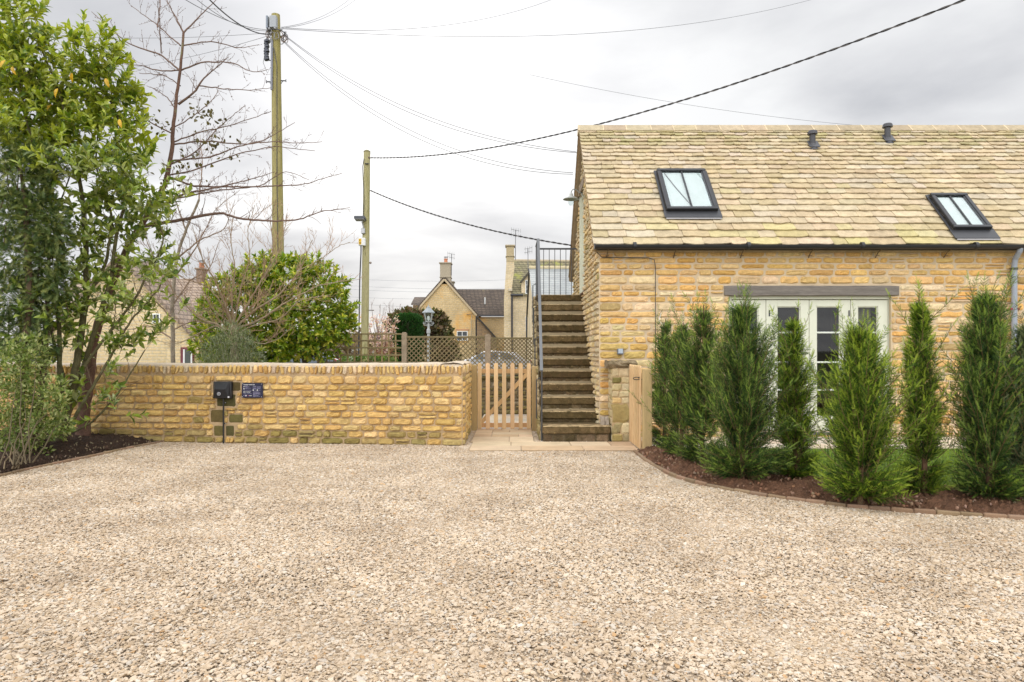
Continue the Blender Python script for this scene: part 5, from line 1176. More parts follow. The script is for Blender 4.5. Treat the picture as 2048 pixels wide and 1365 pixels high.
mb = MB(); n = 7; pos = arr([P(*random.choice([(25, 140), (140, 165), (200, 178), (75, 170), (155, 275), (100, 100), (265, 215)]), 9.35)+RNG.normal(0, .12, 3) for _ in range(n)])
place(mb, LV, LF, pos, arr((0, 0, -1))+rdir(n)*.5, arr((0, -1, .2))+rdir(n)*.3, .13, (0.62, 0.38, 0.02)); mb.build('yellow_leaves', M['leaf'], lt)

# dark conifer at the left edge
def conifer(name, label, cat, loc, blobs, Y, cl, dens, sc=(.10, .2), droop=-.15, yr=.8, grp=None):
    t = thing(name, label, cat, loc, grp); mb = MB(); mt = MB(); s_ = Y/F; dark, mid, lite = map(arr, cl)
    for (x, y, rx, ry) in blobs:
        n = int(rx*ry*s_*s_*dens); p, d = blob_points(P(x, y, Y), (rx*s_, max(rx, 40)*s_*yr, ry*s_), n, .2)
        k = RNG.beta(1.3, 2.6, n)[:, None]; col = dark*(1-k)**2+mid*2*k*(1-k)+lite*k*k
        place(mb, SPV2, SPF2, p, d*.8+RNG.normal(0, .5, d.shape)+arr((0, 0, droop)), rdir(n)+arr((0, 0, 1)), RNG.uniform(*sc, n), col)
        for q in range(max(2, n//260)): a = p[q]; twp = arr([a-arr((0, 0, .35)), a-(a-P(x, y, Y))*.5, a]); tube(mt, twp, [.008, .005, .002], 4, (0.15, 0.10, 0.05), 0, False)
    return t, mb, mt
t, mb, mt = conifer('dark_yew_bush', 'dark feathery conifer filling the left edge beneath the laurel crown', 'conifer', tuple(G(30, 905, .2)),
   [(40, 360, 60, 60), (20, 440, 60, 60), (80, 440, 50, 60), (30, 520, 60, 55), (85, 530, 45, 55), (20, 600, 55, 50), (75, 610, 45, 45), (30, 670, 50, 45), (90, 330, 40, 40), (110, 470, 30, 45), (10, 300, 40, 40), (70, 690, 40, 35), (115, 570, 25, 35)], 9.4,
   ((0.04, 0.080, 0.025), (0.14, 0.20, 0.06), (0.50, 0.50, 0.18)), 5200, (.07, .14))
tube(mt, pxl([(30, 930), (40, 800), (60, 600), (50, 400), (40, 330)], 9.3), [.07, .06, .05, .03, .02], 8, (0.12, 0.08, 0.05)); tube(mt, pxl([(60, 925), (85, 780), (95, 600), (100, 450)], 9.5), [.05, .045, .03, .02], 8, (0.12, 0.08, 0.05))
mt.build('trunk', M['bark'], t); mb.build('crown', M['needle'], t)

# small pale shrub low at left
def small_bush(name, label, cat, loc, blobs, Y, cols, dens, ls, tmpl=(SV, SFc), up=.3, stems=6, stemcol=(0.18, 0.13, 0.07), grp=None, yr=.8, sw=1.0, mat='softleaf'):
    t = thing(name, label, cat, loc, grp); mb = MB(); mt = MB(); s_ = Y/F; cols = arr(cols)
    for (x, y, rx, ry) in blobs:
        n = int(rx*ry*s_*s_*dens); p, d = blob_points(P(x, y, Y+random.uniform(-.15, .15)), (rx*s_, max(rx, ry)*s_*yr, ry*s_), n, .3)
        c_ = cols[RNG.integers(0, len(cols), n)]*RNG.uniform(.7, 1.3, (n, 1))
        place(mb, tmpl[0], tmpl[1], p, d*.6+arr((0, 0, up))+RNG.normal(0, .5, d.shape), rdir(n)+arr((0, -.3, .8)), RNG.uniform(*ls, n)[:, None]*arr([[sw, 1, 1]]), c_)
        for k in range(stems):
            a = p[k % n]; b0 = arr(loc)+arr((RNG.normal(0, .06), RNG.normal(0, .06), -.02)); m_ = (a+b0)/2+arr((0, 0, .12))+RNG.normal(0, .05, 3)
            tube(mt, [b0, (b0+m_)/2+RNG.normal(0, .03, 3), m_, a], [.009, .007, .005, .002], 4, stemcol, 0, False)
    mt.build('stem', M['twig'], t); mb.build('crown', M[mat], t); return t
small_bush('variegated_shrub', 'low pale green shrub with small leaves in front of the dark conifer', 'shrub', tuple(G(45, 925, .15)),
   [(45, 740, 55, 50), (20, 800, 50, 50), (75, 800, 42, 45), (40, 860, 50, 42), (90, 850, 30, 35), (15, 900, 28, 30), (60, 700, 35, 35), (110, 790, 24, 40), (30, 720, 40, 40), (120, 850, 26, 30), (10, 850, 30, 40), (60, 905, 40, 22)], 8.9, [(0.26, 0.30, 0.11), (0.17, 0.23, 0.06), (0.38, 0.40, 0.18), (0.11, 0.16, 0.04)], 6500, (.04, .075), stems=1, sw=1.1, stemcol=(.10, .075, .04))
small_bush('laurel_seedling', 'few bright young leaves sprouting from dark soil under the laurel', 'plant', tuple(G(25, 935, .1)), [(25, 915, 20, 16)], 8.7, [(0.18, 0.24, 0.05)], 1600, (.06, .09), stems=6)

# ---- evergreen laurel shrub behind the wall
RNG = np.random.default_rng(5)
ls = thing('laurel_shrub', 'big rounded glossy laurel behind the wall below the tall utility pole', 'shrub', (P(600, 700, 14.2)[0], 14.2, 0))
LG = arr([(0.17, 0.28, 0.02), (0.11, 0.21, 0.018), (0.28, 0.38, 0.04), (0.07, 0.15, 0.015), (0.38, 0.44, 0.08), (0.14, 0.25, 0.02)])
mb = MB()
addblobs(mb, [(565, 622, 128, 100, .9), (610, 615, 92, 96, .8), (490, 632, 86, 92, .8), (450, 690, 62, 45), (545, 560, 76, 46, .8), (640, 655, 64, 60, .8), (520, 700, 100, 40, .7), (425, 650, 26, 50, .8), (700, 650, 12, 10, .8)], 14.2, LG*arr((1.45, 1.2, 1)), 400, (.11, .155), 9, .12, .75, .45, .15, .86)
mb.build('crown', [M['leaf'], M['twig']], ls)
mb = MB()
for L_, r0 in (([(612, 740), (606, 700), (590, 660), (560, 600)], .06), ([(608, 740), (622, 690), (650, 640)], .045), ([(520, 740), (515, 690), (500, 640), (470, 580)], .05), ([(590, 745), (640, 700), (655, 690)], .03)): limb(mb, pxl(L_, 14.2), r0, .01, (0.07, 0.055, 0.035), 8)
mb.build('stem', M['bark'], ls)

# bare pollarded shrub in front of it
RNG = np.random.default_rng(9); PB = (0.38, 0.30, 0.20); PB2 = (0.42, 0.28, 0.18)
bs_ = thing('bare_pollard_shrub', 'leafless pollarded shrub with fanned pale branches before the laurel shrub', 'shrub', (P(470, 720, 12.6)[0], 12.6, 0))
mb = MB(); limb(mb, pxl([(472, 860), (470, 740), (470, 690), (468, 650)], 12.6), .085, .07, PB, 10)
mb.build('trunk', M['bark'], bs_)
mb = MB()
for L_, r0 in (([(470, 690), (440, 650), (400, 640), (360, 600), (330, 560)], .03), ([(468, 655), (450, 610), (430, 560), (400, 510), (385, 450)], .03), ([(468, 650), (462, 600), (470, 540), (460, 470), (470, 420)], .022),
    ([(470, 650), (500, 600), (530, 550), (560, 500), (575, 430)], .032), ([(472, 655), (510, 620), (560, 590), (600, 540), (625, 480)], .032), ([(470, 660), (520, 640), (580, 600), (640, 570), (700, 560)], .028),
    ([(472, 670), (510, 650), (560, 640), (600, 600), (660, 590)], .020), ([(468, 660), (440, 600), (410, 570), (370, 560), (340, 540)], .022), ([(468, 665), (430, 650), (395, 670), (350, 690), (310, 680)], .02), ([(470, 670), (520, 690), (555, 680), (590, 650)], .018),
    ([(468, 650), (480, 580), (500, 520), (495, 460), (510, 410)], .022), ([(466, 650), (425, 620), (410, 590), (408, 540)], .018), ([(530, 550), (548, 500), (540, 440), (552, 400)], .014), ([(600, 540), (640, 520), (680, 490), (700, 485)], .012)):
    q = limb(mb, pxl(L_, 12.6, 12.5+random.uniform(-.9, .1)), r0*.72, .0045, PB, 6); twigs(mb, q, r0*.4, 2, PB2, .15, .75, .55, False, .7, .0032)
mb.build('branch', M['twig'], bs_)
# second bare tree, thin pale trunk left of it
RNG = np.random.default_rng(10)
b2_ = thing('bare_young_tree', 'thin pale leafless tree just behind the wall, beside the maroon door', 'tree', (P(346, 720, 12.4)[0], 12.4, 0))
mb = MB(); limb(mb, pxl([(346, 880), (346, 700), (345, 600), (352, 520), (372, 460), (398, 400)], 12.4), .05, .02, (0.34, 0.29, 0.22), 8); mb.build('trunk', M['bark'], b2_)
mb = MB()
for L_, r0 in (([(398, 400), (405, 330), (400, 270)], .014), ([(352, 520), (400, 480), (450, 460), (470, 400)], .018), ([(346, 610), (380, 560), (420, 540), (440, 480)], .016), ([(345, 600), (320, 540), (300, 500), (280, 440)], .016), ([(346, 640), (310, 600), (270, 590), (220, 560)], .016), ([(372, 460), (350, 400), (345, 340)], .014), ([(346, 680), (300, 650), (260, 660), (200, 650)], .015), ([(346, 660), (390, 640), (420, 650), (460, 640)], .013), ([(346, 560), (390, 500), (430, 420), (480, 380)], .014)):
    q = limb(mb, pxl(L_, 12.4, 12.4+random.uniform(-.6, .8)), r0, .004, (0.30, 0.22, 0.16), 5); twigs(mb, q, r0*.5, 2, (0.28, 0.18, 0.14), .15, .7, .4, False, .8, .0028)
mb.build('branch', M['twig'], b2_)
# olive
small_bush('olive_bush', 'silvery grey olive bush poking above the wall in front of the laurel shrub', 'shrub', (P(465, 720, 12.0)[0], 12.0, 0),
   [(465, 700, 42, 40), (430, 705, 30, 32), (500, 705, 28, 30), (462, 670, 26, 30), (485, 680, 22, 26), (405, 722, 20, 14), (515, 722, 16, 16), (450, 740, 60, 40)], 12.0, [(0.26, 0.30, 0.19), (0.18, 0.22, 0.12), (0.34, 0.37, 0.27), (0.14, 0.17, 0.09)], 6500, (.05, .09), (NV, NFc), .9, 6, (0.3, 0.27, 0.2))
# ------------------------------------------------------------------ poles and cables
RNG = np.random.default_rng(31)
Y1 = 17.5
pole = thing('utility_pole', 'tall algae green wooden telephone pole carrying grey boxes and many wires', 'pole', (P(556, 700, Y1)[0], Y1, 0))
mb = MB(); a = P(556.5, 520, Y1); b = P(551.5, 30, Y1); d_ = (b-a)/(b[2]-a[2]); foot = a-d_*a[2]
tube(mb, [foot, a, b-d_*.25, b-d_*.0], [.155, .145, .108, .104], 18, (0.36, 0.31, 0.13)); lathe(mb, [(.104, 0), (.05, .04), (0, .05)], b-d_*.02, 18, (0.3, .27, .18)); mb.build('shaft', M['polewood'], pole, smooth=False)
GB = (0.34, 0.36, 0.38); mb = MB()
p = P(546.5, 44, Y1-.14); cbox(mb, (p[0]-.075, Y1-.22, p[2]-.17), (p[0]+.10, Y1-.10, p[2]+.13), GB, .01); mb.build('terminal_box', M['metal'], pole)
mb = MB(); p = P(538, 46, Y1-.05); cbox(mb, (p[0]-.03, Y1-.2, p[2]-.2), (p[0]+.02, Y1+.05, p[2]+.12), (0.22, 0.25, 0.30), .008); mb.build('terminal_box', M['metal'], pole)
mb = MB(); rz_ = EYE-(66-HY)*Y1/F; cx_ = P(553, 66, Y1)[0]
tube(mb, [(cx_+.2*math.cos(t_), Y1+.2*math.sin(t_), rz_) for t_ in np.linspace(0, 6.28, 25)], .014, 6, (0.1, 0.1, 0.1))
for k in range(14):
    t_ = k*.45; c_ = arr((cx_+.22*math.cos(t_), Y1+.2*math.sin(t_), rz_-.05-random.uniform(0, .15))); 
    tube(mb, [c_+arr((.06*math.cos(s_), .03, .09*math.sin(s_)*random.uniform(.8, 1.2))) for s_ in np.linspace(0, 6.28, 12)], .009, 5, random.choice([(0.05, 0.045, 0.05), (0.2, 0.13, 0.09), (0.25, 0.25, 0.26)]))
for k in range(9): t_ = R(40*k); sphere(mb, (cx_+.23*math.cos(t_), Y1+.23*math.sin(t_), rz_+.01), .032, 8, (0.3, 0.3, 0.32))
mb.build('wire_ring', M['metal'], pole)
mb = MB(); p = P(534, 100, Y1)
for k in range(8): z_ = p[2]+.22-k*.065; tube(mb, [(p[0]+random.uniform(-.02, .02), Y1-.05, z_), (p[0]+.02, Y1-.05, z_-.05)], random.uniform(.05, .075), 9, (0.05, 0.055, 0.075))
tube(mb, [(p[0], Y1-.05, p[2]+.2), (p[0]+.05, Y1-.05, rz_-.1)], .012, 5, (.05, .05, .06)); tube(mb, [(p[0]-.03, Y1-.05, p[2]-.1), (p[0]-.08, Y1-.05, p[2]-.35), (p[0]+.03, Y1-.05, p[2]-.62), (p[0]+.12, Y1-.05, p[2]-.45)], .006, 5, (.1, .1, .1)); tube(mb, [(p[0], Y1-.05, p[2]-.28), (p[0]+.12, Y1-.05, p[2]-.30)], .014, 5, (.05, .05, .06))
mb.build('splice_closure', M['plastic'], pole)
mb = MB(); tube(mb, [P(544, 80, Y1-.12), P(543, 180, Y1-.14)], .028, 8, (.22, .23, .27)); tube(mb, [P(547, 95, Y1-.14), P(554, 130, Y1-.15), P(554, 350, Y1-.15), P(556, 520, Y1-.155)], .012, 6, (.06, .055, .04)); mb.build('conduit', M['metal'], pole)
for (x0, x1, y) in ((533, 545, 164), (559, 572, 162)):
    mb = MB(); tube(mb, [P(x0, y, Y1), P(x1, y, Y1)], .016, 6, (.09, .09, .1)); e_ = x0 if x0 < 540 else x1; tube(mb, [P(e_, y-3, Y1), P(e_, y+3, Y1)], .012, 6, (.09, .09, .1)); tube(mb, [P(e_+(6 if x0 < 540 else -6), y, Y1), P(543 if x0 < 540 else 561, y+8, Y1)], .009, 5, (.09, .09, .1)); mb.build('foot_rung', M['metal'], pole)

Y2 = 22.0
pole2 = thing('service_pole', 'shorter wooden pole with floodlight and white meter box', 'pole', (P(728, 700, Y2)[0], Y2, 0))
mb = MB(); a = P(729, 728, Y2); b = P(734, 305, Y2); d_ = (b-a)/(b[2]-a[2]); foot = a-d_*a[2]
tube(mb, [foot, a, b], [.13, .125, .105], 18, (0.42, 0.38, 0.20)); lathe(mb, [(.11, 0), (.112, .03), (.05, .07), (0, .08)], b, 18, (.25, .22, .12)); mb.build('shaft', M['polewood'], pole2)
mb = MB(); p = P(721.5, 439, Y2-.15); Mx = Matrix.Translation(tuple(p)) @ Matrix.Rotation(R(-8), 4, 'X'); cbox(mb, (-.17, -.22, -.05), (.17, .05, .045), (.05, .055, .065), .015, 0, Mx); cbox(mb, (-.15, -.21, -.062), (.15, .03, -.048), (.3, .3, .32), .002, 0, Mx); tube(mb, [P(724, 444, Y2-.14), P(727, 455, Y2-.14), P(727, 466, Y2-.14)], .02, 8, (.3, .3, .3)); mb.build('floodlight', M['metal'], pole2)
mb = MB(); cbox(mb, P(723, 468, Y2-.1)-arr((0, .1, 0)), P(731, 458, Y2-.1)+arr((0, .05, 0)), (.45, .45, .46), .01); mb.build('bracket_box', M['galv'], pole2)
mb = MB(); p0 = P(717.5, 492, Y2-.2); p1 = P(731, 476.5, Y2-.2); cbox(mb, (p0[0], Y2-.26, p0[2]), (p1[0], Y2-.12, p1[2]), (.72, .72, .70), .012); mbx = mb.build('meter_box', M['metal'], pole2)
Mn = Matrix.Translation((p0[0]+.012, Y2-.26, p0[2]+.03)); mb = MB(); cbox(mb, (0, -.004, 0), (.085, .001, .19), (.72, .45, .02), .001, 0, Mn); mb.build('number_plate', M['metal'], mbx)
mb = MB(); text_on(mb, Mn, '1', .028, .105, .065, .0045, (.05, .04, .02), None, .03); text_on(mb, Mn, '0', .022, .02, .065, .0045, (.05, .04, .02), None, .03); mb.build('numerals', M['matte'], mbx)
mb = MB(); tube(mb, [P(722, 492, Y2-.17), P(722, 505, Y2-.17), P(719.5, 560, Y2-.19), P(717.5, 690, Y2-.2), P(717.5, 740, Y2-.2)], .022, 6, (.03, .03, .035)); tube(mb, [P(728, 318, Y2-.12), P(725, 335, Y2-.12), P(728, 400, Y2-.13), P(726, 440, Y2-.13)], .012, 6, (.03, .03, .035)); mb.build('down_cable', M['matte'], pole2)
for (x, y) in ((741, 526), (747, 621)):
    mb = MB(); q = P(x, y, Y2); base_ = P(734, y, Y2); tube(mb, [base_, q], .014, 6, (.08, .07, .06)); sphere(mb, q, .04 if y < 600 else .022, 8, (.25, .2, .17)); mb.build('bracket_arm', M['metal'], pole2)
mb = MB(); p = P(737, 316, Y2-.05); sphere(mb, p, .045, 8, (.15, .1, .08)); sphere(mb, P(739, 308, Y2), .035, 8, (.2, .18, .17)); tube(mb, [P(730, 328, Y2-.13), P(738, 328, Y2-.13)], .02, 6, (.03, .03, .03)); mb.build('insulator', M['metal'], pole2)

def cable(name, label, p, q, sag, r, col=(.03, .03, .035), group=None, n=40, cat='cable', twist=False):
    p, q = arr(p), arr(q); t_ = np.linspace(0, 1, n if not twist else 500)[:, None]; c_ = p*(1-t_)+q*t_; c_[:, 2] -= 4*sag*(t_*(1-t_))[:, 0]
    mb = MB()
    if twist:
        L_ = np.r_[0, np.cumsum(np.linalg.norm(np.diff(c_, axis=0), axis=1))]
        for ph, cl in ((0, (.02, .02, .022)), (math.pi, (.16, .15, .15))):
            o_ = np.stack([np.zeros(len(c_)), np.cos(L_*16+ph), np.sin(L_*16+ph)], 1)*r*.6; tube(mb, c_+o_, r*.75, 4, cl, 0, False)
    else: tube(mb, c_, r, 4, col, 0, False)
    mb.build(name, M['matte'], label=label, cat=cat, group=group)
cable('power_cable', 'thick black twisted cable from the short pole up over the barn roof', P(740, 316, Y2), P(1960, -12, 9.5), .62, .016, twist=True)
cable('power_cable', 'black cable sagging from the short pole down to the barn gable', P(740, 381, Y2), P(1142, 491, 15.4), .20, .016, twist=True)
GT = 'thin telephone wires fanning out from the tall pole'; pt = P(565, 62, Y1); pl_ = P(542, 66, Y1)
for k, (p, q, sag, lab) in enumerate([
    (P(566, 68, Y1), P(1152, 304, 13.5), .55, 'upper telephone wire from the tall pole to the barn gable peak'), (P(567, 70, Y1), P(1154, 306, 13.6), .62, 'second telephone wire from the tall pole, just under the one to the gable peak'),
    (P(563, 78, Y1), P(1146, 346, 14.2), .75, 'lower telephone wire sagging from the tall pole to the barn gable'), (P(562, 79, Y1), P(1146, 349, 14.2), .83, 'lowest telephone wire sagging from the tall pole to the barn gable'),
    (P(565, 58, Y1), P(1650, -8, 30), .8, 'telephone wire running from the tall pole to the upper right, lower of that pair'), (P(565, 56, Y1), P(1110, -3, 28), .5, 'telephone wire running from the tall pole to the upper middle'),
    (P(562, 55, Y1), P(705, -6, 24), .2, 'steep telephone wire leaving the tall pole upwards to the right'), (P(562, 57, Y1), P(725, -12, 26), .25, 'second steep telephone wire leaving the tall pole to the right'),
    (pl_, P(-30, 54, 24), .25, 'level telephone wire from the tall pole behind the laurel crown'), (P(540, 71, Y1), P(150, 146, 24), .2, 'telephone wire falling from the tall pole to the left'),
    (P(541, 60, Y1), P(355, -10, 12), .15, 'thin telephone wire rising from the tall pole to the upper left'), (P(541, 62, Y1), P(360, -30, 13), .25, 'second thin telephone wire rising to the upper left'),
    (P(1060, 150, 30), P(2000, 268, 30), .5, 'faint wire crossing the sky behind the barn ridge')]):
    cable('telephone_wire', lab, p, q, sag, .0062 if k < 12 else .007, (.13, .13, .14), GT)
cable('telephone_wire', 'thick dark service wire rising from the tall pole to the upper left', P(541, 69, Y1), P(400, -20, 11), .2, .012, (.04, .04, .045), GT)
GP = 'distant power lines crossing low behind the houses'
for k, (y0, y1, w_) in enumerate(((556, 552, 'highest'), (568, 571, 'second highest'), (576, 576, 'third from the top'), (592, 588, 'second lowest'), (603, 610, 'lowest'))):
    cable('distant_wire', w_+' of five faint power lines low in the sky behind the houses', P(560, y0-8, 95), P(1200, y1-4, 90), 1.0, .018, (.35, .36, .38), GP)

# ------------------------------------------------------------------ village behind
def coursed(name, c1_, c2_, mortar, bw=.45, bh=.16, ms=.02, rough=.9, stain=None, bumpd=.02, slope=False):
    m, t, bs = mat_base(name); tc = t.nodes.new('ShaderNodeTexCoord'); sp = t.nodes.new('ShaderNodeSeparateXYZ'); t.links.new(tc.outputs['Object'], sp.inputs[0])
    a = t.nodes.new('ShaderNodeMath'); a.operation = 'ADD'; t.links.new(sp.outputs[0], a.inputs[0])
    if slope: a.inputs[1].default_value = 0
    else: t.links.new(sp.outputs[1], a.inputs[1])
    c = t.nodes.new('ShaderNodeCombineXYZ'); t.links.new(a.outputs[0], c.inputs[0]); t.links.new(sp.outputs[2], c.inputs[1])
    nz_ = noise(t, 1.2, 3, .5, tc.outputs['Object']); vv = t.nodes.new('ShaderNodeVectorMath'); vv.operation = 'SCALE'; vv.inputs['Scale'].default_value = .06; t.links.new(nz_.outputs['Color'], vv.inputs[0])
    va = t.nodes.new('ShaderNodeVectorMath'); t.links.new(c.outputs[0], va.inputs[0]); t.links.new(vv.outputs[0], va.inputs[1])
    b = t.nodes.new('ShaderNodeTexBrick'); t.links.new(va.outputs[0], b.inputs['Vector']); b.inputs['Scale'].default_value = 1; b.inputs['Brick Width'].default_value = bw; b.inputs['Row Height'].default_value = bh
    b.inputs['Mortar Size'].default_value = ms; b.inputs['Color1'].default_value = (*c1_, 1); b.inputs['Color2'].default_value = (*c2_, 1); b.inputs['Mortar'].default_value = (*mortar, 1); b.inputs['Mortar Smooth'].default_value = .3
    n1 = noise(t, .35, 5, .6, tc.outputs['Object']); r1 = ramp(t, n1.outputs[0], [(.35, (.78,)*3), (.65, (1.15,)*3)]); n2 = noise(t, 8, 5, .7, tc.outputs['Object']); r2 = ramp(t, n2.outputs[0], [(.3, (.75,)*3), (.7, (1.2,)*3)])
    cc_ = mixn(t, 'MULTIPLY', 1, mixn(t, 'MULTIPLY', 1, b.outputs[0], r1.outputs[0]), r2.outputs[0])
    for (scol, lo, hi, sc) in (stain or []):
        n3 = noise(t, sc, 5, .65, tc.outputs['Object']); r3 = ramp(t, n3.outputs[0], [(lo, (0, 0, 0)), (hi, (1, 1, 1))]); cc_ = mixn(t, 'MIX', r3.outputs[0], cc_, scol)
    t.links.new(cc_, bs.inputs['Base Color']); bs.inputs['Roughness'].default_value = rough; t.links.new(bump(t, b.outputs['Fac'], .6, -bumpd), bs.inputs['Normal']); return m
FW = coursed('far_honey_wall', (.62, .46, .24), (.54, .39, .19), (.52, .42, .27), stain=[((.66, .36, .09), .50, .62, .30)])
FW2 = coursed('far_pale_wall', (.66, .53, .33), (.60, .47, .28), (.58, .49, .35))
FR = coursed('far_stone_roof', (.155, .115, .085), (.10, .075, .06), (.05, .04, .03), .35, .16, .03, stain=[((.42, .38, .33), .70, .74, 5), ((.15, .14, .05), .62, .72, .7)])
FR2 = coursed('far_mossy_roof', (.27, .23, .13), (.20, .18, .10), (.08, .07, .04), .35, .2, .03, stain=[((.26, .26, .06), .55, .66, .7)])
FSL = coursed('slate_roof', (.27, .285, .27), (.21, .225, .22), (.13, .14, .15), .30, .17, .02, .5)
def poly(mb, pts, ext, col=(1, 1, 1)): prism(mb, pts, ext, col)
def window(parent, x0, x1, y0, y1, Y, bars=2, rows=1, frame=(.80, .80, .76)):
    a = P(x0, y1, Y); b = P(x1, y0, Y); mb = MB(); w_ = b[0]-a[0]; h = b[2]-a[2]; f = max(.05, w_*.07)
    cbox(mb, (a[0]-f, Y-.06, a[2]-f), (a[0], Y+.03, b[2]+f), frame, .005); cbox(mb, (b[0], Y-.06, a[2]-f), (b[0]+f, Y+.03, b[2]+f), frame, .005)
    cbox(mb, (a[0], Y-.06, b[2]), (b[0], Y+.03, b[2]+f), frame, .005); cbox(mb, (a[0]-.05, Y-.10, a[2]-f), (b[0]+.05, Y+.03, a[2]), frame, .005)
    for k in range(1, bars): x = a[0]+w_*k/bars; cbox(mb, (x-f*.45, Y-.05, a[2]), (x+f*.45, Y+.02, b[2]), frame, .004)
    for k in range(1, rows+1): z = a[2]+h*k/(rows+1); cbox(mb, (a[0], Y-.045, z-f*.22), (b[0], Y+.02, z+f*.22), frame, .003)
    wo_ = mb.build('window', M['paint'], parent); mb = MB(); cbox(mb, (a[0], Y-.02, a[2]), (b[0], Y-.005, b[2]), (.05, .055, .06), .001); mb.build('pane', M['metal'], wo_); return wo_
def chimney(parent, x0, x1, y0, y1, Y, dep, col, pot=True, mat=None):
    a = P(x0, y1, Y); b = P(x1, y0, Y); mb = MB(); w_ = b[0]-a[0]; cbox(mb, (a[0], Y, a[2]), (b[0], Y+dep, b[2]-.12), col, .02)
    cbox(mb, (a[0]-.08, Y-.08, b[2]-.12), (b[0]+.08, Y+dep+.08, b[2]), mixc(col, (.25, .2, .14), .4), .02); cbox(mb, (a[0]-.05, Y-.05, a[2]+.30*(b[2]-a[2])), (b[0]+.05, Y+dep+.05, a[2]+.30*(b[2]-a[2])+.07), mixc(col, (.2, .17, .12), .5), .02)
    ch_ = mb.build('chimney', M['stone'], parent)
    if pot:
        mb = MB(); c_ = ((a[0]+b[0])/2, Y+dep/2, b[2]); lathe(mb, [(.16, 0), (.14, .28), (.17, .30), (.17, .36), (.11, .36)], c_, 14, (.55, .22, .12)); 
        for q in range(4): tube(mb, [(c_[0]+.12*math.cos(q*1.57), c_[1]+.12*math.sin(q*1.57), c_[2]+.34), (c_[0]+.12*math.cos(q*1.57), c_[1]+.12*math.sin(q*1.57), c_[2]+.52)], .015, 5, (.1, .1, .1))
        lathe(mb, [(0, .56), (.17, .52), (.17, .50), (0, .50)], c_, 12, (.12, .12, .12)); mb.build('chimney_pot', M['matte'], ch_)
    return ch_
def aerial(parent, x, y0, y1, Y, flip=1, bars=4):
    mb = MB(); a = P(x, y1, Y); b = P(x, y0, Y); tube(mb, [a, b], .028, 6, (.16, .16, .17)); 
    for f in (.97, .80) if y1-y0 > 25 else (.9,):
        c_ = a+(b-a)*f; tube(mb, [c_-arr((.35*flip, 0, -.12)), c_+arr((.3*flip, 0, -.02))], .018, 5, (.2, .2, .2))
        for k in range(bars): q = c_+arr(((-.32+k*.18)*flip, 0, .1-k*.03)); tube(mb, [q-arr((0, .0, .16)), q+arr((0, .0, .16))], .010, 4, (.2, .2, .2))
    mb.build('aerial', M['metal'], parent)
# --- house with the central gable
H1Y = 58.0
h1 = thing('gabled_cottage', 'honey stone cottage with orange stained gable and central chimney behind the lamp post', 'house', (P(889, 700, H1Y)[0], H1Y, 0))
mb = MB(); pk = P(889, 560, H1Y); el = P(827, 632, H1Y); er = P(951, 632, H1Y)
poly(mb, [(el[0], H1Y, -.1), (er[0], H1Y, -.1), tuple(er), tuple(pk), tuple(el)], (0, 9, 0))
wl_, wr_ = P(951, 632, H1Y+.5), P(1012, 632, H1Y+.5); poly(mb, [(wl_[0]+.01, H1Y+.5, -.1), (wr_[0]+2, H1Y+.5, -.1), (wr_[0]+2, H1Y+.5, wr_[2]-.1), (wl_[0]+.01, H1Y+.5, wl_[2]-.1)], (0, 6, 0))
bl_ = P(829, 612, H1Y+6); poly(mb, [(bl_[0], H1Y+5, -.1), (bl_[0]+1.5, H1Y+5, -.1), (bl_[0]+1.5, H1Y+5, bl_[2]), (bl_[0], H1Y+5, bl_[2])], (0, 3, 0))
mb.build('wall', FW, h1)
mb = MB()
for s_, e_ in ((1, er), (-1, el)):
    p1, p2 = pk+arr((0, -.12, .10)), e_+arr((s_*.25, -.12, -.12)); poly(mb, [tuple(p1), tuple(p2), tuple(p2+arr((0, 9.2, 0))), tuple(p1+arr((0, 9.2, 0)))], (s_*.10, 0, .12))
ry = H1Y+3.6; rt = P(912, 582, ry); a0 = P(952, 632, H1Y+.4)
poly(mb, [(P(905, 582, ry)[0], ry, rt[2]), (P(1016, 582, ry)[0]+1.5, ry, rt[2]), (P(1016, 632, H1Y+.3)[0]+1.5, H1Y+.3, a0[2]-.05), (P(948, 632, H1Y+.3)[0], H1Y+.3, a0[2]-.05)], (0, .05, .14))
bt0 = P(826, 597, H1Y+7); poly(mb, [(bl_[0]-.15, H1Y+7, bt0[2]), (bl_[0]+1.8, H1Y+7, bt0[2]), (bl_[0]+1.8, H1Y+4.8, bl_[2]), (bl_[0]-.15, H1Y+4.8, bl_[2])], (0, .05, .12))
mb.build('roof', FR, h1)
mb = MB()
for s_, e_ in ((1, er), (-1, el)): beam(mb, pk+arr((0, -.1, .02)), e_+arr((s_*.1, -.1, -.0)), .14, .16, (.50, .40, .26), .02)
mb.build('verge', M['stone'], h1)
chimney(h1, 880, 901, 525, 569, H1Y+.0, 1.0, (.40, .34, .25)); chimney(h1, 901, 907, 563, 580, H1Y+5, .8, (.34, .3, .22), False); aerial(h1, 903, 508, 551, H1Y+.5)
window(h1, 915, 934, 664, 681, H1Y, 2, 1)
mb = MB(); a = P(911, 662, H1Y-.02); b = P(938, 658.5, H1Y-.02); cbox(mb, (a[0], H1Y-.03, a[2]), (b[0], H1Y+.05, b[2]), (.50, .28, .15), .01)
tube(mb, [P(933, 630, H1Y-.1), P(945, 628, H1Y-.1)], .03, 6, (.2, .15, .1)); mb.build('window_lintel', M['stone'], h1)
mb = MB(); tube(mb, [P(952.3, 632, H1Y-.1), P(952.3, 728, H1Y-.1)], .05, 8, (.04, .04, .045)); a = P(952, 632, H1Y+.2); b = P(1008, 632, H1Y+.2); tube(mb, [a, b], .06, 8, (.04, .04, .045)); mb.build('gutter', M['metal'], h1)
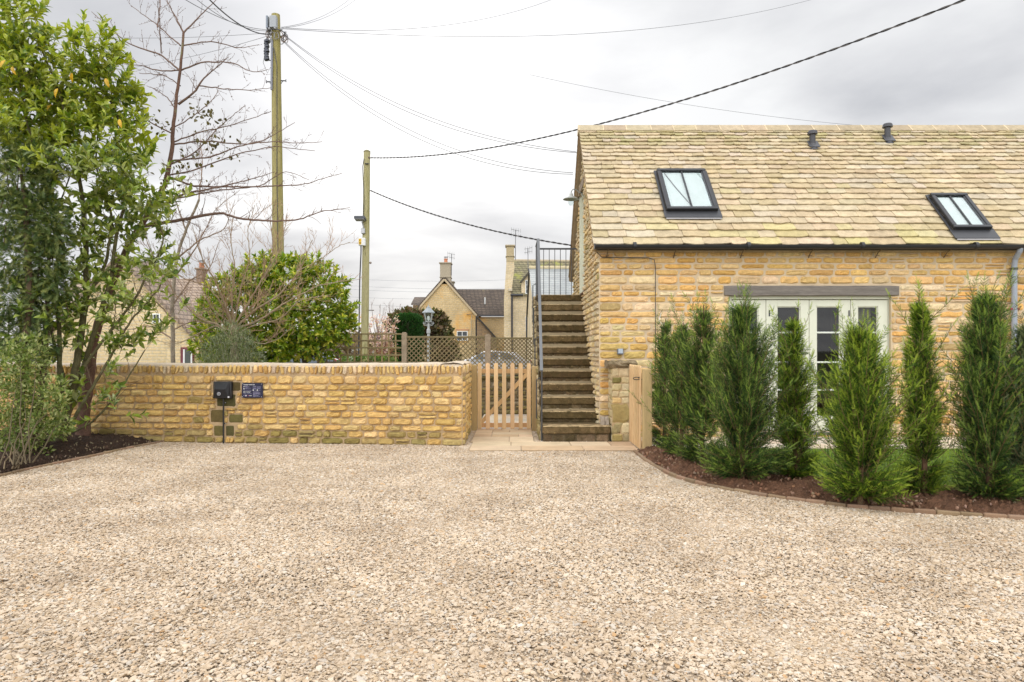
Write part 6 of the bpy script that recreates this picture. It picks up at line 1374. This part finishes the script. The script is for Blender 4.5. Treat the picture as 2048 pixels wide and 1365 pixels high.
mb = MB(); tube(mb, [P(943, 630, H1Y-.1), P(943, 700, H1Y-.08)], .035, 6, (.42, .34, .22)); mb.build('flue_pipe', M['matte'], h1)
mb = MB(); a = P(970, 609, H1Y+1.6); tube(mb, [a, a+arr((0, 0, .6))], .07, 8, (.6, .6, .58)); mb.build('vent_pipe', M['matte'], h1)
mb = MB(); poly(mb, [tuple(P(954, 634, H1Y-1)), tuple(P(992, 676, H1Y-1)), (P(992, 700, H1Y-1)[0], H1Y-1, -.1), (P(954, 700, H1Y-1)[0], H1Y-1, -.1)], (0, 1.4, 0)); mb.build('leanto_wall', coursed('stained_wall', (.34, .22, .11), (.24, .16, .09), (.2, .15, .1), stain=[((.10, .075, .05), .45, .6, .8)]), h1)
mb = MB(); beam(mb, P(953, 633, H1Y-1.1), P(993, 677, H1Y-1.1), .2, .12, (.05, .045, .04), .02); mb.build('leanto_verge', M['matte'], h1)
# --- taller house right
H2Y = 53.0
h2 = thing('tall_house', 'tall honey stone house with left end chimney, aerials and a dormer', 'house', (P(1035, 700, H2Y)[0], H2Y, 0))
mb = MB(); poly(mb, [tuple(P(1008, 740, H2Y)), tuple(P(1022, 740, H2Y)), tuple(P(1022, 590, H2Y)), tuple(P(1029, 535, H2Y)), tuple(P(1028, 522, H2Y)), tuple(P(1013, 522, H2Y)), tuple(P(1008, 600, H2Y))], (0, .45, 0), (1, 1, 1))
poly(mb, [tuple(P(1022.2, 740, H2Y+.1)), tuple(P(1150, 740, H2Y+.1)), tuple(P(1150, 590, H2Y+.1)), tuple(P(1022.2, 590, H2Y+.1))], (0, 7, 0))
mb.build('wall', FW2, h2)
mb = MB(); rY = H2Y+4.5; poly(mb, [tuple(P(1026, 524, rY)), tuple(P(1165, 524, rY)), (P(1165, 591, H2Y-.1)[0], H2Y-.1, P(1165, 591, H2Y-.1)[2]), tuple(P(1023, 591, H2Y-.1))], (0, .05, .15)); rf2 = mb.build('roof', FR2, h2)
mb = MB(); tube(mb, [P(1028, 522.5, rY), P(1160, 524, rY)], .16, 8, (.40, .33, .22)); mb.build('ridge', M['tile'], h2)
chimney(h2, 1012.5, 1028, 490, 524, H2Y-.02, .9, (.46, .37, .22), False); aerial(h2, 1031, 460, 520, H2Y+1, 1, 5); aerial(h2, 1056, 497, 540, H2Y+2, -1, 4)
mb = MB(); dY = H2Y+.0; poly(mb, [tuple(P(1043, 592, dY)), tuple(P(1076, 592, dY)), tuple(P(1076, 564, dY)), tuple(P(1060, 545, dY)), tuple(P(1043, 564, dY))], (0, 3, 0)); dm = mb.build('dormer', FW2, h2)
mb = MB(); beam(mb, P(1040.5, 566, dY-.1), P(1060, 543, dY-.1), .3, .14, (.08, .07, .05), .02); beam(mb, P(1079, 566, dY-.1), P(1060, 543, dY-.1), .3, .14, (.08, .07, .05), .02); mb.build('verge', M['matte'], dm)
window(h2, 1052, 1059, 562, 587, dY, 2, 2); window(h2, 1052.5, 1056, 634, 660, H2Y+.1, 1, 4)
mb = MB(); tube(mb, [P(1024, 590, H2Y-.1), P(1024, 740, H2Y-.1)], .07, 8, (.03, .03, .035)); tube(mb, [P(1021, 590.5, H2Y-.2), P(1046, 590.5, H2Y-.2)], .08, 8, (.03, .03, .035)); mb.build('downpipe', M['metal'], h2)
mb = MB(); a = P(1020.5, 580, H2Y-.15); cbox(mb, a-arr((.14, .1, .12)), a+arr((.16, .3, .12)), (.55, .47, .34), .03); mb.build('kneeler', M['stone'], h2)
# --- slate roofed outbuilding
h3 = thing('slate_outbuilding', 'pale stone outbuilding with grey slate roof seen through the stair railing', 'outbuilding', (3.5, 41, 0))
X3 = .914; mb = MB(); poly(mb, [(X3, 32, -.1), (X3, 50, -.1), (X3, 50, 3.85), (X3, 41.6, 6.22), (X3, 32, 3.2)], (8, 0, 0)); mb.build('wall', FW2, h3)
mb = MB(); poly(mb, [(X3-.05, 31.8, 3.22), (X3+8.2, 31.8, 3.22), (X3+8.2, 41.6, 6.32), (X3-.05, 41.6, 6.32)], (0, -.02, .08)); poly(mb, [(X3-.05, 50.2, 3.85), (X3+8.2, 50.2, 3.85), (X3+8.2, 41.62, 6.32), (X3-.05, 41.62, 6.32)], (0, .02, .08)); mb.build('roof', FSL, h3)
mb = MB(); tube(mb, [(X3-.06, 41.6, 6.42), (X3+8.2, 41.6, 6.42)], .14, 8, (.50, .42, .26)); mb.build('ridge', M['tile'], h3)
mb = MB(); beam(mb, (X3-.07, 50.3, 3.83), (X3-.07, 41.6, 6.32), .06, .22, (.03, .03, .035), .01); tube(mb, [(X3-.06, 50.1, 3.8), (X3-.06, 50.1, 0)], .06, 6, (.03, .03, .035)); mb.build('bargeboard', M['metal'], h3)
# --- cottages behind the left trees
def cottage(name, label, px, Y, wall, roofm, dep=9, over=.3):
    t = thing(name, label, 'house', (P(px[0][0], 700, Y)[0], Y, 0)); (pkx, pky), (lx, ly), (rx, ry_) = px
    pk, l, r_ = P(pkx, pky, Y), P(lx, ly, Y), P(rx, ry_, Y); mb = MB(); poly(mb, [(l[0], Y, -.1), (r_[0], Y, -.1), tuple(r_), tuple(pk), tuple(l)], (0, dep, 0)); mb.build('wall', wall, t)
    mb = MB()
    for s_, e_ in ((1, r_), (-1, l)):
        p1, p2 = pk+arr((0, -.15, .06)), e_+arr((s_*.3, -.15, -.28)); poly(mb, [tuple(p1), tuple(p2), tuple(p2+arr((0, dep+.3, 0))), tuple(p1+arr((0, dep+.3, 0)))], (s_*.08, 0, .12))
    mb.build('roof', roofm, t); return t
FRB = coursed('far_brown_roof', (.36, .27, .20), (.28, .21, .16), (.16, .12, .09), .35, .2, .03, stain=[((.36, .30, .24), .62, .7, 3)])
FWB = coursed('far_cream_wall', (.70, .54, .31), (.64, .48, .26), (.60, .50, .34), .4, .13, .02)
ca = cottage('cream_cottage', 'cream stone cottage with maroon door behind the bare trees on the left', ((240, 520), (82, 690), (398, 690)), 29, FWB, FRB, 2.5)
window(ca, 308, 319, 630, 645, 29, 2, 0); window(ca, 102, 116, 690, 722, 29, 1, 1)
mb = MB(); a = P(363, 740, 28.95); b = P(388, 695, 28.95); cbox(mb, (a[0], 28.85, 0), (b[0], 29.02, b[2]), (.14, .02, .03), .01); dr_ = mb.build('door', M['metal'], ca)
mb = MB(); 
for (x0, x1) in ((366, 369.5), (381, 384.5)): cbox(mb, P(x0, 730, 28.84), P(x1, 699, 28.85)+arr((0, .02, 0)), (.7, .7, .68), .004)
cbox(mb, P(370, 730, 28.83), P(380.5, 700, 28.85)+arr((0, .01, 0)), (.06, .07, .06), .004); mb.build('pane', M['metal'], dr_)
cb_ = thing('brown_roofed_cottage', 'cottage with broad brown stone roof facing us, far left behind bare branches', 'house', (P(380, 700, 42)[0], 42, 0))
mb = MB(); poly(mb, [tuple(P(150, 740, 42)), tuple(P(425, 740, 42)), tuple(P(425, 650, 42)), tuple(P(150, 650, 42))], (0, 7, 0)); mb.build('wall', FW2, cb_)
mb = MB(); poly(mb, [tuple(P(140, 562, 46)), tuple(P(412, 562, 46)), tuple(P(430, 652, 41.7)), tuple(P(140, 652, 41.7))], (0, .05, .15)); mb.build('roof', FRB, cb_)
chimney(cb_, 392, 404, 536, 566, 45.5, .8, (.30, .22, .17), True); window(cb_, 402, 410, 668, 688, 42, 2, 1)

# ------------------------------------------------------------------ street lamp
YL = 25.0; pL = P(857, 700, YL)[0]; WM = (.38, .39, .39)
sl_ = thing('lamp_post', 'old fashioned pale grey lamp post with glass lantern, seen through the trellis', 'street lamp', (pL, YL, 0)); zc = lambda y: EYE-(y-HY)*YL/F
mb = MB(); lathe(mb, [(.10, 0), (.10, .5), (.055, .6), (.05, zc(668)), (.07, zc(667)), (.07, zc(660)), (.045, zc(658)), (.035, zc(646)), (.06, zc(645))], (pL, YL, 0), 14, WM)
tube(mb, [(pL-.20, YL, zc(647)), (pL, YL, zc(650)), (pL+.20, YL, zc(647))], .012, 6, WM)
for s_ in (-1, 1): tube(mb, [(pL+s_*.03, YL, zc(652)), (pL+s_*.14, YL, zc(651)), (pL+s_*.20, YL, zc(647)), (pL+s_*.19, YL, zc(645)), (pL+s_*.10, YL, zc(645))], .012, 6, WM)
mb.build('column', M['metal'], sl_)
mb = MB()
for k in range(4):
    a = k*math.pi/2+math.pi/4; c0 = arr((pL+.115*math.cos(a), YL+.115*math.sin(a), zc(644))); c1_ = arr((pL+.20*math.cos(a), YL+.20*math.sin(a), zc(627))); tube(mb, [c0, c1_], .013, 5, WM)
lathe(mb, [(.21, zc(627)), (.235, zc(626)), (.23, zc(625)), (.08, zc(617)), (.075, zc(615)), (.03, zc(613.5)), (.015, zc(610))], (pL, YL, 0), 4, (.30, .33, .34)); lathe(mb, [(.04, zc(645.5)), (.12, zc(644.5)), (.11, zc(643.5))], (pL, YL, 0), 4, WM); fr_ = mb.build('lantern_frame', M['metal'], sl_)
mb = MB(); lathe(mb, [(.108, zc(643.8)), (.193, zc(627))], (pL, YL, 0), 4, (1, 1, 1)); mb.build('pane', M['glass'], sl_)
mb = MB(); lathe(mb, [(.02, zc(643)), (.05, zc(640)), (.05, zc(634)), (.02, zc(632))], (pL, YL, 0), 10, (.7, .7, .66)); mb.build('bulb', M['metal'], sl_)

# ------------------------------------------------------------------ hedges and garden plants behind the trellis
RNG = np.random.default_rng(41)
def mass(name, label, cat, loc, blobs, Y, cols, dens, ls_, tmpl=(SV, SFc), kind=None, hollow=.75, yr=.9, mat='softleaf', twc=None, sw=1.6):
    t = thing(name, label, cat, loc); mb = MB(); s_ = Y/F; cols = arr(cols); mt = MB()
    for (x, y, rx, ry) in blobs:
        A = (rx*s_)*(ry*s_)*4; n = int(A*dens); p, d = blob_points(P(x, y, Y), (rx*s_, max(rx, ry)*s_*yr, ry*s_), n, hollow); p[:, 2] = np.maximum(p[:, 2], .02)
        c_ = cols[RNG.integers(0, len(cols), n)]*RNG.uniform(.65, 1.35, (n, 1)); place(mb, tmpl[0], tmpl[1], p, d+RNG.normal(0, .7, d.shape), rdir(n)+d, RNG.uniform(*ls_, n)[:, None]*arr([[sw, 1, 1]]), c_)
        c0 = P(x, y, Y); b0 = arr((c0[0]*.6+loc[0]*.4, Y, 0)); 
        for k in range(7): tube(mt, [b0, (b0+c0)/2+RNG.normal(0, .08, 3), p[k]], [.06, .04, .01], 5, twc or (.12, .08, .05), 0, False)
    mt.build('stem', M['twig'], t); mb.build('crown', M[mat], t); return t
mass('arched_hedge', 'brown green rounded overgrown hedge behind the old lamp post', 'hedge', (P(850, 700, 30)[0], 30, 0),
  [(830, 655, 42, 36), (860, 645, 34, 26), (795, 660, 22, 34), (878, 670, 26, 38), (890, 700, 22, 34), (905, 715, 14, 22), (800, 700, 24, 40), (850, 700, 50, 40), (815, 635, 22, 16), (870, 640, 18, 18)], 30, [(.13, .085, .05), (.10, .085, .035), (.09, .10, .03), (.16, .11, .07), (.07, .065, .03)], 300, (.14, .26), yr=.8)
tp = thing('clipped_conifer', 'clipped dark green column of conifer left of the lamp post', 'conifer', (P(816, 700, 27)[0], 27, 0)); mb = MB(); s_ = 27/F
n = 9000; th = RNG.uniform(0, 6.28, n); hh_ = RNG.uniform(0, 1, n); zt = EYE-(633-HY)*s_; rr0 = 24*s_
cap = RNG.random(n) < .18; rad = np.where(cap, rr0*np.sqrt(RNG.random(n)), rr0)*(1+.05*np.sin(th*3)+.04*np.sin(hh_*9+th)); z = np.where(cap, zt-.18*(rad/rr0)**4, (zt-.14)*hh_)
p = np.stack([P(816, 700, 27)[0]+rad*np.cos(th)*1.0, 27+rad*np.sin(th), z], 1)+RNG.normal(0, .018, (n, 3)); d = np.stack([np.cos(th), np.sin(th), np.full(n, .9)], 1)
place(mb, SPV2, SPF2, p, d+RNG.normal(0, .35, d.shape), rdir(n), RNG.uniform(.10, .18, n), arr([(.025, .075, .018)])*RNG.uniform(.5, 1.9, (n, 1))); mb.build('crown', M['needle'], tp)
mb = MB(); tube(mb, [(p[:, 0].mean(), 27, -.05), (p[:, 0].mean(), 27, zt*.9)], [.1, .05], 8, (.1, .07, .05)); mb.build('trunk', M['bark'], tp)
# blossom tree and small far trees
def bare(name, label, x, Yb, ybase, ytop, spread, seed, col, blossom=None, n=7, cat='tree', r0=.05, lev=2):
    global RNG; RNG = np.random.default_rng(seed); t = thing(name, label, cat, (P(x, 700, Yb)[0], Yb, 0)); mb = MB(); base_ = arr((P(x, 700, Yb)[0], Yb, 0)); top = P(x, ytop, Yb); H_ = top[2]
    q = limb(mb, [base_, base_+(0, 0, H_*.3), base_+(.05, 0, H_*.55)], r0, r0*.7, col, 7); mb.build('trunk', M['bark'], t); mb = MB(); Lf = []
    for k in range(n):
        a = 6.28*k/n+RNG.uniform(-.3, .3); s2 = spread*Yb/F*RNG.uniform(.5, 1); e_ = base_+arr((s2*math.cos(a), s2*math.sin(a), H_*RNG.uniform(.7, 1.0))); m_ = base_+arr((s2*.55*math.cos(a), s2*.55*math.sin(a), H_*.6))
        st_ = base_+arr((0, 0, H_*RNG.uniform(.2, .5))); q = limb(mb, [st_, m_, e_], r0*.5, .008, col, 5, 14); twigs(mb, q, r0*.3, lev, col, .4, H_*.22, .6, False, .7, .006); Lf += list(q[3:])
    if blossom is not None:
        V = mb.V; pts = np.concatenate([v[::5] for v in V]); nb = 1300; pts = pts[RNG.integers(0, len(pts), nb)]+RNG.normal(0, .05, (nb, 3)); place(mb, SV, SFc, pts, rdir(nb), rdir(nb), RNG.uniform(.05, .09, nb)[:, None]*arr([[2.0, 1, 1]]), arr(blossom)[RNG.integers(0, len(blossom), nb)], 1)
    mb.build('branch', [M['twig'], M['softleaf']], t); return t
bare('blossom_tree', 'pale pink flowering tree behind the square trellis, right of the short pole', 765, 26, 728, 625, 42, 61, (.20, .12, .10), [(.70, .52, .52), (.62, .40, .42), (.75, .66, .64)], 9)
bare('bare_garden_tree', 'thin bare tree rising above the blossom, right of the short pole', 757, 34, 728, 596, 16, 62, (.24, .18, .16), None, 6, r0=.04)
bare('bare_garden_tree', 'small bare tree top against the sky left of the cottage gable', 785, 40, 728, 590, 16, 63, (.26, .20, .18), None, 6, r0=.04)
mass('red_twig_shrub', 'reddish brown twiggy shrub behind the square trellis', 'shrub', (P(775, 700, 24)[0], 24, 0), [(775, 705, 24, 18), (750, 715, 20, 14)], 24, [(.22, .10, .06), (.28, .14, .09), (.16, .08, .05)], 500, (.12, .22), (NV, NFc), sw=.8, hollow=.3)
mass('low_green_hedge', 'low bright green hedge just visible through the square trellis', 'hedge', (P(740, 700, 20)[0], 20, 0), [(700, 722, 24, 10), (735, 720, 30, 10), (770, 721, 24, 9)], 20, [(.10, .16, .03), (.07, .12, .02), (.15, .21, .06)], 1400, (.06, .1), hollow=.5)
mass('brown_hedge', 'brown winter hedge far behind the short pole', 'hedge', (P(720, 700, 60)[0], 60, 0), [(660, 690, 40, 26), (710, 686, 34, 24), (760, 690, 30, 24), (620, 700, 40, 20), (800, 690, 30, 22)], 60, [(.23, .17, .13), (.19, .14, .10), (.27, .20, .15)], 36, (.3, .6), hollow=.5)
# far rising ground with woods
mb = MB(); hx = np.linspace(-420, 420, 120); hp = lambda x: 9+3.5*math.sin(x*.011+1)+2.2*math.sin(x*.031)+.7*math.sin(x*.11)
grid(mb, lambda u, v: (u, 300+v*160, -.05+hp(u)*(v**.6)), hx, np.linspace(0, 1, 8), (.13, .12, .085)); mb.build('hills', M['matte'], kind='structure')
RNG = np.random.default_rng(3); mb = MB(); n = 26000; x_ = RNG.uniform(-260, 120, n); v_ = RNG.uniform(.1, 1, n); z_ = np.array([hp(a)*(b**.6) for a, b in zip(x_, v_)])
cl_ = RNG.random(n) < 1; h_ = RNG.uniform(0, 4, n)*(.4+.6*np.sin(x_*.09)**2)
place(mb, SV, SFc, np.stack([x_, 300+v_*160, z_+h_], 1), rdir(n), rdir(n), RNG.uniform(1.0, 2.2, n)[:, None]*arr([[1.6, 1, 1]]), arr([(.13, .105, .085)])*RNG.uniform(.6, 1.3, (n, 1))); mb.build('distant_woods', M['softleaf'], origin=(0, 0, 0), kind='stuff', label='brown leafless woods on the far rise', cat='woods')

# ------------------------------------------------------------------ parked cars
def car(label, loc, rz, col, L=4.2, Wd=1.75, Hh=1.47):
    t = thing('parked_car', label, 'car', loc, 'cars parked beyond the trellis and wall'); wM = Matrix.Translation(loc) @ Matrix.Rotation(rz, 4, 'Z')
    t_ = lambda pts: tr(wM, pts)
    st_ = [(-.5, .35, .62, .62, .72, .66), (-.485, .22, .78, .80, .84, .78), (-.40, .20, .86, .92, .87, .80), (-.30, .20, .90, 1.28, .88, .70), (-.18, .20, .92, Hh-.04, .88, .64), (0.0, .20, .92, Hh, .88, .63), (.12, .20, .92, Hh-.05, .88, .64), (.235, .20, .92, 1.10, .88, .72), (.30, .20, .90, .95, .87, .80), (.42, .20, .80, .82, .84, .78), (.49, .22, .62, .66, .76, .7), (.5, .32, .5, .52, .7, .66)]
    V = []
    for (x, zl, zb, zt, wb, wr) in st_:
        V += [(x*L, -wb*Wd/1.76, zl), (x*L, -wb*Wd/1.76-.0, zl+.2 if zl+.2 < zb else zb-.02), (x*L, -wb*Wd/1.76*.985, zb), (x*L, -wr*Wd/1.76, zt-.03), (x*L, -wr*Wd/1.76*.8, zt), (x*L, wr*Wd/1.76*.8, zt), (x*L, wr*Wd/1.76, zt-.03), (x*L, wb*Wd/1.76*.985, zb), (x*L, wb*Wd/1.76, zl+.2 if zl+.2 < zb else zb-.02), (x*L, wb*Wd/1.76, zl)]
    k = 10; n = len(st_); i = np.arange(n-1)[:, None]*k; j = np.arange(k-1)[None, :]; mb = MB(); mb.add(t_(V), np.stack([i+j, i+j+1, i+k+j+1, i+k+j], -1).reshape(-1, 4), col); mb.add(t_(V[:k]), [tuple(range(k))], col); mb.add(t_(V[-k:]), [tuple(range(k))], col)
    mb.build('body', M['metal'], t, smooth=False)
    mb = MB(); q = 1/1.76*Wd
    for s_ in (-1, 1):
        for (a, b_, z0a, z0b) in ((-.30, -.10, 1.22, Hh-.08), (-.085, .095, Hh-.08, Hh-.08)):
            pts = [(a*L+.05, s_*(.885*q+.004), .945), (b_*L, s_*(.885*q+.004), .945), (b_*L, s_*(.665*q+.012), z0b), ((a+(.03 if a < -.2 else 0))*L+.03, s_*(.675*q+.014), z0a)]; prism(mb, t_(pts), (0, 0, .001), (.04, .045, .05))
        pts = [(.105*L, s_*(.885*q+.004), .945), (.245*L, s_*(.885*q+.004), .95), (.13*L, s_*(.665*q+.014), Hh-.12), (.105*L, s_*(.66*q+.014), Hh-.10)]; prism(mb, t_(pts), (0, 0, .001), (.04, .045, .05))
    pts = [(.245*L+.03, -.70*q, 1.04), (.245*L+.03, .70*q, 1.04), (.13*L+.02, .56*q, Hh-.04), (.13*L+.02, -.56*q, Hh-.04)]; prism(mb, t_(pts), (0, 0, .003), (.05, .06, .065)); pts = [(-.34*L, -.68*q, 1.12), (-.34*L, .68*q, 1.12), (-.245*L, .56*q, Hh-.09), (-.245*L, -.56*q, Hh-.09)]; prism(mb, t_(pts), (0, 0, .02), (.05, .06, .065))
    mb.build('window', M['metal'], t)
    for x in (-.31*L, .31*L):
        for s_ in (-1, 1):
            mb = MB(); c_ = t_([(x, s_*(.70*q), .31), (x, s_*(.885*q+.006), .31)]); tube(mb, c_, .31, 20, (.02, .02, .02)); wh = mb.build('wheel', M['matte'], t); mb = MB(); c_ = t_([(x, s_*(.88*q), .31), (x, s_*(.885*q+.014), .31)]); tube(mb, c_, .20, 14, (.45, .46, .48)); mb.build('rim', M['metal'], wh)
    for s_ in (-1, 1):
        mb = MB(); cbox(mb, (.455*L, s_*.70*q-.14, .60), (.488*L, s_*.70*q+.10, .72), (.7, .7, .7), .02, 0, wM); mb.build('headlight', M['metal'], t)
        mb = MB(); cbox(mb, (-.495*L, s_*.70*q-.12, .68), (-.47*L, s_*.70*q+.10, .86), (.35, .02, .02), .02, 0, wM); mb.build('tail_light', M['metal'], t)
    return t
car('silver hatchback parked behind the diamond trellis, left of the stairs', (P(985, 700, 38)[0], 38, 0), R(180), (.42, .42, .44), 4.4, 1.76, 1.40)
car('silver car roof just showing over the wall in front of the cream cottage', (P(248, 700, 36)[0], 36, 0), R(170), (.20, .22, .26), 3.9, 1.7, 1.12)
car('dark blue grey car roof peeping above the wall under the laurel shrub', (P(612, 700, 44)[0], 44, 0), R(185), (.12, .14, .18), 4.1, 1.72, 1.10)
